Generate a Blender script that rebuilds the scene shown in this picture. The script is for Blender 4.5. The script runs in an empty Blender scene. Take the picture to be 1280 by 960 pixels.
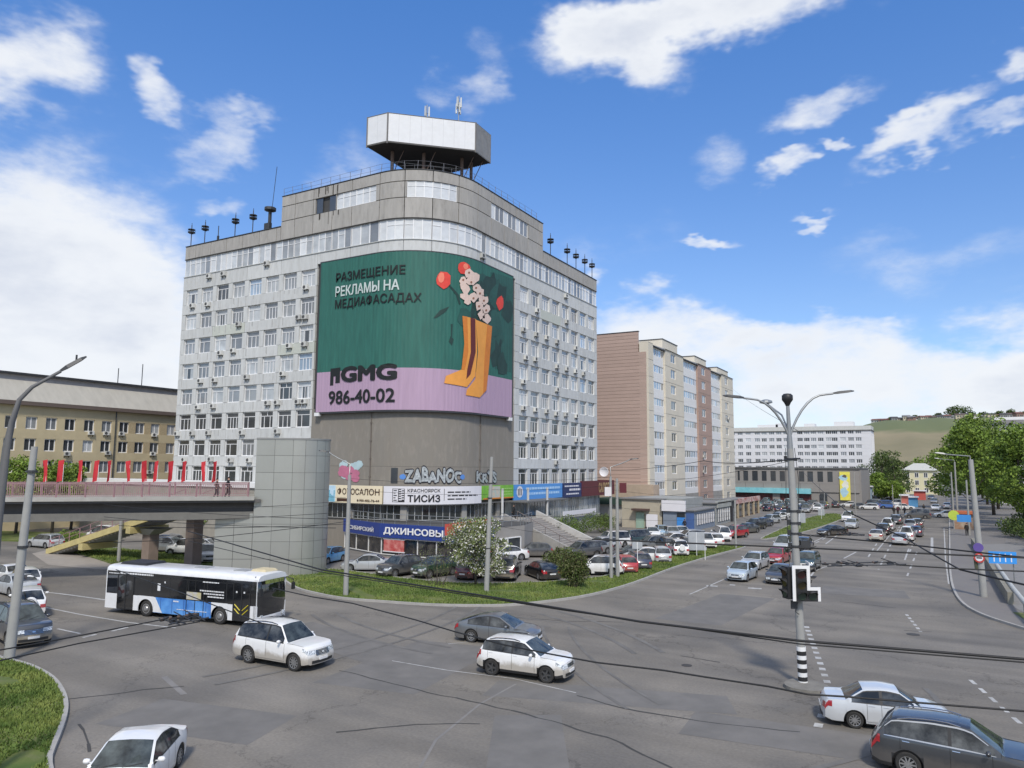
import bpy, math, random
import numpy as np
from mathutils import Vector, Matrix
from mathutils.geometry import tessellate_polygon
random.seed(7); rng = np.random.default_rng(7)
S = bpy.context.scene; COL = S.collection
R_ = math.radians
# ------------------------------------------------------------------ camera
CAM_H = 9.3; FPX = 920.; YAW = R_(30.); PIT = R_(6.4); ROLL = R_(.5)
_fw = Vector((-math.sin(YAW)*math.cos(PIT), math.cos(YAW)*math.cos(PIT), math.sin(PIT)))
_r = Vector((math.cos(YAW), math.sin(YAW), 0)); _u = _r.cross(_fw)
CR = _r*math.cos(ROLL) + _u*math.sin(ROLL); CU = -_r*math.sin(ROLL) + _u*math.cos(ROLL)
CC = Vector((0, 0, CAM_H))
cd = bpy.data.cameras.new('camera'); cam = bpy.data.objects.new('camera', cd); COL.objects.link(cam)
mw = Matrix((CR, CU, -_fw)).transposed().to_4x4(); mw.translation = CC; cam.matrix_world = mw
cd.sensor_width = 36; cd.lens = 36*FPX/1280; cd.clip_end = 20000; cd.clip_start = .1
S.camera = cam
def pray(px, py): return (_fw + CR*((px-640)/FPX) + CU*((480-py)/FPX))
def G(px, py, z=0.):                     # the point of the level z seen at this place of the photo
    d = pray(px, py); return CC + d*((z-CC.z)/d.z)
def GX(px, py, X): d = pray(px, py); return CC + d*(X/d.x)
def GY(px, py, Y): d = pray(px, py); return CC + d*(Y/d.y)
# ------------------------------------------------------------------ light
SUN_EL = 48.; SUN_AZ = 146.              # compass-like: degrees from +Y towards +X
sd = Vector((math.sin(R_(SUN_AZ))*math.cos(R_(SUN_EL)), math.cos(R_(SUN_AZ))*math.cos(R_(SUN_EL)), math.sin(R_(SUN_EL))))
ld = bpy.data.lights.new('sun', 'SUN'); ld.energy = 2.6; ld.angle = R_(7); ld.color = (1, .92, .8)
lo = bpy.data.objects.new('sun', ld); COL.objects.link(lo); lo.rotation_euler = sd.to_track_quat('Z', 'Y').to_euler(); lo.location = (0, 0, 80)
S.view_settings.view_transform = 'Standard'; S.view_settings.look = 'None'; S.view_settings.gamma = 1
S.view_settings.exposure = .24
W = bpy.data.worlds.new('World'); S.world = W; W.use_nodes = True
def world():
    t = W.node_tree; N = t.nodes; L = t.links; N.clear()
    def n(ty, **k):
        a = N.new(ty)
        for q, v in k.items(): setattr(a, q, v)
        return a
    def lk(a, b): L.new(a, b)
    out = n('ShaderNodeOutputWorld'); bg = n('ShaderNodeBackground'); bg.inputs[1].default_value = .115
    lk(bg.outputs[0], out.inputs[0])
    sky = n('ShaderNodeTexSky', sky_type='NISHITA', sun_disc=False); sky.sun_elevation = R_(SUN_EL); sky.sun_rotation = R_(SUN_AZ)
    sky.altitude = 200; sky.air_density = 1.0; sky.dust_density = .6; sky.ozone_density = 1.6
    tc = n('ShaderNodeTexCoord'); D = tc.outputs['Generated']
    def vm(op, a, b=None, sc=None):
        v = n('ShaderNodeVectorMath', operation=op)
        for i, q in enumerate((a, b)):
            if q is None: continue
            if isinstance(q, (tuple, Vector)): v.inputs[i].default_value = tuple(q)
            else: lk(q, v.inputs[i])
        if sc is not None: v.inputs['Scale'].default_value = sc
        return v
    def ma(op, a, b=None, c=None, cl=False):
        v = n('ShaderNodeMath', operation=op); v.use_clamp = cl
        for i, q in enumerate((a, b, c)):
            if q is None: continue
            if isinstance(q, (int, float)): v.inputs[i].default_value = q
            else: lk(q, v.inputs[i])
        return v.outputs[0]
    def noise(vec, sc, det, rough=.55, lac=2.):
        q = n('ShaderNodeTexNoise'); q.inputs['Scale'].default_value = sc; q.inputs['Detail'].default_value = det
        q.inputs['Roughness'].default_value = rough; lk(vec, q.inputs['Vector']); return q
    # flatten: clouds shrink and stretch towards the horizon
    st = n('ShaderNodeMapping'); st.inputs['Scale'].default_value = (1, 1, 2.1); lk(D, st.inputs[0])
    wn = noise(st.outputs[0], 4.5, 5, .6)
    wo = vm('SUBTRACT', wn.outputs['Color'], (.5, .5, .5)); wo = vm('SCALE', wo.outputs[0], sc=.23)
    DW = vm('ADD', D, wo.outputs[0]).outputs[0]
    blobs = [ # px, py, half-width px, half-height px, tilt deg, weight
        (780, 45, 120, 56, -4, 1.35), (900, 5, 160, 50, -12, 1.3), (720, 40, 40, 40, 0, .9), (1035, 122, 60, 30, -14, .85), (1010, 118, 30, 30, 0, .4),
        (1150, 175, 85, 22, -36, .95), (1235, 165, 75, 16, -15, .62), (985, 212, 34, 17, -15, .85), (1275, 75, 30, 26, -30, .9),
        (892, 310, 46, 9, -8, .72), (1040, 280, 34, 9, -8, .6), (900, 185, 40, 34, 20, .4), (430, 240, 90, 30, -25, .3), (700, 330, 160, 60, -10, .28), (1180, 330, 160, 40, -8, .3), (1050, 195, 14, 10, 0, .6),
        (45, 88, 68, 62, 0, 1.0), (196, 133, 26, 36, -35, .75), (265, 185, 75, 26, -10, .62), (318, 172, 22, 18, 0, .5),
        (285, 252, 34, 18, 0, .5), (585, 100, 28, 40, 20, .52), (545, 95, 22, 36, 15, .42), (600, 50, 26, 40, 0, .3),
        (70, 330, 165, 130, 10, 1.15), (150, 400, 130, 95, 0, 1.1), (-60, 420, 220, 170, 0, 1.2), (150, 500, 330, 85, 0, 1.0),
        (762, 357, 22, 12, 0, .7), (860, 430, 170, 42, 3, 1.0), (1120, 455, 260, 50, -3, 1.1), (1350, 450, 170, 75, 0, 1.15),
        (950, 415, 120, 20, -3, .6), (1000, 520, 420, 62, 0, .9), (720, 500, 160, 80, 0, .8), (1090, 410, 60, 14, 0, .5)]
    tot = None
    for (px, py, hw, hh, tilt, w) in blobs:
        d = pray(px, py); dn = d.normalized(); ti = R_(tilt)
        t1 = (CR*math.cos(ti) - CU*math.sin(ti)); t1 = (t1 - dn*t1.dot(dn)).normalized(); t2 = dn.cross(t1).normalized()
        k = 1/d.length/FPX
        q = vm('SUBTRACT', DW, dn).outputs[0]
        cmb = n('ShaderNodeCombineXYZ'); hw *= 1.1; hh *= 1.12
        lk(vm('DOT_PRODUCT', q, t1/(hw*k)).outputs['Value'], cmb.inputs[0]); lk(vm('DOT_PRODUCT', q, t2/(hh*k)).outputs['Value'], cmb.inputs[1])
        lk(vm('DOT_PRODUCT', q, dn*4).outputs['Value'], cmb.inputs[2])
        ln = vm('LENGTH', cmb.outputs[0]).outputs['Value']
        mr = n('ShaderNodeMapRange', interpolation_type='SMOOTHERSTEP'); lk(ln, mr.inputs[0])
        mr.inputs[1].default_value = .1; mr.inputs[2].default_value = 1.45; mr.inputs[3].default_value = w; mr.inputs[4].default_value = 0
        tot = mr.outputs[0] if tot is None else ma('MAXIMUM', ma('MAXIMUM', tot, mr.outputs[0]), ma('MULTIPLY', ma('ADD', tot, mr.outputs[0]), .72))
    # unseen sky outside the frame: cloud added thickly to whiten the ambient light
    away = n('ShaderNodeMapRange', interpolation_type='SMOOTHERSTEP'); lk(vm('DOT_PRODUCT', D, _fw.normalized()).outputs['Value'], away.inputs[0])
    away.inputs[1].default_value = .66; away.inputs[2].default_value = .4; away.inputs[3].default_value = 0; away.inputs[4].default_value = 1
    gn = noise(st.outputs[0], 1.7, 3, .5); gm = n('ShaderNodeMapRange', interpolation_type='SMOOTHSTEP'); lk(gn.outputs[0], gm.inputs[0])
    gm.inputs[1].default_value = .36; gm.inputs[2].default_value = .62; gm.inputs[4].default_value = 1.1
    tot = ma('MAXIMUM', tot, ma('MULTIPLY', gm.outputs[0], away.outputs[0]))
    # thin horizon veil all round
    sx = n('ShaderNodeSeparateXYZ'); lk(D, sx.inputs[0])
    hz = n('ShaderNodeMapRange', interpolation_type='SMOOTHSTEP'); lk(sx.outputs[2], hz.inputs[0])
    hz.inputs[1].default_value = .17; hz.inputs[2].default_value = -.02; hz.inputs[3].default_value = 0; hz.inputs[4].default_value = .62
    dn1 = noise(st.outputs[0], 12, 8, .6); dn2 = noise(st.outputs[0], 5.2, 4, .5)
    det = ma('ADD', ma('MULTIPLY', ma('SUBTRACT', dn1.outputs[0], .5), 1.5), ma('MULTIPLY', ma('SUBTRACT', dn2.outputs[0], .5), .55))
    dens = ma('ADD', ma('MAXIMUM', tot, hz.outputs[0]), ma('MULTIPLY', det, ma('MINIMUM', ma('MULTIPLY', tot, 3), 1)))
    mask = n('ShaderNodeMapRange', interpolation_type='SMOOTHSTEP'); lk(dens, mask.inputs[0])
    mask.inputs[1].default_value = .05; mask.inputs[2].default_value = 1.2; mask.inputs[3].default_value = 0; mask.inputs[4].default_value = .96
    # thick parts turn blue-grey, edges stay white
    sh = n('ShaderNodeMapRange', interpolation_type='SMOOTHSTEP'); lk(ma('ADD', dens, ma('MULTIPLY', ma('SUBTRACT', dn2.outputs[0], .5), 2.2)), sh.inputs[0])
    sh.inputs[1].default_value = .95; sh.inputs[2].default_value = 2.3
    cc = n('ShaderNodeMixRGB'); lk(sh.outputs[0], cc.inputs[0]); cc.inputs[1].default_value = (6.6, 6.8, 7.1, 1); cc.inputs[2].default_value = (4.9, 5.25, 6.0, 1)
    tz = n('ShaderNodeMapRange'); lk(sx.outputs[2], tz.inputs[0]); tz.inputs[1].default_value = .2; tz.inputs[2].default_value = .58
    tint = n('ShaderNodeMixRGB'); lk(tz.outputs[0], tint.inputs[0]); tint.inputs[1].default_value = (.83, .97, 1.2, 1); tint.inputs[2].default_value = (.62, 1.08, 1.6, 1)
    bl = n('ShaderNodeMixRGB', blend_type='MULTIPLY'); bl.inputs[0].default_value = 1; lk(sky.outputs[0], bl.inputs[1]); lk(tint.outputs[0], bl.inputs[2])
    mx = n('ShaderNodeMixRGB'); lk(mask.outputs[0], mx.inputs[0]); lk(bl.outputs[0], mx.inputs[1]); lk(cc.outputs[0], mx.inputs[2])
    lk(mx.outputs[0], bg.inputs[0])
world()
# ------------------------------------------------------------------ materials
MATS = {}
def mat(name, rgb=(.5, .5, .5), rough=.7, metal=0., var=.12, scale=1.5, bump=0., bscale=40., spec=.5, objcol=False, rnd=0., rgb2=None, coat=0., dirt=0., emit=0., stretch=(1, 1, 1), dirtcol=(.28, .24, .19)):
    if name in MATS: return MATS[name]
    m = bpy.data.materials.new(name); m.use_nodes = True; t = m.node_tree; N = t.nodes; L = t.links
    b = N['Principled BSDF']; b.inputs['Roughness'].default_value = rough; b.inputs['Metallic'].default_value = metal
    b.inputs['Specular IOR Level'].default_value = spec; b.inputs['Coat Weight'].default_value = coat; b.inputs['Coat Roughness'].default_value = .06
    tc = N.new('ShaderNodeTexCoord'); mp = N.new('ShaderNodeMapping'); L.new(tc.outputs['Object'], mp.inputs[0]); mp.inputs['Scale'].default_value = stretch
    oi = N.new('ShaderNodeObjectInfo'); off = N.new('ShaderNodeVectorMath'); off.operation = 'MULTIPLY_ADD'
    L.new(oi.outputs['Random'], off.inputs[0]); off.inputs[1].default_value = (37, 53, 19); L.new(mp.outputs[0], off.inputs[2])
    vec = off.outputs[0]
    if objcol: src = oi.outputs['Color']
    else:
        c = N.new('ShaderNodeRGB'); c.outputs[0].default_value = (*rgb, 1); src = c.outputs[0]
    nz = N.new('ShaderNodeTexNoise'); nz.inputs['Scale'].default_value = scale; nz.inputs['Detail'].default_value = 5; nz.inputs['Roughness'].default_value = .62; L.new(vec, nz.inputs['Vector'])
    if rgb2:
        mr0 = N.new('ShaderNodeMapRange'); L.new(nz.outputs[0], mr0.inputs[0]); mr0.inputs[1].default_value = .36; mr0.inputs[2].default_value = .64
        m0 = N.new('ShaderNodeMixRGB'); L.new(mr0.outputs[0], m0.inputs[0]); L.new(src, m0.inputs[1]); m0.inputs[2].default_value = (*rgb2, 1); src = m0.outputs[0]
    hs = N.new('ShaderNodeHueSaturation'); L.new(src, hs.inputs['Color'])
    mr = N.new('ShaderNodeMapRange'); L.new(nz.outputs[0], mr.inputs[0]); mr.inputs[1].default_value = .25; mr.inputs[2].default_value = .75
    mr.inputs[3].default_value = 1-var; mr.inputs[4].default_value = 1+var; val = mr.outputs[0]
    if rnd:
        m2 = N.new('ShaderNodeMapRange'); L.new(oi.outputs['Random'], m2.inputs[0]); m2.inputs[3].default_value = 1-rnd; m2.inputs[4].default_value = 1+rnd
        mm = N.new('ShaderNodeMath'); mm.operation = 'MULTIPLY'; L.new(val, mm.inputs[0]); L.new(m2.outputs[0], mm.inputs[1]); val = mm.outputs[0]
    L.new(val, hs.inputs['Value']); src = hs.outputs[0]
    if dirt:
        dz = N.new('ShaderNodeTexNoise'); dz.inputs['Scale'].default_value = 1.1; dz.inputs['Detail'].default_value = 6; dz.inputs['Roughness'].default_value = .7; L.new(vec, dz.inputs['Vector'])
        sx = N.new('ShaderNodeSeparateXYZ'); L.new(tc.outputs['Object'], sx.inputs[0])
        if objcol:   # road film thrown up on the lower body of a vehicle
            g = N.new('ShaderNodeMapRange'); L.new(sx.outputs[2], g.inputs[0]); g.inputs[1].default_value = .95; g.inputs[2].default_value = .3; g.inputs[3].default_value = -.25; g.inputs[4].default_value = .65
            ad = N.new('ShaderNodeMath'); L.new(g.outputs[0], ad.inputs[0]); L.new(dz.outputs[0], ad.inputs[1]); dv = ad.outputs[0]
        else: dv = dz.outputs[0]
        g2 = N.new('ShaderNodeMapRange'); L.new(dv, g2.inputs[0]); g2.inputs[1].default_value = .5; g2.inputs[2].default_value = .82; g2.inputs[4].default_value = dirt
        dm = N.new('ShaderNodeMixRGB'); L.new(g2.outputs[0], dm.inputs[0]); L.new(src, dm.inputs[1]); dm.inputs[2].default_value = (*dirtcol, 1); src = dm.outputs[0]
    L.new(src, b.inputs['Base Color'])
    if emit: L.new(src, b.inputs['Emission Color']); b.inputs['Emission Strength'].default_value = emit
    if bump:
        bn = N.new('ShaderNodeTexNoise'); bn.inputs['Scale'].default_value = bscale; bn.inputs['Detail'].default_value = 4; L.new(vec, bn.inputs['Vector'])
        bp = N.new('ShaderNodeBump'); bp.inputs['Strength'].default_value = bump; bp.inputs['Distance'].default_value = .02; L.new(bn.outputs[0], bp.inputs['Height']); L.new(bp.outputs[0], b.inputs['Normal'])
    MATS[name] = m; return m
# ------------------------------------------------------------------ mesh builder
class MB:
    def __init__(s): s.v = []; s.f = []; s.m = []
    def face(s, pts, mi=0):
        b = len(s.v); s.v += [tuple(p) for p in pts]; s.f.append(tuple(range(b, b+len(pts)))); s.m.append(mi); return s
    def mesh(s, V, F, mi=0):
        b = len(s.v); s.v += [tuple(p) for p in V]; s.f += [tuple(i+b for i in f) for f in F]; s.m += [mi]*len(F); return s
    def box(s, x0, x1, y0, y1, z0, z1, mi=0, rz=0, bev=0, pos=None):
        V = [(x0, y0, z0), (x1, y0, z0), (x1, y1, z0), (x0, y1, z0), (x0, y0, z1), (x1, y0, z1), (x1, y1, z1), (x0, y1, z1)]
        if bev:
            V[4:] = [(x0+bev, y0+bev, z1), (x1-bev, y0+bev, z1), (x1-bev, y1-bev, z1), (x0+bev, y1-bev, z1)]
        if rz or pos:
            c, q = math.cos(rz), math.sin(rz); p = pos or (0, 0, 0)
            V = [(c*a-q*b+p[0], q*a+c*b+p[1], z+p[2]) for a, b, z in V]
        return s.mesh(V, [(0, 3, 2, 1), (4, 5, 6, 7), (0, 1, 5, 4), (1, 2, 6, 5), (2, 3, 7, 6), (3, 0, 4, 7)], mi)
    def prism(s, poly, z0, z1, mi=0, top=None, bottom=False):
        n = len(poly); V = [(p[0], p[1], z0) for p in poly] + [(p[0], p[1], z1) for p in poly]
        a = sum(poly[i][0]*poly[(i+1) % n][1]-poly[(i+1) % n][0]*poly[i][1] for i in range(n))
        if a < 0: poly = poly[::-1]; V = [(p[0], p[1], z0) for p in poly] + [(p[0], p[1], z1) for p in poly]
        F = [(i, (i+1) % n, (i+1) % n+n, i+n) for i in range(n)]; s.mesh(V, F, mi)
        T = tessellate_polygon([[Vector((p[0], p[1], 0)) for p in poly]])
        def up(t): 
            A, B, C_ = [Vector(poly[i][:2]) for i in t]; return t if (B-A).cross(C_-A) > 0 else t[::-1]
        s.mesh([(p[0], p[1], z1) for p in poly], [up(t) for t in T], mi if top is None else top)
        if bottom: s.mesh([(p[0], p[1], z0) for p in poly], [up(t)[::-1] for t in T], mi)
        return s
    def sheet(s, poly, z, mi=0):
        T = tessellate_polygon([[Vector((p[0], p[1], 0)) for p in poly]])
        F = []
        for t in T:
            A, B, C_ = [Vector(poly[i][:2]) for i in t]; F.append(t if (B-A).cross(C_-A) > 0 else t[::-1])
        return s.mesh([(p[0], p[1], z) for p in poly], F, mi)
    def tube(s, pts, r, n=6, mi=0, cap=True):
        pts = [Vector(p) for p in pts]; rr = r if isinstance(r, (list, tuple)) else [r]*len(pts); b = len(s.v)
        for i, p in enumerate(pts):
            d = (pts[min(i+1, len(pts)-1)]-pts[max(i-1, 0)]).normalized(); a = d.orthogonal() if abs(d.z) > .99 else d.cross(Vector((0, 0, 1)))
            a.normalize(); c = d.cross(a)
            for k in range(n):
                t = 2*math.pi*k/n; s.v.append(tuple(p+(a*math.cos(t)+c*math.sin(t))*rr[i]))
        for i in range(len(pts)-1):
            for k in range(n):
                q = b+i*n+k; w = b+i*n+(k+1) % n; s.f.append((q, w, w+n, q+n)); s.m.append(mi)
        if cap:
            s.f.append(tuple(b+k for k in range(n))[::-1]); s.m.append(mi); e = b+(len(pts)-1)*n; s.f.append(tuple(e+k for k in range(n))); s.m.append(mi)
        return s
    def lathe(s, prof, n=16, axis='z', pos=(0, 0, 0), mi=0, cap=True):   # prof: (radius, height)
        b = len(s.v)
        for r, h in prof:
            for k in range(n):
                t = 2*math.pi*k/n; c, q = r*math.cos(t), r*math.sin(t)
                p = (c, q, h) if axis == 'z' else (c, h, q) if axis == 'y' else (h, c, q)
                s.v.append((p[0]+pos[0], p[1]+pos[1], p[2]+pos[2]))
        for i in range(len(prof)-1):
            for k in range(n):
                q = b+i*n+k; w = b+i*n+(k+1) % n; s.f.append((q, w, w+n, q+n) if axis != 'y' else (q, q+n, w+n, w)); s.m.append(mi)
        for i, fl in ((0, True), (len(prof)-1, False)):
            if cap and prof[i][0] > 1e-6:
                f = tuple(b+i*n+k for k in range(n)); fl2 = fl if axis != 'y' else not fl; s.f.append(f[::-1] if fl2 else f); s.m.append(mi)
        return s
    def build(s, name, mats, parent=None, smooth=False, loc=None, centre=True, link=True):
        V = np.array(s.v, float)
        if loc is None: loc = ((V.min(0)+V.max(0))/2) if (centre and len(V)) else np.zeros(3)
        V = V-np.array(loc)
        me = bpy.data.meshes.new(name); me.from_pydata(V.tolist(), [], s.f)
        for q in (mats if isinstance(mats, (list, tuple)) else [mats]): me.materials.append(q)
        me.polygons.foreach_set('material_index', s.m)
        if smooth:
            me.polygons.foreach_set('use_smooth', [True]*len(s.f))
            if smooth is not True: me.set_sharp_from_angle(angle=R_(smooth))
        me.update()
        o = bpy.data.objects.new(name, me); o.location = loc
        if link: COL.objects.link(o)
        if parent is not None: attach(o, parent)
        return o
def world_loc(o):
    p = Vector(o.location)
    while o.parent is not None: o = o.parent; p = o.matrix_basis @ p
    return p
def attach(o, parent):        # parts are written in world coordinates of an unrotated thing
    o.parent = parent; pl = Vector((0, 0, 0)); q = parent
    while q is not None: pl += Vector(q.location); q = q.parent
    o.location = Vector(o.location)-pl
def tag(o, label=None, cat=None, group=None, kind=None):
    if label: o['label'] = label
    if cat: o['category'] = cat
    if group: o['group'] = group
    if kind: o['kind'] = kind
    return o
def thing(name, label, cat, loc=(0, 0, 0), group=None):
    o = bpy.data.objects.new(name, None); COL.objects.link(o); o.location = loc; o.empty_display_size = .2
    return tag(o, label, cat, group)
def struct(name, mb, mats, **k): o = mb.build(name, mats, **k); o['kind'] = 'structure'; return o
def inst(me, name, parent, loc, rz=0., color=None):
    o = bpy.data.objects.new(name, me); COL.objects.link(o); o.parent = parent; o.location = loc; o.rotation_euler = (0, 0, rz)
    if color: o.color = color
    return o
KIDS = {}
def dup(root, loc, rz, label, color=None, group=None, name=None):
    r = root.copy(); COL.objects.link(r); r.location = loc; r.rotation_euler = (0, 0, rz); r['label'] = label
    if name: r.name = name
    if group: r['group'] = group
    def rec(src, dst):
        for ch in KIDS.get(src.name, src.children):
            c = ch.copy(); COL.objects.link(c); c.parent = dst
            if color: c.color = color
            rec(ch, c)
    rec(root, r)
    return r
def text_mesh(body, size, extrude=0., bold=0., sx=1., align='LEFT'):
    cu = bpy.data.curves.new('lettering', 'FONT'); cu.body = body; cu.size = size; cu.offset = bold; cu.align_x = align; cu.resolution_u = 3; cu.extrude = extrude
    cu.offset = 0.
    o = bpy.data.objects.new('lettering', cu); COL.objects.link(o); bpy.context.view_layer.update()
    dg = bpy.context.evaluated_depsgraph_get(); me = bpy.data.meshes.new_from_object(o.evaluated_get(dg))
    V = [(v.co.x*sx, v.co.y, v.co.z) for v in me.vertices]; F = [tuple(p.vertices) for p in me.polygons]
    if bold:      # heavier strokes: the same face laid down a few times, each a hair further out
        V0, F0 = V, F; V = []; F = []
        for i, (dx, dy) in enumerate([(0, 0), (bold, 0), (-bold, 0), (0, bold), (0, -bold), (bold*.7, bold*.7), (-bold*.7, -bold*.7), (bold*.7, -bold*.7), (-bold*.7, bold*.7)]):
            b = len(V); V += [(x+dx*size, y+dy*size, .004*i) for x, y, z in V0]; F += [tuple(q+b for q in f) for f in F0]
    bpy.data.objects.remove(o); bpy.data.curves.remove(cu); bpy.data.meshes.remove(me)
    return V, F
def text_on(mb, body, size, origin, right, up, mi=0, bold=0., fit=None, align='LEFT', height=None):
    V, F = text_mesh(body, size, bold=bold, align=align)
    w = max(v[0] for v in V)-min(v[0] for v in V); x0 = min(v[0] for v in V); y0 = min(v[1] for v in V); h = max(v[1] for v in V)-y0
    kx = fit/w if fit else 1; ky = height/h if height else 1
    o = Vector(origin); r = Vector(right); u = Vector(up); x_ = x0 if align == 'LEFT' else (x0+w/2)
    nn = r.cross(u).normalized(); mb.mesh([o+r*((v[0]-x_)*kx)+u*((v[1]-y0)*ky)+nn*v[2] for v in V], F, mi)
WHITE = mat('white_paint', (.78, .78, .77), .5, var=.05); BLACK = mat('black_plastic', (.02, .02, .021), .5)
STEEL = mat('galvanised_steel', (.33, .34, .34), .45, .6, var=.12); DKSTEEL = mat('dark_steel', (.06, .062, .065), .5, .4)
CONC = mat('concrete', (.3, .29, .27), .9, var=.18, scale=1.2, bump=.3, bscale=14)
POLEM = mat('pole_concrete', (.36, .36, .34), .8, var=.14, scale=2.5, bump=.2, rgb2=(.28, .28, .27))
# ------------------------------------------------------------------ the office block
BX0 = -89.9; BY = 64.; BX = -46.7; BY1 = 108.1; BR = 8.3
L1 = 34.9; LA = BR*math.pi/2; L2 = 35.8; LT = L1+LA+L2
def per(s, off=0.):
    if s <= L1: return (BX0+s, BY-off, 0.)
    if s >= L1+LA: return (BX+off, BY+BR+(s-L1-LA), math.pi/2)
    t = (s-L1)/BR; return (BX-BR+(BR+off)*math.sin(t), BY+BR-(BR+off)*math.cos(t), t)
def cuts(s0, s1, step=.8):
    c = [s0]+[q for q in (L1+step*k for k in range(int(LA/step)+1)) if s0+.05 < q < s1-.05 and L1 <= q <= L1+LA]
    for q in (L1+LA,):
        if s0+.05 < q < s1-.05: c.append(q)
    return sorted(c)+[s1]
def wallbox(mb, s0, s1, z0, z1, o0, o1, mi=0):
    cs = cuts(s0, s1); V = []; F = []
    for q in cs:
        a = per(q, o0); b = per(q, o1); V += [(a[0], a[1], z0), (b[0], b[1], z0), (b[0], b[1], z1), (a[0], a[1], z1)]
    for i in range(len(cs)-1):
        k = 4*i; F += [(k+1, k+5, k+6, k+2), (k+2, k+6, k+7, k+3), (k, k+4, k+5, k+1), (k+4, k, k+3, k+7)]
    e = 4*(len(cs)-1); F += [(0, 1, 2, 3), (e+1, e, e+3, e+2)]
    return mb.mesh(V, F, mi)
mPANEL = mat('facade_panel', (.55, .56, .55), .85, var=.09, scale=.9, rnd=.055, bump=.12, bscale=6, dirt=.55, dirtcol=(.3, .29, .26), stretch=(2.2, 2.2, .5))
mPANELG = mat('facade_panel_greenish', (.52, .545, .49), .85, var=.07, scale=.9, rnd=.04, dirt=.2)
mGREY = mat('concrete_panel_weathered', (.375, .36, .335), .9, var=.13, scale=.7, rnd=.05, bump=.2, bscale=8, dirt=.6, dirtcol=(.15, .14, .125), stretch=(2., 2., .45))
mCORE = mat('wall_core_dark', (.06, .06, .06), .9); mFRAME = mat('window_frame_white', (.8, .8, .8), .45, var=.04)
mJOINT = mat('bitumen_joint', (.05, .05, .05), .9)
mPLAIN = mat('corner_wall_render', (.25, .228, .195), .9, var=.14, scale=.6, bump=.15, bscale=3, dirt=.7, dirtcol=(.33, .3, .26), stretch=(1.6, 1.6, .5), rgb2=(.21, .195, .17))
def glassmat(name, rgb, rough=.08, coat=1., spec=.8, stripes=0.):
    m = mat(name, rgb, rough+.25, var=.25, scale=.8, coat=coat, spec=spec, rnd=.3)
    return m
gPALE = glassmat('window_pane_pale_curtain', (.4, .42, .43)); gMID = glassmat('window_pane_grey_blind', (.19, .205, .22)); gDARK = glassmat('window_pane_dark', (.035, .04, .045)); gBLUE = glassmat('window_pane_painted_sky', (.3, .4, .52))  # the blue pane has a sky reflection painted into its colour
gBLIND = mat('strip_window_blind', (.62, .64, .65), .5, var=.1, rnd=.12, coat=.9)
office = thing('office_building', 'tall grey-white office block with rounded corner wrapped in a giant green advertisement', 'office building', (-68, 80, 0))
# core
def footprint(off, z=None): 
    P = [per(q, off) for q in cuts(0, LT)]; pts = [(BX0-off, BY-off)]+[(p[0], p[1]) for p in P[1:]]+[(BX+off, BY1+off)]
    return pts + [(BX-15, BY1+off), (BX-15, BY+18), (BX0-off, BY+18)]
cb = MB(); cb.prism(footprint(-.32), 0, 39.1, 0); cb.build('wall', mCORE, office)
rb = MB(); rb.prism(footprint(-.05), 39.1, 39.3, 0); rb.build('roof', mat('roof_felt', (.09, .09, .09), .9), office)
PEN0 = 18.75; PEN1 = L1+LA+17.0
pb = MB(); PP = [per(q, -.32) for q in cuts(PEN0, PEN1)]; pp = [(p[0], p[1]) for p in PP]; pp += [(BX-9, pp[-1][1]), (BX-9, BY+9), (pp[0][0], BY+9)]
pb.prism(pp, 39.3, 43.2, 0); pb.build('penthouse_wall', mCORE, office)
rb = MB(); rb.prism([(a[0]*1., a[1]) for a in pp], 43.2, 43.3, 0); rb.build('penthouse_roof', MATS['roof_felt'], office)
def piece(name, s0, s1, z0, z1, o0=-.3, o1=0., m=mPANEL, gap=.03):
    b = MB(); wallbox(b, s0+gap, s1-gap, z0+gap, z1-gap, o0, o1); return b.build(name, m, office)
# window bays
PW = 3.135; WW = 2.33
sl = lambda k: .75+PW*k               # left bays: start of window k along the perimeter
sr = lambda k: L1+LA+(82.85-72.3)+PW*k
rows = [10.35+3.45*k for k in range(7)]; WH = 2.08
AD0 = L1-8.4; AD1 = L1+LA+7.7        # the advertisement's stretch along the perimeter
def frame_mesh(kind, w=WW, h=WH):
    b = MB(); t = .075
    b.box(0, w, 0, .09, 0, t); b.box(0, w, 0, .09, h-t, h); b.box(0, t, 0, .09, t, h-t); b.box(w-t, w, 0, .09, t, h-t)
    zt = h*.72
    if kind != 3: b.box(t, w-t, .005, .085, zt-.035, zt+.035)
    xs = {0: (.34, .67), 1: (.3, .52, .76), 2: (.36,), 3: (.5,), 4: (.28, .72)}[kind]
    for x in xs: b.box(w*x-.035, w*x+.035, .01, .08, t, (zt-.035) if kind != 3 else h-t)
    if kind == 4: b.box(w*.5-.03, w*.5+.03, .01, .08, zt+.035, h-t)
    b.box(-.03, w+.03, -.1, .0, -.05, .0)
    o = b.build('frame', mFRAME, centre=False, loc=(0, 0, 0), link=False); me = o.data; bpy.data.objects.remove(o); return me
def flatmesh(name, w, h, mats, d=.02, y=.06):
    b = MB(); b.box(.02, w-.02, y, y+d, .02, h-.02); o = b.build(name, mats, loc=(0, 0, 0), link=False); me = o.data; bpy.data.objects.remove(o); return me
FR = [frame_mesh(k) for k in range(5)]
PN = {m.name: flatmesh('pane', WW, WH, m) for m in (gPALE, gMID, gDARK, gBLUE)}
def sash_panes(w=WW, h=WH):     # an opened/darker casement inside the pale window
    b = MB(); b.box(w*.36, w*.62, .045, .055, .08, h*.72-.05); o = b.build('sash', gDARK, loc=(0, 0, 0), link=False); me = o.data; bpy.data.objects.remove(o); return me
SASH = sash_panes()
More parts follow.
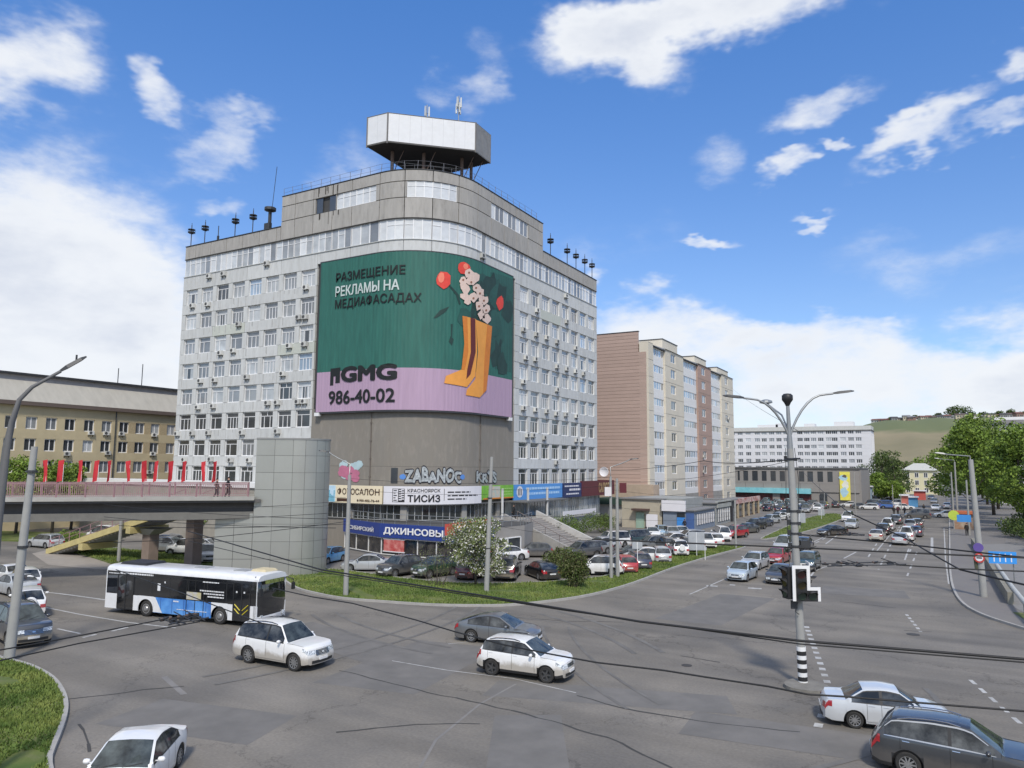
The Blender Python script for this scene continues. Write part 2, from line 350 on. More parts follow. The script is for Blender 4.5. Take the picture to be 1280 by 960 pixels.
def put_window(s, z, pick, kind, parent=office, w0=None):
    x, y, t = per(s, -.22)
    w = bpy.data.objects.new('window', None); COL.objects.link(w); w.parent = parent
    w.location = Vector((x, y, z))-Vector(parent.location); w.rotation_euler = (0, 0, t)
    inst(FR[kind], 'frame', w, (0, 0, 0)); inst(PN[pick], 'pane', w, (0, 0, 0))
    if pick == gPALE.name and random.random() < .25: inst(SASH, 'sash', w, (0, 0, 0))
    return w
def rowpick(r):
    if r <= -1: return gDARK.name
    if r <= 1: return random.choice([gDARK.name]*6+[gMID.name]*(1+2*r))
    return random.choice([gPALE.name]*6+[gMID.name]*5+[gDARK.name]+[gBLUE.name]*1)
zlow = 6.95
allrows = [zlow]+rows
for side in (0, 1):
    f = sl if side == 0 else sr; end = 0. if side == 0 else LT
    for k in range(8):
        s = f(k)
        for r, z in enumerate(allrows):
            hh = WH if r else 2.35
            put_window(s, z, rowpick(r-1), random.choice([0, 0, 1, 1, 2, 4]))
    sb_ = MB(); r5 = random.Random(31+side)
    for r, z in enumerate(allrows[1:]):
        for k in range(8):
            for _ in range(r5.randrange(0, 4)):
                q = f(k)+r5.uniform(-.1, WW); w_ = r5.uniform(.04, .16); wallbox(sb_, q, q+w_, z-.08-r5.uniform(.3, 1.2), z-.07, -.01, .0045)
    sb_.build('rain_streak', mat('rain_stain', (.41, .41, .395), .9, var=.2, scale=2), office)['kind'] = 'stuff'
    for r, z in enumerate(allrows):
        zt = z+WH; zn = (allrows[r+1] if r+1 < len(allrows) else 35.05)
        # spandrel panels above each row of windows, two bays wide
        for k in range(0, 8, 2):
            a = f(k)-.4 if k else (0. if side == 0 else AD1+1.5); b = f(k+2)-.4 if k < 6 else ((AD0-1.1) if side == 0 else LT)
            m_ = mPANELG if (r, k, side) in ((5, 2, 0), (4, 6, 0), (6, 2, 1)) else mPANEL
            piece('spandrel_panel', a, b, zt, zn, m=m_)
        # piers between windows
        for k in range(9):
            a = f(k-1)+WW if k else (0. if side == 0 else AD1+1.5); b = f(k) if k < 8 else ((AD0-1.1) if side == 0 else LT)
            if b-a > .1: piece('pier', a, b, z, zt, o1=-.03, gap=.012)
            
# side returns beside the advertisement (dark slots)
for a, b in ((AD0-.55, AD0), (AD1, AD1+1.5)): piece('corner_slot', a, b, zlow, 33.5, o1=-.12, m=mat('slot_grey', (.13, .13, .13), .9))
# belt of panels under the strip windows, strip windows, cornice
joints = []; q = L1-1*3.16-.0
js = [0.]+[2.2+3.16*k for k in range(0, 11)]; js = [j for j in js if j < L1-1.5]+[L1+LA/4*k for k in range(5)]; j = L1+LA+3.16
while j < LT-1.6: js.append(j); j += 3.16
js.append(LT)
js = sorted(set(round(j, 3) for j in js)); js = [js[0]]+[b for a, b in zip(js, js[1:]) if b-a > .9]
inner = [q for q in js if AD0-.6 < q < AD1+.6]; inner = [AD0-1.1]+[q for q in inner if q-AD0 > 1 and AD1-q > 1]+[AD1+1.5]
for a, b in zip(inner, inner[1:]): piece('belt_panel', a, b, 33.62, 35.05, m=mPANEL)
SF = []
for kind in range(2):
    b = MB(); w = 1.0; h = 2.45; t = .05
    b.box(-w/2, w/2, 0, .08, 0, t); b.box(-w/2, w/2, 0, .08, h-t, h); b.box(-w/2, -w/2+t, 0, .08, t, h-t); b.box(w/2-t, w/2, 0, .08, t, h-t)
    if kind: b.box(-w/2+t, w/2-t, .005, .075, h*.7, h*.7+.06)
    o = b.build('frame', mFRAME, loc=(0, 0, 0), link=False); SF.append(o.data); bpy.data.objects.remove(o)
SPN = {}
for m_ in (gBLIND, gPALE, gMID, gBLUE, gDARK):
    b = MB(); b.box(-.49, .49, .05, .07, .03, 2.42); o = b.build('pane', m_, loc=(0, 0, 0), link=False); SPN[m_.name] = o.data; bpy.data.objects.remove(o)
for a, b in zip(js, js[1:]):
    n = 3 if b-a > 2.4 else 2; w = (b-a-.1)/n; arc = L1-2 < a < L1+LA
    for i in range(n):
        x, y, t = per(a+.05+w*(i+.5), -.1)
        o = bpy.data.objects.new('strip_window', None); COL.objects.link(o); o.parent = office; o.location = Vector((x, y, 35.1))-office.location; o.rotation_euler = (0, 0, t); o.scale = (w/1.0, 1, 1)
        p = gBLIND.name if arc else random.choice([gBLIND.name, gPALE.name, gPALE.name, gMID.name])
        if L1+LA+.1 < a < L1+LA+3: p = gBLUE.name
        inst(SF[random.random() < .75], 'frame', o, (0, 0, 0)); inst(SPN[p], 'pane', o, (0, 0, 0))
    for a_, b_ in ((a, min(b, PEN0)), (max(a, PEN1), b)):
        if b_-a_ > .2: piece('cornice_panel', a_, b_, 37.6, 39.42, m=mGREY, gap=.04)
cb = MB(); wallbox(cb, 0, LT, 35.02, 35.1, -.3, .1, 0); cb.build('window_ledge', mPANEL, office)
cb = MB(); wallbox(cb, 0, LT, 37.52, 37.6, -.3, .05, 0); cb.build('window_head', mJOINT, office)
cb = MB(); wallbox(cb, 0, PEN0, 39.42, 39.5, -.4, .08, 0); wallbox(cb, PEN1, LT, 39.42, 39.5, -.4, .08, 0); cb.build('roof_flashing', DKSTEEL, office)
# penthouse storey
pj = [PEN0]+[q for q in js if PEN0+1 < q < PEN1-1]+[PEN1]
wins = [(L1-10.2, L1-6.9, 'hole'), (L1-6.75, L1-.6, 'w'), (L1+LA*.27, L1+LA*.73, 'w'), (L1+LA+3.1, L1+LA+12.6, 'r')]
for a, b in zip(pj, pj[1:]):
    piece('penthouse_panel', a, b, 37.6, 40.05, m=mGREY, gap=.05); piece('penthouse_panel', a, b, 42.0, 43.35, m=mGREY, gap=.05)
    segs = [(a, b)]
    for w0, w1, _ in wins:
        ns = []
        for p, q in segs:
            if w1 <= p or w0 >= q: ns.append((p, q)); continue
            if w0 > p+.1: ns.append((p, w0))
            if w1 < q-.1: ns.append((w1, q))
        segs = ns
    for p, q in segs: piece('penthouse_panel', p, q, 40.05, 42.0, m=mGREY, gap=.05)
for w0, w1, k in wins:
    n = max(2, round((w1-w0)/1.05)); w = (w1-w0)/n
    for i in range(n):
        x, y, t = per(w0+w*(i+.5), -.1)
        if k == 'hole' and i < n: 
            if i % 2: continue
        o = bpy.data.objects.new('penthouse_window', None); COL.objects.link(o); o.parent = office; o.location = Vector((x, y, 40.08))-office.location; o.rotation_euler = (0, 0, t); o.scale = (w, 1, 1.9/2.45)
        p = gDARK.name if k == 'hole' else (gBLIND.name if k == 'w' else (gMID.name if i % 3 else gBLIND.name))
        if k != 'hole': inst(SF[1 if k == 'w' else 0], 'frame', o, (0, 0, 0))
        inst(SPN[p], 'pane', o, (0, 0, 0))
cb = MB(); wallbox(cb, PEN0, PEN1, 43.35, 43.43, -.4, .06); cb.build('penthouse_flashing', DKSTEEL, office)
# rust and soot runs below the broken window
cb = MB()
for i in range(14):
    s_ = L1-10.6+random.random()*4.2; z_ = random.choice([40.0, 43.3, 43.2]); wallbox(cb, s_, s_+.06+.1*random.random(), z_-.5-random.random()*1.2, z_, -.02, .012)
cb.build('soot_streak', mat('soot', (.07, .062, .055), .95), office)
# railing on the penthouse roof
rl = MB()
for off, s0, s1, z in ((-.3, PEN0, PEN1, 43.4),):
    cs = np.arange(s0, s1, 1.6)
    for q in cs:
        x, y, _ = per(q, off); dx = .16*random.uniform(-1, 1); rl.tube([(x, y, z), (x+dx, y, z+1.15)], .028, 4)
    for h in (.6, 1.12):
        rl.tube([(per(q, off)[0]+.05*random.uniform(-1, 1), per(q, off)[1], z+h+.05*random.uniform(-1, 1)) for q in cs], .016, 4)
rl.build('roof_railing', mat('rusty_rail', (.2, .2, .22), .7), office)
def pers_at(px, off=.9):      # perimeter position seen at this column of the photo
    lo, hi = 5., LT
    for _ in range(45):
        m = (lo+hi)/2; x, y, _t = per(m, off); v = Vector((x, y, 6))-CC; p = 640+FPX*v.dot(CR)/v.dot(_fw)
        lo, hi = (m, hi) if p < px else (lo, m)
    return lo
SV0, SV1 = pers_at(488, 0), pers_at(496.5, 0)
# plain corner wall below the advertisement
for a, b in ((AD0-1.1, L1-.2), (L1-.2, L1+LA+1.2), (L1+LA+1.2, AD1+1.5)):
    for z0, z1 in ((0., 6.9), (6.95, 9.2), (9.2, 15.9)): piece('corner_wall_panel', a, b, z0, z1, o0=-.3, o1=-.02, m=mPLAIN, gap=.012)
cb = MB()
for q in (L1-.2, L1+LA+1.2):
    wallbox(cb, q-.06, q+.04, 7, 16, -.02, .09)
    for z in (8, 10, 12, 14): wallbox(cb, q-.12, q+.1, z, z+.12, -.02, .12)
cb.build('drain_pipe', mat('rusty_pipe', (.16, .14, .12), .8), office)
cb = MB(); wallbox(cb, SV0, SV1, 7.35, 9.05, -.01, .02); cb.build('vent_opening', gDARK, office)
# ---- graffiti: flat print on the wall
def on_wall(V, s0, z0, off, k=1.):
    out = []
    for (u, w) in V:
        x, y, t = per(s0+u*k, off); out.append((x, y, z0+w*k))
    return out
def blob(cx, cy, rx, ry, n=14, wob=.2, seed=0):
    r = random.Random(seed); return [(cx+rx*math.cos(2*math.pi*i/n)*(1+wob*(r.random()-.5)), cy+ry*math.sin(2*math.pi*i/n)*(1+wob*(r.random()-.5))) for i in range(n)]
graf = thing('graffiti', 'pink and pale blue spray-painted blob graffiti on the wall above the photo shop sign', 'graffiti', (-62, 63.9, 8))
b = MB()
for i in range(9):
    r = random.Random(i); b.face(on_wall(blob(5.3+r.uniform(-1.5, 1.5), 1.4+r.uniform(-.6, .9), .55, .42, seed=i), AD0-.1, 7.2, .012+.001*i))
b.build('pale_spray', mat('spray_pale_blue', (.42, .55, .58), .8), graf)
b = MB()
for i in range(11):
    r = random.Random(50+i); b.face(on_wall(blob(5.2+r.uniform(-1.2, 1.1), 1.1+r.uniform(-.6, .6), .55, .42, seed=i+9), AD0-.1, 7.2, .03+.001*i))
b.build('pink_spray', mat('spray_pink', (.48, .16, .25), .8), graf)
def bubble_graffiti(name, label, s0, w, h, seed, blue=True):
    g = thing(name, label, 'graffiti', (per(s0)[0], per(s0)[1]-.1, 7.5)); word = 'ZABANOC' if blue else 'KRYS'
    for nm, bold, off, m_ in (('outline', .12, .01, mat('spray_black', (.02, .02, .03), .8)), ('fill', .05, .045, mat('spray_silver', (.36, .39, .4), .8, var=.6, scale=3.5))):
        V, F = text_mesh(word, 1., bold=bold); x0 = min(v[0] for v in V)+(.0 if bold > .1 else -.07); x1 = max(v[0] for v in V)+(.0 if bold > .1 else .07); y0 = min(v[1] for v in V)-(.0 if bold > .1 else .07); y1 = max(v[1] for v in V)+(.0 if bold > .1 else .07); b = MB()
        for f in F: b.face([(*per(s0+(V[i][0]-x0)/(x1-x0)*w, off+V[i][2]*.5)[:2], 7.3+(V[i][1]-y0)/(y1-y0)*h*(1+.12*math.sin(V[i][0]*3+seed))+.12*math.sin(V[i][0]*5)) for i in f])
        b.build(nm, m_, g)
    if blue:
        q = MB()
        for u in (-.1, w+.1): q.face(on_wall(blob(u, h*.4, .35, .3, seed=3), s0, 7.35, .009))
        q.build('blue_halo', mat('spray_blue', (.1, .25, .6), .8), g)
bubble_graffiti('graffiti', 'long silver bubble-letter graffiti outlined in black on the rounded corner wall', pers_at(504, 0), pers_at(577, 0)-pers_at(504, 0), 1.8, 4)
bubble_graffiti('graffiti', 'smaller grey scribbled graffiti above the green shop sign', pers_at(594, 0), pers_at(621, 0)-pers_at(594, 0), 1.5, 9, False)
# ---- the giant advertisement
adv = thing('advertisement', 'giant curved green and lilac advertisement banner wrapped round the office corner', 'advertisement', (-55, 64, 15))
AO = .55; AZ0 = 15.45; AZ1 = 33.5; ALIL = 20.15
mGRN = mat('banner_green', (.024, .128, .1), .62, var=.2, scale=.6, stretch=(4, 4, .5)); mLIL = mat('banner_lilac', (.43, .3, .41), .6, var=.1, scale=.5, stretch=(6, 6, .3))
mDKG = mat('banner_dark_green', (.014, .045, .038), .62, var=.35, scale=.35); mDK2 = mat('banner_dusk_green', (.02, .085, .07), .62, var=.3, scale=.35)
def bowz(s): return 0.
b = MB(); nb = 70; V = []; F = []; M = []
# vertical media-mesh strips give a slightly ribbed sheet
ss = list(np.linspace(AD0, AD1, nb*2+1))
for i, q in enumerate(ss):
    rib = .018 if i % 2 else 0.
    for z in (AZ0, ALIL, AZ1): x, y, _ = per(q, AO+rib); V.append((x, y, z))
for i in range(len(ss)-1):
    k = 3*i; b.f.append((k, k+3, k+4, k+1)); b.m.append(1); b.f.append((k+1, k+4, k+5, k+2)); b.m.append(0)
b.v = V; b.build('banner_sheet', [mGRN, mLIL], adv)
b = MB()
for q in (AD0, AD1): wallbox(b, q-.08, q+.08, AZ0-.2, AZ1+.1, .0, AO+.02)
wallbox(b, AD0, AD1, AZ1-.02, AZ1+.1, .0, AO+.03); wallbox(b, AD0, AD1, AZ0-.2, AZ0-.02, .1, AO-.02)
for q in np.linspace(AD0+.3, AD1-.3, 12): wallbox(b, q-.05, q+.05, AZ0-.15, AZ1, .0, AO-.03)
b.build('support_frame', DKSTEEL, adv)
b = MB()
for q in (AD0+.3, AD1-.4): wallbox(b, q-.35, q+.35, AZ0-.45, AZ0-.05, .2, AO+.1)
b.build('floodlight', WHITE, adv)
AW = AD1-AD0; AH = AZ1-AZ0
def ad_poly(mb, pts, off, mi=0, sub=.32):  # a polygon of the print, u from the left edge, w up from the banner foot, wrapped on the curve
    n = len(pts); T = tessellate_polygon([[Vector((p[0], p[1], 0)) for p in pts]]); tri = [[pts[i] for i in t] for t in T]
    while True:
        out = []; ch = False
        for t in tri:
            L = [math.hypot(t[i][0]-t[(i+1) % 3][0], t[i][1]-t[(i+1) % 3][1]) for i in range(3)]; m = max(L)
            if m > sub*2.2:
                i = L.index(m); a, c, d = t[i], t[(i+1) % 3], t[(i+2) % 3]; h = ((a[0]+c[0])/2, (a[1]+c[1])/2); out += [[a, h, d], [h, c, d]]; ch = True
            else: out.append(t)
        tri = out
        if not ch: break
    for t in tri:
        ar = (t[1][0]-t[0][0])*(t[2][1]-t[0][1])-(t[2][0]-t[0][0])*(t[1][1]-t[0][1]); t = t if ar > 0 else t[::-1]
        mb.face([(*per(AD0+p[0], AO+off)[:2], AZ0+p[1]) for p in t], mi)
def adxy(px, py):         # place on the banner seen at this place of the photo
    lo, hi = 0., AW
    def pxof(u):
        x, y, _ = per(AD0+u, AO); v = Vector((x, y, 24))-CC; return 640+FPX*v.dot(CR)/v.dot(_fw)
    for _ in range(40):
        m = (lo+hi)/2; lo, hi = (m, hi) if pxof(m) < px else (lo, m)
    x, y, _ = per(AD0+lo, AO); d = pray(px, py); h = math.hypot(x, y)/math.hypot(d.x, d.y); return (lo, CC.z+d.z*h-AZ0)
def ad_shape(name, plist, m, off):
    for pts in plist: b = MB(); ad_poly(b, pts, off); b.build(name, m, adv)
Q = lambda L: [adxy(*p) for p in L]
mORA = mat('print_orange', (.62, .2, .03), .6, var=.12, scale=1.2); mYEL = mat('print_yellow', (.78, .33, .06), .6, var=.1, scale=1.); mMAR = mat('print_maroon', (.12, .02, .02), .6)
mRED = mat('print_red', (.7, .06, .04), .6, var=.15, scale=2); mREDL = mat('print_coral', (.85, .22, .14), .6); mCRE = mat('print_cream', (.72, .55, .47), .6, var=.12, scale=4); mCRD = mat('print_brown', (.3, .14, .08), .6); mINK = mat('print_black', (.008, .01, .01), .6); mWHI = mat('print_pale', (.55, .62, .6), .6)
rs_ = random.Random(77); SH = []
for i in range(46):
    cx = 606+rs_.gauss(0, 17); cy = 392+rs_.gauss(0, 30); 
    if cx < 578 or cx > 634 or cy < 338+(cx-580)*.3 or cy > 458: continue
    SH.append(Q(blob(cx, cy, rs_.uniform(5, 9), rs_.uniform(9, 20), 9, .7, i)))
for i, sh_ in enumerate(SH): ad_shape('dark_leaf_print', [sh_], mDKG if i % 2 else mDK2, .018+.0012*i)  # dark leaves of the printed picture
ad_shape('dusk_print', [Q([(612, 340), (627, 344), (640, 349), (640, 466), (618, 461), (622, 430), (616, 400), (622, 370)])], mDK2, .014)
ad_shape('boot_print', [Q([(577, 395), (594, 399), (596, 440), (594, 470), (584, 484), (556, 479), (558, 470), (577, 462), (580, 430)]), Q([(594, 400), (614, 408), (611, 455), (608, 488), (600, 497), (583, 494), (584, 487), (594, 474), (597, 440)])], mYEL, .088)
ad_shape('boot_shade_print', [Q([(587, 397), (593, 399), (594, 440), (588, 468), (583, 474), (584, 462), (588, 440)])], mMAR, .104)
ad_shape('boot_fold_print', [Q([(577, 395), (583, 396), (585, 440), (581, 462), (577, 462), (580, 430)]), Q([(608, 406), (614, 408), (611, 455), (608, 488), (604, 492), (605, 450)])], mORA, .104)
ad_shape('tulip_print', [Q(blob(553, 350, 9, 11, 12, .2, 1)), Q(blob(578, 335, 7.5, 8, 12, .25, 2)), Q(blob(624, 379, 4.5, 9, 10, .3, 3))], mRED, .09)
ad_shape('petal_print', [Q(blob(550, 347, 4, 7, 8, .2, 4)), Q(blob(580, 333, 3, 4, 8, .2, 5))], mREDL, .106)
orc = []
for i, (cx, cy) in enumerate([(584, 341), (577, 350), (587, 352), (593, 360), (580, 362), (598, 366), (590, 372), (603, 375), (583, 376), (597, 382), (606, 387), (601, 394), (580, 370), (607, 398), (578, 357), (592, 346)]):
    orc.append(Q(blob(cx, cy, 5.2, 5.6, 9, .75, 20+i)))
ad_shape('orchid_print', orc, mCRE, .12); ad_shape('orchid_heart_print', [Q(blob(cx, cy, 1.6, 1.6, 6, .4, 3)) for cx, cy in [(584, 341), (577, 350), (587, 353), (593, 360), (598, 367), (590, 373), (603, 376), (597, 383), (606, 388)]], mCRD, .136)
ad_shape('leaf_print', [Q([(541, 398), (549, 388), (561, 383), (556, 390), (546, 397)]), Q([(563, 420), (567, 424), (565, 432), (561, 427)]), Q([(561, 356), (572, 368), (575, 380), (573, 381), (569, 369), (560, 358)]), Q([(563, 405), (565.5, 405), (565, 421), (563.5, 421)])], mDKG, .045)
def ad_text(body, px0, py0, px1, hpx, m, off, bold=.03, name='lettering'):
    V, F = text_mesh(body, 1., bold=bold); x0 = min(v[0] for v in V); x1 = max(v[0] for v in V); y0 = min(v[1] for v in V); y1 = max(v[1] for v in V)
    a = adxy(px0, py0); c = adxy(px1, py0); h = adxy(px0, py0-hpx)[1]-a[1]; w = c[0]-a[0]; b = MB()
    for f in F:
        pts = [(a[0]+(V[i][0]-x0)/(x1-x0)*w, a[1]+(V[i][1]-y0)/(y1-y0)*h, V[i][2]) for i in f]
        b.face([(*per(AD0+p[0], AO+off+p[2])[:2], AZ0+p[1]) for p in pts])
    b.build(name, m, adv)
ad_text('РАЗМЕЩЕНИЕ', 418, 355, 505, 13.5, mINK, .08, .014); ad_text('РЕКЛАМЫ НА', 418, 371.5, 498, 13, mWHI, .08, .02); ad_text('МЕДИАФАСАДАХ', 418, 388.5, 526, 14, mINK, .08, .014)
ad_text('GMG', 428, 478.5, 498, 20, mINK, .08, .05); ad_text('986-40-02', 414, 506, 496, 17, mINK, .08, .02)
ad_shape('logo_print', [Q([(415, 461), (427, 459.5), (427, 478.5), (421.5, 479), (421.5, 470), (419, 470.5), (419, 481.5), (415, 482)])], mINK, .06)
# ---- rooftop billboard box
rbx = thing('rooftop_billboard', 'blank white billboard box standing on legs on the roof corner', 'billboard', (-51, 68, 43.3))
Fz0, Fz1 = 46.5, 50.15; FP = [(-56.5, 63.2), (-53.6, 63.4), (-46.0, 70.5), (-46.2, 74.1), (-52.6, 74.3), (-56.8, 70.6)]
mBB = mat('billboard_white', (.72, .73, .74), .5, var=.05, dirt=.08); mBBG = mat('corrugated_steel', (.27, .275, .28), .5, .3, var=.15)
for i in range(6):
    a, c = Vector(FP[i]), Vector(FP[(i+1) % 6]); d = (c-a).normalized(); nn = Vector((d.y, -d.x)); b = MB()
    if i in (0, 1, 5):
        q = [a+d*.06, c-d*.06]; b.mesh([(*(q[0]), Fz0+.25), (*(q[1]), Fz0+.25), (*(q[1]), Fz1-.04), (*(q[0]), Fz1-.04)]+[(*(p-nn*.1), z) for z in (Fz0+.25, Fz1-.04) for p in q], [(0, 1, 2, 3), (4, 6, 7, 5), (0, 4, 5, 1), (3, 2, 7, 6)]); b.build('white_panel', mBB, rbx); L9 = (c-a).length
        if L9 > 2:
            b = MB()
            for k9 in range(1, int(L9/1.25)): pp9 = a+d*(L9*k9/int(L9/1.25)); b.mesh([(*(pp9-d*.012+nn*.003), Fz0+.28), (*(pp9+d*.012+nn*.003), Fz0+.28), (*(pp9+d*.012+nn*.003), Fz1-.08), (*(pp9-d*.012+nn*.003), Fz1-.08)], [(0, 1, 2, 3)])
            b.build('panel_seam', mat('seam_grey', (.5, .5, .5), .7), rbx)
    else:
        L = (c-a).length; n = int(L/.3)
        for k in range(n):
            p = a+d*(L*k/n); r_ = a+d*(L*(k+.5)/n); s_ = a+d*(L*(k+1)/n); b.face([(*p, Fz0), (*(r_), Fz0), (*(r_), Fz1), (*p, Fz1)]) ; b.face([(*(r_+nn*.06), Fz0), (*(s_+nn*.06), Fz0), (*(s_+nn*.06), Fz1), (*(r_+nn*.06), Fz1)]); b.face([(*r_, Fz0), (*(r_+nn*.06), Fz0), (*(r_+nn*.06), Fz1), (*r_, Fz1)])
        b.build('corrugated_panel', mBBG, rbx)
b = MB(); cen = Vector((-51.8, 68.9)); ins = [tuple(cen+(Vector(p)-cen)*.985) for p in FP]; b.prism(ins, Fz0+.02, Fz0+.22, 0, bottom=True); b.prism(ins, Fz1-.2, Fz1-.02, 0, bottom=True); b.build('deck', mat('deck_dark', (.035, .03, .028), .8), rbx)
b = MB()
for p in FP: b.box(p[0]-.07, p[0]+.07, p[1]-.07, p[1]+.07, Fz0-.05, Fz1+.03)
for i in range(6): b.tube([(*FP[i], Fz1), (*FP[(i+1) % 6], Fz1)], .05, 4); b.tube([(*FP[i], Fz0+.1), (*FP[(i+1) % 6], Fz0+.1)], .07, 4)
b.build('edge_frame', mat('frame_grey', (.2, .19, .18), .6), rbx)
for (x, y) in [(-54.6, 65.6), (-48.4, 71.2), (-48.1, 72.8), (-53.8, 71.), (-51.6, 67.8)]:
    b = MB(); b.box(x-.14, x+.14, y-.14, y+.14, 43.3, Fz0); b.tube([(x, y, 43.5), (x+1.4, y+.4, Fz0)], .05, 4); b.build('leg', mat('leg_rust', (.16, .11, .09), .8), rbx)
b = MB()
for i in range(9):
    x = -55.4+i*.8; y = 64.6+i*.78 if i else 64.6; b.tube([(x+1.2, y+1.2, 43.3), (x+1.2, y+1.2, 45.2)], .03, 4)
for z in (44.2, 45.2): b.tube([(-54.2, 65.8, z), (-47.9, 72., z)], .03, 4)
b.build('lattice', mat('rail_grey', (.35, .34, .33), .6), rbx)
def antenna_cluster(label, x, y, z, h, n):
    t = thing('antenna_mast', label, 'antenna', (x, y, z)); b = MB(); b.tube([(x, y, z), (x, y, z+h)], .06, 6); b.tube([(x-.4, y, z+.2), (x, y, z+1.2), (x+.4, y, z+.2)], .035, 4); b.build('mast', STEEL, t)
    for k in range(n):
        a = k*2*math.pi/n+.4; b = MB(); cx, cy = x+.28*math.cos(a), y+.28*math.sin(a); zz = z+h-1.5-.75*(k % 2); b.box(-.1, .1, -.06, .06, 0, 1.25, rz=a, pos=(cx, cy, zz), bev=.02); b.build('antenna_panel', mat('antenna_grey', (.6, .62, .62), .5), t)
        b = MB(); b.tube([(x, y, zz+.4), (cx, cy, zz+.4)], .025, 4); b.build('bracket', DKSTEEL, t)
antenna_cluster('short cell antenna mast on top of the roof billboard box', -51.6, 68.2, Fz1, 2.6, 3)
antenna_cluster('tall cell antenna mast on the right half of the roof billboard box', -48.6, 70.6, Fz1, 4.1, 6)
# ---- rod antennas with round baskets on the parapets
ap = [(240, 282), (257, 278), (295, 266), (317, 262)]
def basket(label, x, y, h):
    t = thing('lantern_antenna', label, 'antenna', (x, y, 39.5), 'basket-topped antennas along the parapet'); b = MB(); b.tube([(x, y, 39.4), (x, y, 39.5+h)], .06, 6); b.build('pole', DKSTEEL, t)
    b = MB(); z = 39.5+h-1.2
    b.lathe([(.1, -.1), (.42, .05), (.42, .12), (.5, .14), (.5, .2), (.1, .24)], 10, pos=(x, y, z)); 
    for k in range(6): a = k*math.pi/3; b.tube([(x+.45*math.cos(a), y+.45*math.sin(a), z), (x+.45*math.cos(a), y+.45*math.sin(a), z+.55)], .03, 4)
    b.lathe([(.5, 0), (.5, .06)], 10, pos=(x, y, z+.52)); b.tube([(x, y, z+.5), (x, y, z+1.5)], .035, 4); b.build('basket', DKSTEEL, t)
for i, (px, py) in enumerate(ap):
    p = GY(px, py, 64.3); basket(['basket-topped antenna at the far left end of the roof parapet', 'basket-topped antenna second from the left end of the parapet', 'basket-topped antenna left of the middle of the left parapet', 'basket-topped antenna nearest the twin-level radio mast on the left'][i], p.x, 64.3, 3.1)
for i, px in enumerate((688, 709, 720, 731, 740)):
    lab = ['basket-topped antenna beside the end of the penthouse on the right face', 'second basket-topped antenna from the penthouse on the right parapet', 'middle basket-topped antenna of the five on the right parapet', 'fourth basket-topped antenna from the penthouse on the right parapet', 'basket-topped antenna at the far right end of the roof'][i]
    p = GX(px, 340, BX-.3); basket(lab, BX-.3, p.y, 3.1)
p = GY(337, 280, 64.3); t = thing('radio_mast', 'thick radio mast with a round platform and long whip on the left parapet', 'antenna', (p.x, 64.3, 39.5)); b = MB(); b.tube([(p.x, 64.3, 39.4), (p.x, 64.3, 42.3)], .22, 8); b.lathe([(.3, 0), (.75, .15), (.75, .5), (.3, .6)], 10, pos=(p.x, 64.3, 41.9)); b.box(p.x-.8, p.x+.2, 64.1, 64.5, 39.4, 40.4); b.build('mast', DKSTEEL, t)
b = MB(); b.tube([(p.x+.3, 64.3, 42), (p.x+.9, 64.3, 47.8)], .035, 4); b.build('whip', DKSTEEL, t)
p = GY(273, 290, 64.3); b = MB(); b.tube([(p.x, 64.3, 39.4), (p.x, 64.3, 41.6)], .06, 5); b.box(p.x-.12, p.x+.12, 64.2, 64.4, 39.4, 40.2); tag(b.build('rod_antenna', DKSTEEL), 'short bare rod antenna between the basket-topped ones on the left parapet', 'antenna')
# ---- air conditioners
acm = {}
b = MB(); b.box(-.42, .42, -.34, 0, 0, .58, bev=.02); o = b.build('casing', mat('ac_casing', (.55, .55, .52), .6, var=.1, rnd=.2), loc=(0, 0, 0), link=False); acm['casing'] = o.data; bpy.data.objects.remove(o)
b = MB(); b.lathe([(.22, -.352), (.22, -.342)], 12, axis='y', pos=(-.12, 0, .29)); o = b.build('fan_grille', mat('ac_grille', (.07, .07, .07), .6), loc=(0, 0, 0), link=False); acm['fan_grille'] = o.data; bpy.data.objects.remove(o)
b = MB(); b.box(-.36, -.3, -.36, 0, -.06, 0); b.box(.3, .36, -.36, 0, -.06, 0); b.box(-.36, -.3, -.04, 0, -.3, -.06); b.box(.3, .36, -.04, 0, -.3, -.06); o = b.build('bracket', DKSTEEL, loc=(0, 0, 0), link=False); acm['bracket'] = o.data; bpy.data.objects.remove(o)
def air_con(label, loc, rz, group):
    t = thing('air_conditioner', label, 'air conditioner', loc, group); t.rotation_euler = (0, 0, rz)
    for k, me in acm.items(): inst(me, k, t, (0, 0, 0))
    return t
ordw = ['first', 'second', 'third', 'fourth', 'fifth', 'sixth', 'seventh', 'eighth']
LAC = [(261, 345), (279, 342), (333, 329), (240, 382), (259, 380), (382, 359), (298, 405), (373, 396.5), (381, 396), (275, 441), (291, 438), (361, 432), (380, 430), (250, 476), (268, 475), (308, 471), (353, 467), (247, 509), (266, 507.5), (334, 503.5), (346, 503), (372, 502), (380, 501.5), (221, 542), (240, 541.5), (260, 541), (302, 540.5), (346, 539), (230, 574.5), (263, 574), (288, 575), (311, 575)]
RAC = [(604, 320), (708, 370), (672, 388), (709, 402), (655, 412), (671, 418), (684, 422), (697, 427), (720, 435), (658, 447), (670, 449), (697, 458), (709, 461), (720, 464), (730, 467), (655, 477), (697, 487), (655, 510), (670, 512), (684, 514), (696, 517), (708, 518), (721, 520), (660, 544), (667, 544), (681, 547), (721, 550), (728, 550), (696, 578)]
seen = {}
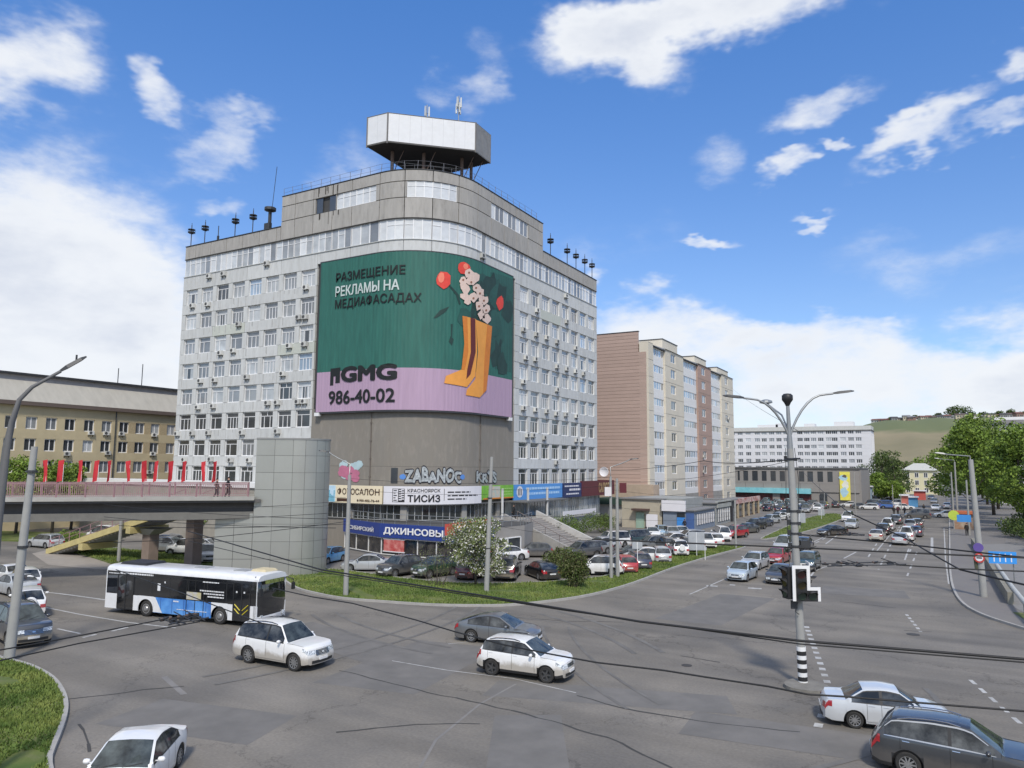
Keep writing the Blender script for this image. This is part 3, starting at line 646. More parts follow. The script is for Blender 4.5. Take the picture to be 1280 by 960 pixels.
for side, LST in ((0, LAC), (1, RAC)):
    for px, py in LST:
        p = GY(px, py, BY-.2) if side == 0 else GX(px, py, BX+.2); s_ = p.x-BX0 if side == 0 else (p.y-BY-BR)+L1+LA
        k = min(7, max(0, int((s_-(.75 if side == 0 else sr(0))+.4)/PW))); z = p.z-.29; r = min(range(8), key=lambda r: abs((allrows+[35.1])[r+1 if r else 1]-.75-z)) if False else None
        lv = (rows+[35.1]); i = min(range(8), key=lambda q: abs(lv[q]-.72-z)); rn = ['row seven', 'row six', 'row five', 'row four', 'row three', 'row two', 'row one', 'strip windows'][i]
        key = (side, k, i); n = seen.get(key, 0); seen[key] = n+1
        lab = '%sair conditioner under the %s window from the left, %s, %s face' % ('' if n == 0 else 'second ', ordw[k], rn, 'left' if side == 0 else 'right')
        if k == 0 and s_ > L1-12 and s_ < sr(0)-1: lab = 'air conditioner under the strip windows above the advertisement'
        x, y, t = per(s_, .02); air_con(lab, (x, y, z), t, 'air conditioners on the office block')
# ------------------------------------------------------------------ sign fascia round the office, z 5.15 .. 7.05
def sign_text(b, body, s0, s1, z0, z1, off, bold=.008, mi=0):
    V, F = text_mesh(body, 1., bold=bold); x0 = min(v[0] for v in V); x1 = max(v[0] for v in V); y0 = min(v[1] for v in V); y1 = max(v[1] for v in V)
    for f in F: b.face([(*per(s0+(V[i][0]-x0)/(x1-x0)*(s1-s0), off+V[i][2])[:2], z0+(V[i][1]-y0)/(y1-y0)*(z1-z0)) for i in f], mi)
def scribble(b, s0, s1, z, h, off, seed, mi=0):    # a line of print too small to read
    r = random.Random(seed); q = s0
    while q < s1:
        w = r.uniform(.25, .8); wallbox(b, q, min(s1, q+w), z, z+h, off-.01, off, mi); q += w+.12
def fascia(name, label, p0, p1, m, z0=5.1, z1=7.05, off=.9):
    s0, s1 = pers_at(p0), pers_at(p1); t = thing(name, label, 'sign', (*per((s0+s1)/2, off)[:2], z0)); b = MB(); wallbox(b, s0+.03, s1-.03, z0, z1, off-.3, off); b.build('sign_board', m, t); return t, s0, s1
INK = mat('sign_ink', (.02, .02, .025), .6); mSW = mat('sign_white', (.72, .71, .74), .45, var=.03); mSCR = mat('sign_cream', (.8, .7, .5), .45, var=.05)
O1 = .9
t, s0, s1 = fascia('shop_sign', 'cream photo studio sign reading ФОТОСАЛОН with a pale blue skyline picture', 407, 478, mSCR); L = s1-s0
b = MB(); wallbox(b, s0+.05, s0+L*.19, 5.15, 7.0, O1, O1+.015); b.build('sky_print', mat('print_sky', (.5, .68, .8), .5), t)
b = MB()
for i in range(7): wallbox(b, s0+L*(.02+.023*i), s0+L*(.036+.023*i), 5.2, 5.2+random.uniform(.5, 1.3), O1+.015, O1+.025)
b.build('tower_print', mat('print_teal', (.1, .38, .5), .5), t)
b = MB(); sign_text(b, 'ФОТОСАЛОН', s0+L*.23, s0+L*.96, 6.0, 6.75, O1+.012, .005); sign_text(b, '8-950-402-76-44', s0+L*.6, s0+L*.96, 5.3, 5.55, O1+.012); wallbox(b, s0+L*.22, s0+L*.48, 5.25, 5.6, O1, O1+.012); b.build('lettering', mat('ink_brown', (.07, .03, .015), .6), t)
t, s0, s1 = fascia('shop_sign', 'long white sign reading КРАСНОЯРСК ТИСИЗ with a black square logo', 479, 602, mSW); L = s1-s0
b = MB(); sign_text(b, 'КРАСНОЯРСК', s0+L*.22, s0+L*.51, 6.42, 6.8, O1+.012); sign_text(b, 'ТИСИЗ', s0+L*.22, s0+L*.51, 5.35, 6.15, O1+.012, .03)
l0 = s0+L*.085; wallbox(b, l0+L*.052, l0+L*.11, 5.35, 6.8, O1, O1+.012); wallbox(b, l0, l0+.05, 5.35, 6.8, O1, O1+.012); wallbox(b, l0, l0+L*.05, 6.75, 6.8, O1, O1+.012); wallbox(b, l0, l0+L*.05, 5.35, 5.4, O1, O1+.012)
for i in range(5): wallbox(b, l0+.12, l0+.45-.12*(i % 2), 5.5+.26*i, 5.6+.26*i, O1, O1+.012)
wallbox(b, s0+L*.545, s0+L*.549, 5.5, 6.8, O1, O1+.012)
for i in range(3): scribble(b, s0+L*.58, s0+L*(.83, .93, .78)[i], 6.35-.38*i, .14, O1+.012, i)
b.build('lettering', INK, t)
b = MB()
for i in range(5):
    z = 5.55+.25*i; wallbox(b, l0+L*.058, l0+L*.058+.3, z, z+.12, O1+.012, O1+.02); wallbox(b, l0+L*.1-.25, l0+L*.105, z+.08, z+.2, O1+.012, O1+.02)
b.build('logo_inlay', mSW, t)
t, s0, s1 = fascia('shop_sign', 'green banner with a cartoonless picture patch and orange lower edge, right of the white sign', 603, 642, mat('sign_green', (.17, .42, .05), .5, rgb2=(.22, .5, .06), scale=.6), z0=5.45)
t['label'] = 'green shop banner with a pale picture patch and an orange lower edge'
L = s1-s0; b = MB(); wallbox(b, s0+L*.22, s0+L*.55, 5.55, 6.95, O1, O1+.012); b.build('picture_patch', mat('patch_pale', (.45, .55, .5), .5, rgb2=(.6, .45, .35), scale=2), t)
b = MB(); wallbox(b, s0+L*.03, s1-.05, 5.46, 5.62, O1, O1+.02); b.build('orange_edge', mat('sign_orange', (.6, .2, .03), .5), t)
b = MB(); 
for i in range(3): scribble(b, s0+L*.6, s1-.4, 6.6-.35*i, .09, O1+.014, 30+i)
b.build('lettering', mat('green_light', (.4, .65, .2), .5), t)
t, s0, s1 = fascia('shop_sign', 'bright blue sign with a round white emblem and two pale lines of lettering', 643, 703, mat('sign_blue', (.09, .3, .68), .45, var=.05)); L = s1-s0
b = MB(); V = [(s0+L*.1+.75*math.cos(a)*1.1, 6.15+.72*math.sin(a)) for a in np.linspace(0, 6.283, 17)[:-1]]; b.face([(*per(q, O1+.012)[:2], z) for q, z in V]); b.build('emblem', mSW, t)
b = MB(); wallbox(b, s0+L*.1-.45, s0+L*.1-.3, 5.7, 6.5, O1+.012, O1+.025); wallbox(b, s0+L*.1-.08, s0+L*.1+.08, 5.7, 6.6, O1+.012, O1+.025); wallbox(b, s0+L*.1+.3, s0+L*.1+.45, 5.7, 6.5, O1+.012, O1+.025); b.build('emblem_mark', INK, t)
b = MB(); scribble(b, s0+L*.22, s1-.8, 6.35, .3, O1+.012, 41); scribble(b, s0+L*.26, s1-1., 5.7, .3, O1+.012, 42); b.build('lettering', mat('pale_blue_print', (.4, .62, .85), .5), t)
t, s0, s1 = fascia('shop_sign', 'dark navy sign with small white print beside the blue one', 704, 727, mat('sign_navy', (.02, .035, .12), .4), z0=5.0); b = MB()
scribble(b, s0+.5, s1-1, 6.5, .2, O1+.012, 51); scribble(b, s0+2, s1-.5, 5.95, .3, O1+.012, 52); scribble(b, s0+1., s1-1, 5.4, .2, O1+.012, 53); b.build('lettering', mSW, t)
b = MB(); t = thing('shop_sign', 'long maroon sign with gold lettering at the right end of the office', 'sign', (BX+1, 105, 5)); s0, s1 = pers_at(727.5), LT+4.5
wallbox(b, s0, s1, 5.0, 7.25, O1-.3, O1); b.box(BX-3, BX+O1, BY1+4.55, BY1+4.8, 5., 7.25); b.build('sign_board', mat('sign_maroon', (.11, .018, .025), .4, var=.1), t)
b = MB(); sign_text(b, 'САЛЮТ', s0+(s1-s0)*.5, s0+(s1-s0)*.84, 5.4, 6.95, O1+.02, .04); b.build('lettering', mat('sign_gold', (.55, .38, .2), .4, .3), t)
# recess behind the fascia: canopy slab, second-floor glazing
b = MB(); wallbox(b, AD0-3, LT, 6.7, 6.95, -.3, .6); wallbox(b, AD0-3, LT, 5.0, 5.15, -.3, .85); b.build('canopy', mat('canopy_dark', (.12, .12, .12), .8), office)
q = AD0-1.; i = 0
mMULL = mat('mullion_grey', (.45, .46, .46), .5)
while q < LT-.5:
    w = 1.55; x, y, tt = per(q+w/2, .12); right = q > L1+LA+6
    o = bpy.data.objects.new('shop_window', None); COL.objects.link(o); o.parent = office; o.location = Vector((x, y, 3.35 if not right else 2.1))-office.location; o.rotation_euler = (0, 0, tt)
    h = 1.7 if not right else 2.95; o.scale = (w, 1, h)
    inst(SHW := bpy.data.meshes.get('shop_frame') or (lambda: (lambda bb: (bb.box(-.5, .5, -.04, .06, 0, .03), bb.box(-.5, .5, -.04, .06, .96, 1), bb.box(-.5, -.46, -.04, .06, .03, .96), bb.box(-.02, .02, -.03, .05, .03, .96), bb.build('shop_frame', mMULL, loc=(0, 0, 0), link=False))[-1].data)(MB()))(), 'frame', o, (0, 0, 0))
    pn = bpy.data.meshes.get('shop_pane_%d' % right)
    if pn is None:
        bb = MB(); bb.box(-.49, .49, 0, .03, .02, .97); oo = bb.build('shop_pane_%d' % right, mat('shop_glass', (.03, .035, .035), .12, var=.6, scale=1.2, coat=1) if not right else mat('hall_glass', (.16, .19, .2), .15, var=.6, scale=.7, coat=1, rgb2=(.33, .36, .37)), loc=(0, 0, 0), link=False); pn = oo.data
    inst(pn, 'pane', o, (0, 0, 0)); q += w; i += 1
    if i % 4 == 0 and not right:
        b = MB(); wallbox(b, q, q+.7, 3.3, 5.1, 0, .35); b.build('column', CONC, office); q += .75
for q in (pers_at(628, 2.2), pers_at(660, 2.2), pers_at(684, 3.6)):
    x, y, _ = per(q, 2.2 if q < pers_at(670, 2.2) else 3.6); b = MB(); b.lathe([(.16, 0 if x > -43.5 else 3.2), (.16, 6.7)], 10, pos=(x, y, 0)); b.build('column', mat('column_pale', (.5, .5, .49), .7), office, smooth=40)
b = MB(); wallbox(b, AD1-2, pers_at(688), 5.0, 5.14, .3, 3.8); b.build('canopy_slab', mat('canopy_under', (.13, .13, .13), .8), office)
b = MB(); wallbox(b, L1+LA+6, LT, 0, 2.1, -.3, .4); b.build('plinth', mat('plinth_grey', (.33, .33, .32), .85, dirt=.3), office)
# podium with the jeans shop
pod = thing('shop_podium', 'low grey shop annex under a blue denim shop sign with a railed terrace on top', 'building', (-50, 62, 0))
PODP = [(-57.8, 63.2), (-50.3, 60.5), (-41, 60.5), (-38.2, 63), (-37.6, 68), (-39, 72.5), (-46.4, 73), (-50, 66), (-57, 63.95)]
b = MB(); b.prism([(x*1., y*1.) for x, y in PODP], 0, 3.25, 0, top=1); b.build('wall', [mat('podium_render', (.3, .285, .265), .9, var=.12, dirt=.35), mat('terrace_felt', (.07, .07, .07), .9)], pod)
def pside(i, u, off=0.):
    a, c = Vector(PODP[i]), Vector(PODP[i+1]); d = (c-a); L = d.length; d.normalize(); n = Vector((d.y, -d.x)); p = a+d*u+n*off; return p, d, L
def onseg(b, i, u0, u1, z0, z1, o0, o1, mi=0):
    a, d, L = pside(i, u0, o0); c, _, _ = pside(i, u1, o0); a2, _, _ = pside(i, u0, o1); c2, _, _ = pside(i, u1, o1)
    b.mesh([(*a2, z0), (*c2, z0), (*c2, z1), (*a2, z1), (*a, z0), (*c, z0), (*c, z1), (*a, z1)], [(0, 1, 2, 3), (5, 4, 7, 6), (4, 0, 3, 7), (1, 5, 6, 2), (3, 2, 6, 7), (4, 5, 1, 0)], mi)
for i, n in ((0, 3), (1, 4), (2, 1)):
    L = pside(i, 0)[2]
    for k in range(n):
        u0 = L*k/n; u1 = L*(k+1)/n; b = MB(); onseg(b, i, u0+.06, u1-.06, .25, 1.85, .0, .05); w = b.build('shop_window', mat('jeans_glass', (.02, .022, .028), .12, var=.8, scale=1.2, coat=.6, rgb2=(.06, .055, .05)), pod)
        b = MB(); onseg(b, i, u0-.04, u0+.04, .2, 1.9, 0, .12); onseg(b, i, u0, u1, 1.82, 1.9, 0, .1); onseg(b, i, u0, u1, .2, .28, 0, .1); b.build('frame', WHITE, w)
b = MB(); onseg(b, 1, .4, 3.0, .6, 1.75, .12, .2); b.build('poster', mat('poster_red', (.5, .06, .06), .5, rgb2=(.6, .25, .22), scale=2), pod)
b = MB(); onseg(b, 1, .3, 3.1, .5, .6, .1, .22); onseg(b, 1, .3, 3.1, 1.75, 1.83, .1, .22); b.build('poster_frame', mSW, pod)
mB2 = mat('sign_royal_blue', (.03, .06, .26), .4, var=.08)
js_ = thing('shop_sign', 'royal blue denim shop sign with white raised letters СИБИРСКИЙ ДЖИНСОВЫЙ', 'sign', (-52, 60, 2))
b = MB(); onseg(b, 0, 0, pside(0, 0)[2], 1.95, 3.35, .15, .32); onseg(b, 1, -.1, 9.4, 1.95, 3.35, .15, .35); onseg(b, 2, .02, 3.7, 1.95, 3.35, .15, .33); b.build('sign_board', mB2, js_)
b = MB(); a, d, L = pside(1, .5, .4); text_on(b, 'ДЖИНСОВЫЙ', 1, (a.x, a.y, 2.22), (d.x, d.y, 0), (0, 0, 1), fit=8.4, height=.98, bold=.03); a, d, L = pside(0, 1.6, .37); text_on(b, 'СИБИРСКИЙ', 1, (a.x, a.y, 2.35), (d.x, d.y, 0), (0, 0, 1), fit=5.2, height=.55, bold=.012)
a, d, L = pside(2, .3, .4); text_on(b, 'ЦЕНТР', 1, (a.x, a.y, 2.35), (d.x, d.y, 0), (0, 0, 1), fit=2.2, height=.7, bold=.02)
b.build('lettering', mat('sign_letter_white', (.85, .85, .85), .4), js_)
b = MB()
for i in (0, 1, 2, 3, 4):
    L = pside(i, 0)[2]
    for k in range(int(L/1.5)+1): p, d, _ = pside(i, min(L, k*1.5), -.15); b.tube([(*p, 3.25), (*p, 4.3)], .035, 4)
    for z in (3.8, 4.3): p, d, _ = pside(i, 0, -.15); q, _, _ = pside(i, L, -.15); b.tube([(*p, z), (*q, z)], .03, 4)
b.build('terrace_railing', STEEL, pod)
rs = thing('shop_sign', 'red framed sign with yellow letters standing on the terrace beside the blossoming tree', 'sign', (-38, 62, 3)); b = MB(); 
a, d, L = pside(2, 0, .3); b.mesh([(*(a-d*1.2), 2.6), (*(a+d*3.2), 2.9), (*(a+d*3.2), 4.2), (*(a-d*1.2), 3.7)]+[(*(a-d*1.2+Vector((-.1, .1))), 2.6), (*(a+d*3.2+Vector((-.1, .1))), 2.9), (*(a+d*3.2+Vector((-.1, .1))), 4.2), (*(a-d*1.2+Vector((-.1, .1))), 3.7)], [(0, 1, 2, 3), (5, 4, 7, 6), (3, 2, 6, 7), (1, 5, 6, 2), (4, 0, 3, 7), (4, 5, 1, 0)]); b.build('sign_board', mat('sign_red', (.45, .07, .05), .5, var=.2), rs)
b = MB(); a2, _, _ = pside(2, 0, .33); text_on(b, 'ТЕТРИКА', 1, (*(a2+d*-.4), 3.05), (d.x, d.y, .1), (0, 0, 1), fit=3.2, height=.6, bold=.02); b.build('lettering', mat('sign_yellow', (.75, .5, .08), .5), rs)
b = MB(); p = a+d*3.3; b.box(p.x-.06, p.x+.06, p.y-.06, p.y+.06, .3, 4.3); b.build('post', mat('post_red', (.35, .05, .05), .5), rs)
b = MB(); onseg(b, 3, .5, 1.6, .1, 2.1, 0, .06); onseg(b, 3, 2.1, 4.2, .8, 2.1, 0, .06); w = b.build('window', gDARK, pod); b = MB(); onseg(b, 3, .4, .5, .1, 2.2, 0, .12); onseg(b, 3, 1.6, 1.7, .1, 2.2, 0, .12); onseg(b, 3, 2., 2.1, .7, 2.2, 0, .12); onseg(b, 3, 4.2, 4.3, .7, 2.2, 0, .12); onseg(b, 3, .4, 4.3, 2.1, 2.2, 0, .12); b.build('frame', WHITE, w)
# entrance steps: down from the office door towards the car park
stp = thing('entrance_stairs', 'wide grey entrance steps with a white side wall leading up to the office', 'stairs', (-39, 77, 0)); NS = 17; X0, X1 = -42.2, -35.
for k in range(NS):
    b = MB(); x1 = X0+(X1-X0)*(k+1)/NS; x0 = X0+(X1-X0)*k/NS-.03; b.box(x0, x1, 72.8, 80, max(0, 3.2*(NS-k-1)/NS-.12), 3.2*(NS-k)/NS-.02); b.build('step', mat('step_stone', (.3, .28, .26), .85, rnd=.08), stp)
b = MB(); b.box(-46.4, X0-.03, 72.9, 84, 0, 3.2); b.build('landing', CONC, stp)
for y in (80.05, 72.35):
    b = MB(); V = [(X0-.5, y, 0), (X1+.6, y, 0), (X1+.6, y, .7), (X0-.5, y, 4.0)]; b.mesh(V+[(a, q+.4, z) for a, q, z in V], [(0, 1, 2, 3), (5, 4, 7, 6), (3, 2, 6, 7), (1, 5, 6, 2), (4, 0, 3, 7), (4, 5, 1, 0)]); b.build('side_wall', mat('side_wall_white', (.46, .45, .43), .8, dirt=.25) if y > 75 else CONC, stp)
b = MB()
for k in range(5):
    x = X0+(X1-X0)*k/4; z = 3.2*(1-k/4); b.tube([(x, 74.6, z), (x, 74.6, z+1)], .04, 4)
b.tube([(X0, 74.6, 4.2), (X1, 74.6, 1.)], .04, 4); b.build('handrail', mat('rail_dull', (.16, .13, .12), .6), stp)
# white banner strip in front of the hall glazing
b = MB(); b.box(-45.9, -45.8, 94, 105.5, 2.5, 3.1); b.tube([(-45.85, 96, 0), (-45.85, 96, 2.6)], .04, 4); tag(b.build('banner', mSW), 'long white cloth banner hung before the glass hall at the right end of the office', 'banner')
# end wall pieces of the office lobby, the dish
b = MB(); b.lathe([(.02, 0), (.5, -.06), (.75, -.22), (.78, -.2), (.5, -.02), (.02, .04)], 16, axis='y', pos=(BX+.8, BY1+.9, 8.6)); b.tube([(BX+.8, BY1+.9, 8.6), (BX-.2, BY1+1.2, 8.4)], .04, 4); tag(b.build('satellite_dish', mSW, smooth=50), 'white satellite dish on the right corner of the office', 'satellite dish')
# low wing with white parapet to the left
b = MB(); b.box(-106, -63, 61.2, 63.7, 0, 6.5); w = tag(b.build('annex_wing', mat('annex_wall', (.3, .28, .24), .9, dirt=.3)), 'low annex with a white parapet behind the footbridge', 'building'); b = MB(); b.box(-106.2, -62.8, 61, 63.9, 6.5, 7.15); b.build('parapet', WHITE, w)
# ------------------------------------------------------------------ stair tower clad in metal panels
A = G(313, 721); B = G(360, 721); dA = Vector((B.x-A.x, B.y-A.y)).normalized(); nA = Vector((-dA.y, dA.x)); A = Vector((A.x, A.y)); B = Vector((B.x, B.y)); LF = (B-A).length; RR = 2.6; TCc = B+nA*RR
def tper(s, off=0.):
    if s <= LF: p = A+dA*s-nA*off; return p, 0.
    if s <= LF+math.pi*RR:
        t = (s-LF)/RR; return TCc+(dA*math.sin(t)-nA*math.cos(t))*(RR+off), t
    u = s-LF-math.pi*RR; return B+nA*(2*RR+off)-dA*u, math.pi
mTW = mat('tower_metal_panel', (.43, .43, .39), .42, .6, var=.05, scale=.4, rnd=.05, dirt=.12, dirtcol=(.3, .29, .26))
tw = thing('stair_tower', 'round-ended stair tower clad in pale grey metal panels at the end of the footbridge', 'stair tower', (TCc.x, TCc.y, 0))
TTOT = 2*LF+math.pi*RR; b = MB(); pts = [tper(q, -.06)[0] for q in list(np.linspace(0, LF, 2))+list(np.linspace(LF+.2, LF+math.pi*RR, 24))+[TTOT]]; b.prism([tuple(p) for p in pts], 0, 11.4, 0); b.build('core', mat('tower_core', (.13, .13, .12), .9), tw)
cols = [0, LF/2, LF]+[LF+math.pi*RR*k/8 for k in range(1, 9)]+[TTOT]; nr = 8
for a, c in zip(cols, cols[1:]):
    for r in range(nr):
        z0 = 11.5*r/nr; z1 = 11.5*(r+1)/nr; b = MB(); n = 1 if c <= LF+.01 or a > LF+math.pi*RR-.1 else 4; qs = np.linspace(a+.012, c-.012, n+1); V = []; F = []
        for q in qs:
            p, _ = tper(q, 0); i_, _ = tper(q, -.05); V += [(*p, z0+.012), (*p, z1-.012), (*i_, z1-.012), (*i_, z0+.012)]
        for i in range(n): k = 4*i; F += [(k, k+4, k+5, k+1), (k+1, k+5, k+6, k+2), (k+3, k+7, k+4, k)]
        b.mesh(V, F); b.build('cladding_panel', mTW, tw, smooth=40)
b = MB(); b.prism([tuple(tper(q, .05)[0]) for q in list(np.linspace(0, LF, 2))+list(np.linspace(LF+.2, LF+math.pi*RR, 24))+[TTOT]], 11.42, 11.56, 0); b.build('roof_rim', mat('rim_grey', (.25, .25, .24), .6), tw)
C0 = A-dA*3.1; b = MB(); b.prism([tuple(C0), tuple(A-dA*.02), tuple(A+nA*4-dA*.02), tuple(C0+nA*4)], 0, 5.2, 0); b.build('lower_block', mTW, tw)
b = MB()
for k in range(1, 4): b.prism([tuple(C0-nA*.006-dA*.006), tuple(A-nA*.006-dA*.03), tuple(A+nA*.01-dA*.03), tuple(C0+nA*.01-dA*.006)], 1.44*k-.015, 1.44*k+.015, 0)
b.prism([tuple((C0+A)/2-nA*.007-dA*.015), tuple((C0+A)/2-nA*.007+dA*.015), tuple((C0+A)/2+nA*.01+dA*.015), tuple((C0+A)/2+nA*.01-dA*.015)], 0, 5.2, 0); b.build('panel_joint', mJOINT, tw)
# ------------------------------------------------------------------ footbridge
N0 = Vector((-50.08, 42.83)); N1 = Vector((-61.65, 29.46)); bd = (N1-N0).normalized(); bn = Vector((bd.y, -bd.x)); bn = bn if bn.dot(N0) > 0 else -bn
BL = 62.; BZ = 6.6; WB = 4.2
br = thing('footbridge', 'long grey concrete footbridge with dusty pink railings crossing the left road', 'footbridge', (N0.x, N0.y, 0))
def bq(u, w): return N0+bd*u+bn*w
def bbox(b, u0, u1, w0, w1, z0, z1, mi=0):
    P = [bq(u0, w0), bq(u1, w0), bq(u1, w1), bq(u0, w1)]; b.prism([tuple(p) for p in P], z0, z1, mi, bottom=True)
mBR = mat('bridge_concrete', (.36, .35, .32), .85, var=.12, dirt=.35, bump=.15, bscale=6)
b = MB(); bbox(b, -1, BL, -.1, WB+.1, 6.15, 6.4); b.build('deck', mat('bridge_asphalt', (.12, .115, .11), .9), br)
b = MB(); bbox(b, -.5, BL, -.3, .15, 6.32, 6.62); bbox(b, -.5, BL, WB-.15, WB+.3, 6.32, 6.62); b.build('kerb_beam', mBR, br)
b = MB(); bbox(b, -.5, BL, .75, WB-.75, 5.2, 6.15); b.build('girder_web', mat('web_painted_shade', (.09, .085, .08), .9), br)  # web coloured darker than the bridge concrete, painting in the deck's shade
b = MB(); bbox(b, -.5, BL, .45, WB-.45, 4.75, 5.35); b.build('girder_flange', mat('flange_grey', (.17, .165, .15), .9, dirt=.4, dirtcol=(.08, .08, .075)), br)
mRAILP = mat('rail_pink', (.34, .2, .21), .7, var=.15, dirt=.3, dirtcol=(.2, .17, .16))
for w, nm in ((0., 'near'), (WB, 'far')):
    k = 0
    for u in np.arange(0, BL, 2.0):
        b = MB(); p = bq(u, w); b.box(-.05, .05, -.05, .05, 6.6, 7.72, pos=(p.x, p.y, 0)); b.build('railing_post', mRAILP, br)
    b = MB()
    for u in np.arange(.12, BL-.1, .145): p = bq(u, w); b.box(-.013, .013, -.013, .013, 6.7, 7.6, pos=(p.x, p.y, 0), rz=math.atan2(bd.y, bd.x))
    o = b.build('balusters', mRAILP, br); o['kind'] = 'stuff'
    b = MB()
    for z, r in ((7.68, .04), (6.72, .022), (7.5, .018)): b.tube([(*bq(0, w), z), (*bq(BL, w), z)], r, 5)
    b.build('handrail', mRAILP, br)
# flags on the far rail
mFLAG = mat('flag_red', (.55, .03, .04), .75, var=.2, scale=2)
FX = [58, 79, 102, 123, 138, 162, 182, 197, 216, 232, 256, 270]
fm = MB(); fm.tube([(0, 0, 0), (0, 0, 1.55)], .02, 5); FPOLE = fm.build('flag_pole', WHITE, loc=(0, 0, 0), link=False).data
ords = ['leftmost', 'second', 'third', 'fourth', 'fifth', 'sixth', 'seventh', 'eighth', 'ninth', 'tenth', 'eleventh', 'rightmost']
for i, px in enumerate(FX):
    lo, hi = 0., 60.
    for _ in range(40):
        m = (lo+hi)/2; p = bq(m, WB); v = Vector((p.x, p.y, 8.5))-CC; q = 640+FPX*v.dot(CR)/v.dot(_fw); lo, hi = (m, hi) if q > px else (lo, m)
    p = bq(lo, WB); t = thing('flag', 'red flag on the footbridge railing, %s of the row from the left' % ords[i] if 0 < i < 11 else '%s red flag of the row on the footbridge railing' % ords[i], 'flag', (p.x, p.y, 7.6), 'red flags along the footbridge')
    t.rotation_euler = (0, .0, math.atan2(bd.y, bd.x)+random.uniform(-.8, .8)); inst(FPOLE, 'flag_pole', t, (0, 0, 0))
    b = MB(); n = 7; rr = random.Random(i); ph = rr.uniform(0, 6); w = rr.uniform(.25, .45)
    V = []
    for j in range(n):
        z = 1.95-1.75*j/(n-1); 
        for k in range(4): u = k/3; V.append(((u*w*(1-.15*j/n)+.12*(j/n)*math.sin(ph))-.02, .1*math.sin(ph+u*4+j*.6)*u, z-.1*u))
    V2 = V+[(x, y+.012, z) for x, y, z in V]; F = []
    for j in range(n-1):
        for k in range(3): a = j*4+k; F.append((a, a+1, a+5, a+4)); a += 4*n; F.append((a, a+4, a+5, a+1))
    b.mesh(V2, F); o = b.build('flag_cloth', mFLAG, smooth=True, loc=(0, 0, 0)); o.parent = t
# stairs down from the bridge, along y = 44.5
sb = thing('bridge_stairs', 'yellow-edged concrete stairs descending under the footbridge to the grass', 'stairs', (-70, 44.7, 0))
ya, yb = 43.2, 46.2; XT, XB = -58.5, -80.; mY = mat('stringer_yellow', (.52, .44, .2), .8, var=.15, dirt=.3)
def sz(x): return 5.7*(x-XB)/(XT-XB)
for y0, y1 in ((ya-.25, ya), (yb, yb+.25)):
    b = MB(); V = [(XB, y0, -.1), (XT, y0, 5.25), (XT, y0, 5.85), (XB, y0, .45)]; b.mesh(V+[(x, y1, z) for x, _, z in V], [(0, 1, 2, 3), (5, 4, 7, 6), (3, 2, 6, 7), (1, 5, 6, 2), (4, 0, 3, 7), (4, 5, 1, 0)]); b.build('stringer', mY, sb)
    b = MB()
    for x in np.linspace(XB+.3, XT, 13): z = sz(x)+.3; b.tube([(x, (y0+y1)/2, z), (x, (y0+y1)/2, z+1.05)], .035, 4)
    for dz in (.55, 1.05): b.tube([(XB+.3, (y0+y1)/2, sz(XB+.3)+.3+dz), (XT, (y0+y1)/2, sz(XT)+.3+dz)], .03, 4)
    b.build('stair_railing', mRAILP, sb)
ns = 36
for k in range(ns): 
    x = XB+(XT-XB)*k/ns; b = MB(); b.box(x, x+(XT-XB)/ns+.02, ya+.01, yb-.01, sz(x)-.25, sz(x)+.12); b.build('step', mBR, sb)
for x in (-66., -73.5): b = MB(); b.box(x-.35, x+.35, ya-.5, yb+.5, sz(x)-.95, sz(x)-.35); b.build('cross_beam', mY, sb)
b = MB(); b.box(XT, XT+4.5, ya-.3, yb+.3, 5.3, 5.75); b.build('landing', mBR, sb)
mPIER = mat('pier_brown', (.27, .21, .18), .85, var=.12)
for (x, y), h, lb in (((-65.3, 44.6), 3.2, 'left brown square pier under the bridge stairs'), ((-59.4, 44.9), 5.25, 'right brown square pier under the bridge landing')):
    t = thing('bridge_pier', lb, 'pier', (x, y, 0)); b = MB(); b.box(x-.55, x+.55, y-.5, y+.5, 0, h-.6); b.build('shaft', mPIER, t); b = MB(); V = [(x-.6, y-.6), (x+.6, y-.6), (x+.6, y+.6), (x-.6, y+.6)]; b.mesh([(*p, h-.6) for p in V]+[(x-1.9, y-1, h), (x+1.9, y-1, h), (x+1.9, y+1, h), (x-1.9, y+1, h)], [(0, 1, 5, 4), (1, 2, 6, 5), (2, 3, 7, 6), (3, 0, 4, 7), (3, 2, 1, 0), (4, 5, 6, 7)]); b.build('capital', mBR, t)
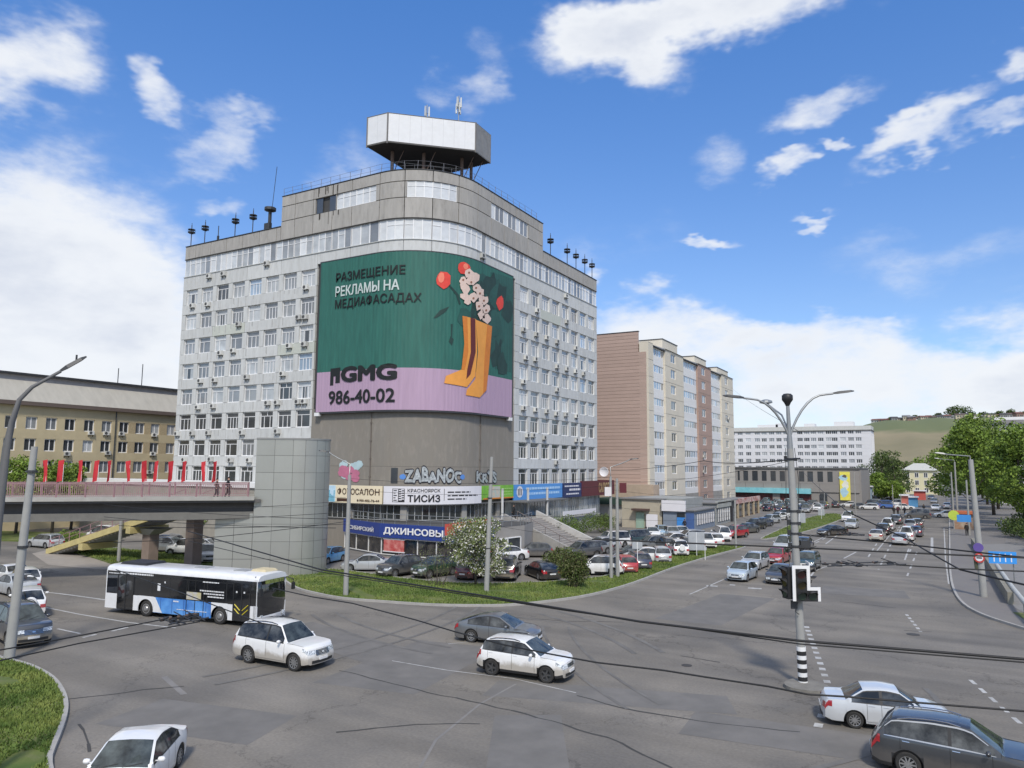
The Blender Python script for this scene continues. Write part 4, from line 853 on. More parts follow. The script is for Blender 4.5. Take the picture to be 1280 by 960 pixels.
# ------------------------------------------------------------------ ground, roads, verges
def asphalt(name, rgb, rgb2):
    m = mat(name, rgb, .82, var=.10, scale=.16, bump=.25, bscale=22, rgb2=rgb2, spec=.35); t = m.node_tree; N = t.nodes; L = t.links; b = N['Principled BSDF']
    src = b.inputs['Base Color'].links[0].from_socket; tc = [n for n in N if n.type == 'TEX_COORD'][0]
    # tyre-polished streaks, fine grain, tar-filled cracks
    fn = N.new('ShaderNodeTexNoise'); fn.inputs['Scale'].default_value = 9; fn.inputs['Detail'].default_value = 6; L.new(tc.outputs['Object'], fn.inputs['Vector'])
    mr = N.new('ShaderNodeMapRange'); L.new(fn.outputs[0], mr.inputs[0]); mr.inputs[1].default_value = .3; mr.inputs[2].default_value = .7; mr.inputs[3].default_value = .88; mr.inputs[4].default_value = 1.1
    wv = N.new('ShaderNodeTexNoise'); mp = N.new('ShaderNodeMapping'); mp.inputs['Scale'].default_value = (.03, .42, 1); mp.inputs['Rotation'].default_value = (0, 0, R_(-6)); L.new(tc.outputs['Object'], mp.inputs[0]); wv.inputs['Scale'].default_value = 1.; wv.inputs['Detail'].default_value = 4; L.new(mp.outputs[0], wv.inputs['Vector'])
    m2 = N.new('ShaderNodeMapRange'); L.new(wv.outputs[0], m2.inputs[0]); m2.inputs[1].default_value = .35; m2.inputs[2].default_value = .65; m2.inputs[3].default_value = .86; m2.inputs[4].default_value = 1.13
    a = N.new('ShaderNodeMath'); a.operation = 'MULTIPLY'; L.new(mr.outputs[0], a.inputs[0]); L.new(m2.outputs[0], a.inputs[1])
    vc = N.new('ShaderNodeTexVoronoi'); vc.feature = 'DISTANCE_TO_EDGE'; vc.inputs['Scale'].default_value = .085; dn = N.new('ShaderNodeTexNoise'); dn.inputs['Scale'].default_value = .35; dn.inputs['Detail'].default_value = 8; dn.inputs['Roughness'].default_value = .7; L.new(tc.outputs['Object'], dn.inputs['Vector'])
    va = N.new('ShaderNodeVectorMath'); va.operation = 'MULTIPLY_ADD'; L.new(dn.outputs['Color'], va.inputs[0]); va.inputs[1].default_value = (7, 7, 0); L.new(tc.outputs['Object'], va.inputs[2]); L.new(va.outputs[0], vc.inputs['Vector'])
    cr = N.new('ShaderNodeMapRange'); L.new(vc.outputs['Distance'], cr.inputs[0]); cr.inputs[1].default_value = .0; cr.inputs[2].default_value = .006; cr.inputs[3].default_value = .62; cr.inputs[4].default_value = 1.
    a2 = N.new('ShaderNodeMath'); a2.operation = 'MULTIPLY'; L.new(a.outputs[0], a2.inputs[0]); L.new(cr.outputs[0], a2.inputs[1])
    dz = N.new('ShaderNodeTexNoise'); dz.inputs['Scale'].default_value = .055; dz.inputs['Detail'].default_value = 3; dz.inputs['Distortion'].default_value = 1.2; L.new(tc.outputs['Object'], dz.inputs['Vector'])
    dr = N.new('ShaderNodeMapRange'); L.new(dz.outputs[0], dr.inputs[0]); dr.inputs[1].default_value = .5; dr.inputs[2].default_value = .68; dr.inputs[4].default_value = .5
    dm = N.new('ShaderNodeMixRGB'); L.new(dr.outputs[0], dm.inputs[0]); L.new(src, dm.inputs[1]); dm.inputs[2].default_value = (.27, .245, .21, 1); src = dm.outputs[0]
    hs = N.new('ShaderNodeHueSaturation'); L.new(src, hs.inputs['Color']); L.new(a2.outputs[0], hs.inputs['Value']); L.new(hs.outputs[0], b.inputs['Base Color']); return m
mASP = asphalt('asphalt', (.215, .196, .168), (.137, .128, .116)); mASPP = asphalt('parking_asphalt', (.21, .197, .18), (.155, .147, .138))
b = MB(); b.face([(-3000, -3000, -.02), (3000, -3000, -.02), (3000, 6000, -.02), (-3000, 6000, -.02)]); struct('ground', b, mat('ground_soil', (.13, .125, .1), .95, scale=.02, rgb2=(.09, .1, .055)), loc=(0, 0, 0))
b = MB(); b.face([(-260, -40, 0), (90, -40, 0), (90, 420, 0), (-260, 420, 0)]); struct('road', b, mASP, loc=(0, 0, 0))
g2 = lambda L, z=0.: [tuple(G(px, py, z)[:2]) for px, py in L]
def spline(pts, n=5, closed=False):
    out = []; m = len(pts); rng_ = range(m if closed else m-1)
    for i in rng_:
        p0, p1, p2, p3 = [Vector(pts[(i+k) % m] if closed else pts[min(max(i+k, 0), m-1)]) for k in (-1, 0, 1, 2)]
        for j in range(n):
            t = j/n; out.append(tuple(.5*((2*p1)+(p2-p0)*t+(2*p0-5*p1+4*p2-p3)*t*t+(3*p1-p0-3*p2+p3)*t*t*t)))
    if not closed: out.append(tuple(pts[-1]))
    return out
mKERB = mat('kerb_stone', (.36, .35, .33), .9, var=.15, dirt=.3, bump=.2, bscale=12)
mGRASS = mat('grass_ground', (.075, .13, .02), .95, var=.25, scale=.35, rgb2=(.125, .14, .035), bump=.6, bscale=9, dirt=.8, dirtcol=(.2, .165, .11))
def island(name, poly, top=.12, kerb=True, m=None, inset=.17):
    b = MB(); b.prism(poly, -.01, top, 0); o = struct(name, b, m or mGRASS)
    if kerb:
        n = len(poly); cx = sum(p[0] for p in poly)/n; 
        a = sum(poly[i][0]*poly[(i+1) % n][1]-poly[(i+1) % n][0]*poly[i][1] for i in range(n)); P = poly if a > 0 else poly[::-1]
        b = MB()
        nn = []
        for i in range(n):
            d = (Vector(P[(i+1) % n])-Vector(P[i-1])).normalized(); nn.append(Vector((d.y, -d.x)))
        for i in range(n):
            j = (i+1) % n; p, q = Vector(P[i]), Vector(P[j]); po, qo = p+nn[i]*.16, q+nn[j]*.16; 
            b.mesh([(*p, top+.03), (*q, top+.03), (*qo, top+.03), (*po, top+.03), (*po, 0), (*qo, 0), (*p, top-.02), (*q, top-.02)], [(0, 3, 2, 1), (3, 4, 5, 2), (0, 1, 7, 6)])
        o2 = b.build('kerb', mKERB); attach(o2, o)
    return o
V0 = g2([(357, 724), (372, 736), (397, 743), (430, 749), (480, 753), (540, 757), (600, 758), (640, 757), (690, 752), (740, 744), (790, 730), (840, 711), (885, 697), (922, 687), (931, 684), (926, 682), (905, 683), (880, 686), (850, 692), (820, 701), (790, 711), (755, 722), (710, 727), (660, 730), (600, 731), (550, 729), (500, 724), (450, 717), (412, 713), (380, 716)])
V0 = spline(V0, 3, True); isl = island('grass_verge', V0)
# parking area a hair above the road sheet
b = MB(); b.sheet([(-63, 44), (-46, 47.5), *g2([(412, 713), (450, 717), (500, 724), (600, 731), (710, 727), (755, 722), (820, 701), (880, 686), (926, 682)]), (-19, 101), (-22, 190), (-64, 190)], .004); struct('parking_ground', b, mASPP, loc=(0, 0, 0))
VL = spline(g2([(-60, 815), (0, 826), (35, 835), (62, 850), (76, 870), (79, 890), (72, 915), (58, 950), (48, 990), (-80, 1000), (-300, 930)]), 4, True); isl2 = island('grass_corner', VL)
V3 = spline(g2([(952, 674.5), (975, 671.5), (1003, 666), (1030, 658), (1052, 649.5), (1058, 646), (1040, 642.5), (1020, 645.5), (1000, 652), (975, 663)]), 3, True); island('grass_median', V3)
V4 = spline(g2([(60, 682), (85, 689), (120, 699), (150, 708), (200, 714), (262, 716), (268, 706), (240, 694), (180, 690), (120, 684), (85, 679)]), 3, True); island('grass_under_stairs', V4, kerb=False)
V4b = g2([(-20, 664), (120, 668), (150, 676), (60, 678), (-20, 676)]); island('grass_strip', V4b, kerb=False)
b = MB(); b.sheet(g2([(40, 692), (62, 687), (100, 693), (140, 702), (150, 708), (130, 712), (100, 710), (60, 706)]), .012); struct('footway', b, mat('footway_pale', (.3, .27, .235), .9, var=.12), loc=(0, 0, 0))
# right pavement with its kerb
K = spline(g2([(1187, 640), (1187.5, 655), (1188, 675), (1188.5, 700), (1190, 722), (1195, 741), (1207, 757), (1230, 770), (1262, 781), (1300, 792), (1400, 815)]), 3)
PV = K+[(40, 55), (40, 300), tuple(G(1187, 640)[:2]+Vector((0, 140)) if False else (K[0][0], 420))]
b = MB(); b.prism(PV, -.01, .13, 0); pv = struct('pavement', b, mat('pavement_grey', (.2, .19, .18), .9, var=.12, scale=.25, rgb2=(.16, .15, .145), dirt=.2))
b = MB()
for i in range(len(K)-1):
    p, q = Vector(K[i]), Vector(K[i+1]); d = (q-p).normalized(); n = Vector((d.y, -d.x)); n = n if n.x < 0 else -n
    b.mesh([(*p, .15), (*q, .15), (*(q+n*.16), .15), (*(p+n*.16), .15), (*(p+n*.16), 0), (*(q+n*.16), 0)], [(0, 1, 2, 3), (3, 2, 5, 4)])
attach(b.build('kerb', mKERB), pv)
# ---- painted lines
mLINE = mat('road_paint', (.43, .43, .42), .8, var=.3, scale=3, dirt=.85, dirtcol=(.17, .165, .16)); mk = MB(); mk2 = MB()
def line(px, w=.14, z=.006, mb=mk):
    P = [Vector(G(*p)[:2]) for p in px]
    for a, c in zip(P, P[1:]):
        d = (c-a).normalized(); n = Vector((-d.y, d.x))*w/2; mb.face([(*(a+n), z), (*(a-n), z), (*(c-n), z), (*(c+n), z)])
def dash(p0, p1, on, off, w=.14, mb=mk):
    a = Vector(G(*p0)[:2]); c = Vector(G(*p1)[:2]); L = (c-a).length; d = (c-a).normalized(); n = Vector((-d.y, d.x))*w/2; u = 0
    while u < L: e = min(u+on, L); mb.face([(*(a+d*u+n), .006), (*(a+d*u-n), .006), (*(a+d*e-n), .006), (*(a+d*e+n), .006)]); u += on+off
dash((1008, 783), (1036, 858), .45, .62, .28); dash((1028, 893), (1020, 915), .45, .7, .3); dash((1213, 850), (1276, 905), .7, .6, .17); dash((1133, 768), (1151, 790), .55, .5, .18)
for a, c in (((1105, 665), (1083, 700)), ((1126, 655), (1098, 712)), ((1156, 645), (1137, 690)), ((1146, 690), (1134, 720))): dash(a, c, 3.2, 3.5, .16)
line([(1136, 686), (1131, 700)], .16); line([(1066, 655), (1048, 668), (1032, 680)], .16); line([(1050, 662), (1020, 676), (1000, 686)], .15); dash((1040, 668), (1010, 684), 3, 3, .15)
line([(938, 716), (958, 704)], .17); line([(958, 704), (985, 688)], .15); line([(912, 731), (919, 731.5)], .5); line([(935, 735), (952, 736)], .5); line([(883, 732), (897, 733)], .5); line([(862, 743), (910, 722)], .12)
line([(1070, 690), (1055, 698)], .18); line([(1062, 705), (1030, 709), (1018, 714), (1012, 722)], .17); line([(1186, 730), (1182, 700), (1180, 660)], .12)
line([(48, 739), (90, 744), (132, 750)], .2); line([(50, 758), (100, 768), (160, 778), (220, 785)], .14); line([(72, 786), (100, 792)], .14); line([(103, 797), (120, 793)], .22); line([(140, 789), (160, 784)], .22); line([(0, 735), (40, 738)], .2)
line([(720, 866), (640, 848), (560, 838), (490, 826)], .07); line([(645, 855), (600, 880), (545, 925), (525, 960)], .1, mb=mk2); 
line([(1140, 642), (1190, 642)], .5); line([(1150, 660), (1186, 662)], .3); line([(1165, 672), (1165, 690)], .3)
line([(560, 805), (610, 800)], .06); line([(1113, 668), (1095, 690)], .14)
struct('road_markings', mk, mLINE, loc=(0, 0, 0))
line([(230, 868), (205, 846)], .25, mb=mk2)
struct('road_scuffs', mk2, mat('scuff', (.21, .2, .19), .9, dirt=.5, dirtcol=(.15, .145, .14)), loc=(0, 0, 0))
b = MB()
def seam(px, w=.09, mb=b, seed=0):
    P = [Vector(G(*p)[:2]) for p in px]; r = random.Random(seed); Q = []
    for a, c in zip(P, P[1:]):
        n = max(2, int((c-a).length/.6)); d = (c-a).normalized(); nn = Vector((-d.y, d.x))
        for i in range(n): Q.append(a+(c-a)*i/n+nn*r.uniform(-.07, .07))
    Q.append(P[-1])
    for a, c in zip(Q, Q[1:]):
        d = (c-a).normalized(); n = Vector((-d.y, d.x))*w*r.uniform(.3, .6); mb.face([(*(a+n), .007), (*(a-n), .007), (*(c-n), .007), (*(c+n), .007)])
for i, s_ in enumerate([[(80, 875), (140, 868), (180, 862), (230, 858)], [(425, 838), (520, 862), (640, 888), (760, 922), (840, 960)], [(720, 870), (800, 890), (900, 905), (1000, 915)], [(100, 905), (108, 920), (112, 940)], [(420, 915), (520, 905), (600, 905)], [(640, 772), (700, 776), (780, 778)], [(850, 820), (900, 828)], [(1130, 788), (1165, 790)], [(1050, 752), (1120, 760)]]): seam(s_, .1, seed=i)
arc = MB(); rs3 = random.Random(8)
for i in range(9):
    cx, cy = rs3.uniform(-30, 0), rs3.uniform(20, 42); R3 = rs3.uniform(14, 40); a0 = rs3.uniform(0, 6.28); aw = rs3.uniform(.3, .9); w_ = rs3.uniform(.16, .28); z_ = .0078+.0009*i
    for side_ in (0, 1.5):
        for k in range(14):
            t0, t1 = a0+aw*k/14, a0+aw*(k+1)/14; r0 = R3+side_; P4 = [(cx+(r0+q)*math.cos(t)-R3*math.cos(a0+aw/2), cy+(r0+q)*math.sin(t)-R3*math.sin(a0+aw/2)) for t, q in ((t0, 0), (t1, 0), (t1, w_), (t0, w_))]
            arc.face([(*p_, z_) for p_ in P4][::1 if True else -1])
struct('tyre_marks', arc, mat('tyre_mark', (.145, .139, .13), .85, var=.3, scale=.8, dirt=.9, dirtcol=(.175, .165, .15)), loc=(0, 0, 0))
pt = MB()
for i, (px, py, w_, h_, r_) in enumerate([(250, 900, 3.2, 1.6, .2), (520, 830, 2.4, 4.5, .1), (760, 870, 5, 1.2, .3), (900, 760, 2, 6, -.1), (1080, 740, 3, 2, .1), (420, 800, 1.5, 5, 1.3), (980, 920, 3.4, 1.4, .1), (660, 930, 1.3, 3, .5)]):
    p_ = G(px, py); pt.mesh([(p_.x+a*math.cos(r_)-c*math.sin(r_), p_.y+a*math.sin(r_)+c*math.cos(r_), .0025+.0006*i) for a, c in ((-w_, -h_), (w_, -h_*.9), (w_*.95, h_), (-w_*.97, h_*.93))], [(0, 1, 2, 3)])
struct('asphalt_patches', pt, mat('patch_asphalt', (.15, .143, .133), .85, var=.12, scale=.7, rgb2=(.165, .156, .145), bump=.2), loc=(0, 0, 0))
struct('tar_seams', b, mat('tar', (.055, .053, .05), .8), loc=(0, 0, 0))
b = MB()
for (px, py, r) in ((1142, 789, .35), (866, 826, .25), (700, 812, .25)):
    p = G(px, py); b.lathe([(r, 0), (r, .012)], 14, pos=(p.x, p.y-1, .004))
struct('manhole_covers', b, mat('iron', (.06, .055, .05), .7), loc=(0, 0, 0))
# ---- grass blades on the near verges
def inpoly(P, x, y):
    n = len(P); c = np.zeros(len(x), bool)
    for i in range(n):
        x0, y0 = P[i]; x1, y1 = P[(i+1) % n]; k = ((y0 > y) != (y1 > y)) & (x < (x1-x0)*(y-y0)/(y1-y0+1e-12)+x0); c ^= k
    return c
def blades(poly, n, h, z, name, label):
    P = np.array(poly); mn, mx_ = P.min(0), P.max(0); k = int(n*2.5); x = rng.uniform(mn[0], mx_[0], k); y = rng.uniform(mn[1], mx_[1], k); m = inpoly(poly, x, y); x, y = x[m], y[m]; bare = np.sin(x*.9+2*np.sin(y*.6))+np.sin(y*1.3+1.5*np.sin(x*.5)) > -1.6; x, y = x[bare][:n], y[bare][:n]; n = len(x)
    cl = .6+.4*np.sin(x*1.3+np.cos(y*.9)*2)*np.sin(y*1.1+x*.3); hh = h*rng.uniform(.4, 1.3, n)*(.6+.6*np.clip(cl, 0, 1)); a = rng.uniform(0, 6.28, n); w = rng.uniform(.02, .05, n)
    V = np.zeros((n, 3, 3)); V[:, 0] = np.c_[x-w*np.cos(a), y-w*np.sin(a), np.full(n, z)]; V[:, 1] = np.c_[x+w*np.cos(a), y+w*np.sin(a), np.full(n, z)]; V[:, 2] = np.c_[x+rng.uniform(-.08, .08, n), y+rng.uniform(-.08, .08, n), z+hh]
    me = bpy.data.meshes.new(name); me.vertices.add(3*n); me.vertices.foreach_set('co', V.ravel()); me.loops.add(3*n); me.loops.foreach_set('vertex_index', np.arange(3*n)); me.polygons.add(n); me.polygons.foreach_set('loop_start', np.arange(0, 3*n, 3)); me.update(calc_edges=True); me.materials.append(mat('grass_blade', (.095, .17, .024), .8, var=.5, scale=.5, rgb2=(.155, .185, .042)))
    o = bpy.data.objects.new(name, me); COL.objects.link(o); return tag(o, label, 'grass', kind='stuff')
blades(V0, 52000, .13, .12, 'grass', 'bright green grass on the long verge in front of the office car park')
blades([p for p in VL], 30000, .12, .12, 'grass', 'darker green grass on the rounded corner island at the lower left')
blades(V3, 5000, .2, .12, 'grass', 'green grass on the small wedge island between car park and avenue')
blades(V4, 9000, .2, .12, 'grass', 'green grass round the foot of the bridge stairs')
# dandelion-like litter on the verge
# ------------------------------------------------------------------ trees and bushes
def leafmesh(name, centres, radii, n, size, m, seed=0, flat=.9):
    r = np.random.default_rng(seed); C_ = np.array(centres, float); Rd = np.array(radii, float); wt = (Rd[:, 0]*Rd[:, 1]*Rd[:, 2])**.75; idx = r.choice(len(C_), n, p=wt/wt.sum())
    d = r.normal(size=(n, 3)); d /= np.linalg.norm(d, axis=1)[:, None]; rad = r.uniform(.35, 1.08, n)**.6; P = C_[idx]+d*rad[:, None]*Rd[idx]
    keep = np.sin(P[:, 0]*2.3/size*.12+seed)+np.sin(P[:, 1]*2.1/size*.12)+np.sin(P[:, 2]*2.6/size*.12) > -1.5; P = P[keep]; n = len(P)
    a = r.normal(size=(n, 3)); a /= np.linalg.norm(a, axis=1)[:, None]; q = r.normal(size=(n, 3)); q = np.cross(a, q); q /= np.linalg.norm(q, axis=1)[:, None]; s = size*r.uniform(.5, 1.2, n)[:, None]
    V = np.stack([P-a*s*.5, P+q*s*.32, P+a*s*.5, P-q*s*.32], 1)
    me = bpy.data.meshes.new(name); me.vertices.add(4*n); me.vertices.foreach_set('co', V.ravel()); me.loops.add(4*n); me.loops.foreach_set('vertex_index', np.arange(4*n)); me.polygons.add(n); me.polygons.foreach_set('loop_start', np.arange(0, 4*n, 4))
    for k in (m if isinstance(m, (list, tuple)) else [m]): me.materials.append(k)
    if isinstance(m, (list, tuple)): me.polygons.foreach_set('material_index', r.choice(len(m), n, p=[.56, .2, .24][:len(m)] if len(m) == 3 else [1/len(m)]*len(m)))
    me.update(calc_edges=True); return me
def leafmat(name, rgb, rgb2):
    m = mat(name, rgb, .6, var=.3, scale=.25, rgb2=rgb2, spec=.3); b = m.node_tree.nodes['Principled BSDF']; return m
LM = [leafmat('leaf_green', (.17, .25, .035), (.12, .2, .028)), leafmat('leaf_light', (.25, .34, .055), (.18, .27, .045)), leafmat('leaf_dark', (.075, .12, .022), (.095, .145, .028))]
LD = [leafmat('leaf_deep', (.065, .1, .024), (.05, .08, .02)), leafmat('leaf_mid', (.1, .14, .03), (.075, .11, .026)), LM[2]]
LB = [leafmat('leaf_spring', (.22, .26, .1), (.17, .22, .07)), mat('blossom_white', (.72, .7, .66), .7, var=.1), leafmat('leaf_olive', (.12, .12, .05), (.09, .1, .04))]
BARK = mat('bark', (.09, .075, .06), .95, var=.3, scale=4, bump=.4)
def tree(name, label, x, y, h, cr, n=5000, leaf=.35, mats=LM, seed=0, trunk=.25, group=None, cat='tree', crown0=.25, z0=0.):
    r = random.Random(seed); t = thing(name, label, cat, (x, y, z0), group); b = MB(); tips = []
    tr = trunk; b.tube([(0, 0, 0), (r.uniform(-.1, .1)*cr*.3, r.uniform(-.1, .1), h*.3), (r.uniform(-.15, .15)*cr, r.uniform(-.15, .15)*cr, h*.62), (r.uniform(-.1, .1)*cr, 0, h*.9)], [tr, tr*.8, tr*.5, tr*.12], 7)
    cen = []; rad = []; nb = 9
    for i in range(nb):
        a = i*2.4+r.uniform(-.4, .4); hh = h*(crown0+.12+(.86-crown0-.1)*(i+.5)/nb); rr = cr*(.72 if i < nb*.6 else .42)*r.uniform(.7, 1.1); ex = (rr*math.cos(a), rr*math.sin(a), hh+h*.05); st_ = (0, 0, max(h*.15, hh-h*.16)); b.tube([st_, (ex[0]*.5, ex[1]*.5, (st_[2]+ex[2])/2+h*.01), ex], [tr*.32, tr*.2, tr*.06], 5)
        s_ = cr*r.uniform(.38, .58); cen.append(ex); rad.append((s_, s_, s_*r.uniform(.65, .9)*max(.75, h*.13/cr)))
    cen.append((0, 0, h*.86)); rad.append((cr*.4, cr*.4, h*.15)); cen.append((0, 0, h*.6)); rad.append((cr*.55, cr*.55, h*.2))
    o = b.build('trunk', BARK, loc=(0, 0, 0), smooth=True); o.parent = t
    me = leafmesh('crown', cen, rad, n, leaf, mats, seed, ); c = bpy.data.objects.new('crown', me); COL.objects.link(c); c.parent = t; return t
def bush(name, label, x, y, w, d, h, n=1500, leaf=.12, mats=LM, seed=0, twigs=True, rz=0.):
    r = random.Random(seed); t = thing(name, label, 'bush', (x, y, 0)); t.rotation_euler = (0, 0, rz); cen = []; rad = []; b = MB()
    for i in range(9):
        px, py = r.uniform(-.5, .5)*w, r.uniform(-.5, .5)*d; hh = h*r.uniform(.45, .75); cen.append((px, py, hh)); s_ = min(w, d, h)*.42; rad.append((max(s_, w*.22), max(s_*.8, d*.22), h*.35)); b.tube([(px*.3, py*.3, 0), (px*.8, py*.8, hh*.6), (px*1.1, py*1.1, h*r.uniform(.8, 1.1))], [.03, .02, .006], 4)
    cen.append((0, 0, h*.35)); rad.append((w*.4, d*.4, h*.35))
    o = b.build('stems', BARK, loc=(0, 0, 0)); o.parent = t; me = leafmesh('foliage', cen, rad, n, leaf, mats, seed); c = bpy.data.objects.new('foliage', me); COL.objects.link(c); c.parent = t; return t
p = G(592, 733); tree('blossom_tree', 'bushy apple tree in white blossom in front of the denim shop', p.x+.0, p.y+.3, 5.2, 2.75, 15000, .17, [LB[0], LB[1], LB[2]], 3, .1, crown0=.12)
p = G(543, 734); bush('bare_shrub', 'thin brownish half-leafed shrub on the verge left of the blossoming tree', p.x, p.y+.4, 3.0, 1.8, 3.4, 900, .1, [LB[2], LB[0]], 5)
p = G(705, 738); bush('dark_shrub', 'dense dark olive shrub on the verge beside the white parked suv', p.x+.2, p.y+1.2, 1.5, 1.5, 2.8, 7000, .17, [LB[2], LD[1], LD[0]], 6)
p = G(700, 722); bush('shrub', 'tall shrub growing just behind the dense olive shrub by the steps', p.x, p.y, 2.2, 1.8, 2.6, 5000, .18, [LB[2], LD[1]], 61)
bush('hedge_bush', 'large green hedge bush beside the entrance steps', -40.6, 86, 3, 9.5, 3.3, 8000, .18, [LD[1], LM[0], LD[0]], 7); bush('hedge_bush', 'smaller green hedge bush at the far end of the glass hall', -42, 99.5, 2.6, 6, 2.9, 4000, .18, [LD[1], LM[0], LD[0]], 8)
p = G(90, 678); bush('shrub', 'rounded green shrub by the top of the grass under the footbridge', p.x, p.y, 3, 2, 1.4, 1500, .16, LM, 9)
# trees behind the footbridge at the left
for i, (px, Y_, h, cr, lb) in enumerate([(25, 52, 10.2, 3.6, 'green tree in front of the yellow building, first from the left'), (70, 55, 9.6, 3.0, 'green tree in front of the yellow building, second from the left'), (-20, 46, 9.5, 3.6, 'green tree at the very left edge behind the footbridge'), (93, 60, 9.2, 2.4, 'small green tree in front of the yellow building, behind the third flag')]):
    p = GY(px, 600, Y_); tree('street_tree', lb, p.x, Y_, h, cr, 4500, .35, LM, 20+i, .2, 'trees by the yellow building')
for i, (x, y, h, cr, lb) in enumerate([(-88, 68, 5, 3, 'low tree seen between the two bridge piers'), (-95, 80, 6, 4, 'tree in the gap left of the stair tower, behind the white cars'), (-80, 62.5, 3.2, 2.2, 'low round tree by the annex behind the stairs')]):
    tree('courtyard_tree', lb, x, y, h, cr, 3500, .3, LM, 30+i, .15, 'trees behind the footbridge')
# avenue trees on the right
AT = [(6.8, 208, 22, 6.6, 'very tall avenue tree behind the lamp heads, leftmost of the right-hand row'), (5.5, 168, 20, 6.5, 'tall green avenue tree rising highest at the left end of the right-hand row'), (12, 150, 17.5, 6.2, 'broad green avenue tree, second in the right-hand row'), (15, 132, 14.5, 5.5, 'green avenue tree behind the concrete lamp post'), (17.5, 118, 13.5, 5.2, 'green avenue tree at the right edge of the picture'), (9.5, 185, 18, 6, 'avenue tree far back in the right-hand row'), (12, 215, 18, 7, 'most distant big avenue tree on the right'), (24, 140, 18, 6.5, 'big tree behind the right-edge avenue tree'), (11, 240, 14, 5, 'small distant avenue tree where the road ends'), (22, 105, 11, 5, 'low spreading tree at the far right above the wall'), (30, 120, 15, 6.5, 'dark tree closing the right edge of the row'), (14, 103, 6.5, 4, 'low green tree above the parapet wall')]
for i, (x, y, h, cr, lb) in enumerate(AT): tree('avenue_tree', lb, x, y, h, cr*1.12, 13000, .55, LM, 40+i, .35, 'trees along the right side of the avenue', crown0=.03)
for i, (px, Y_, h, cr, lb) in enumerate([(1104, 262, 15.5, 7, 'dark green tree right of the white slab block'), (1117, 275, 13, 4.5, 'dark green tree nearest the cream building'), (1092, 245, 8.5, 4.5, 'lighter low tree at the corner of the grey store'), (1112, 235, 6, 4, 'low bush-like tree above the parked cars')]):
    p = GY(px, 600, Y_); tree('distant_tree', lb, p.x, Y_, h, cr, 4500, .6, LD if i < 2 else LM, 60+i, .3, 'trees beyond the crossing', crown0=.1)
for i, (x, y, h, cr, lb) in enumerate([(-19.5, 322, 9, 4, 'distant tree left of the far end of the avenue'), (9, 326, 12, 5, 'distant tree right at the far end of the avenue'), (12, 290, 14, 7, 'distant tree behind the right-hand row'), (20, 260, 15, 8, 'distant tree filling the back of the right-hand row')]): tree('distant_tree', lb, x, y, h, cr, 2500, .8, LM, 80+i, .3, 'trees at the far end of the avenue', crown0=.1)
b_ = [(7.5, 128), (9.5, 116), (9, 140), (12, 108)]
for i, (x, y) in enumerate(b_): bush('undergrowth_bush', ['dark bush under the avenue trees, far one', 'dark bush under the avenue trees behind the parapet', 'dark bush beside the blue road sign', 'dark bush at the right edge under the trees'][i], x+2, y, 6, 10, 3., 2500, .35, LD, 90+i)
# ------------------------------------------------------------------ hill with houses
def ridge(px): return 0
HD = 1500.
def hz(a, d):      # height of the ground at bearing a (deg right of the avenue axis), distance d
    top = np.interp(a, [-70, -25, -8, -5.6, -4.3, -2, 0, 3, 6, 12, 30], [10, 14, 45, 78, 92, 97, 98, 97, 94, 96, 85]); k = np.clip((d-650)/(HD-650), 0, 1); k2 = k*k*(3-2*k); return top*(k2 if d <= HD+1 else 1-.25*min(1, (d-HD)/600))-.5
na, nd = 60, 26; V = []; F = []
AZ = np.linspace(-14, 24, na); DD = [600, 650, 700, 760, 820, 880, 940, 1000, 1060, 1120, 1180, 1240, 1300, 1350, 1400, 1440, 1470, 1500, 1560, 1700, 1900, 2200]
for d in DD:
    for a in AZ: V.append((d*math.sin(R_(a)), d*math.cos(R_(a)), float(hz(a, d))+2.2*math.sin(a*2.1+d*.01)*min(1, (d-600)/300)))
for i in range(len(DD)-1):
    for j in range(na-1): k = i*na+j; F.append((k, k+1, k+na+1, k+na))
b = MB(); b.mesh(V, F); hill = struct('hill', b, mat('hill_grass', (.2, .18, .1), .95, var=.12, scale=.004, rgb2=(.25, .21, .125)), smooth=True, loc=(0, 0, 0))
m = MATS['hill_grass']; N = m.node_tree.nodes; L = m.node_tree.links; bs = N['Principled BSDF']; src = bs.inputs['Base Color'].links[0].from_socket; tc = [n for n in N if n.type == 'TEX_COORD'][0]
sx = N.new('ShaderNodeSeparateXYZ'); L.new(tc.outputs['Object'], sx.inputs[0]); nz = N.new('ShaderNodeTexNoise'); nz.inputs['Scale'].default_value = .01; nz.inputs['Detail'].default_value = 6; L.new(tc.outputs['Object'], nz.inputs['Vector'])
ad = N.new('ShaderNodeMath'); ad.operation = 'MULTIPLY_ADD'; L.new(nz.outputs[0], ad.inputs[0]); ad.inputs[1].default_value = 34; L.new(sx.outputs[2], ad.inputs[2]); mr = N.new('ShaderNodeMapRange'); L.new(ad.outputs[0], mr.inputs[0]); mr.inputs[1].default_value = 78; mr.inputs[2].default_value = 88
mx = N.new('ShaderNodeMixRGB'); L.new(mr.outputs[0], mx.inputs[0]); L.new(src, mx.inputs[1]); mx.inputs[2].default_value = (.135, .155, .065, 1); L.new(mx.outputs[0], bs.inputs['Base Color'])
HR = [mat('house_roof_%s' % k, c, .8) for k, c in (('brown', (.12, .085, .075)), ('grey', (.2, .2, .21)), ('red', (.17, .085, .07)), ('dark', (.07, .065, .07)))]; HW = [mat('house_wall_%s' % k, c, .85) for k, c in (('white', (.6, .59, .56)), ('cream', (.5, .44, .33)), ('grey', (.36, .35, .34)), ('brick', (.3, .19, .15)))]
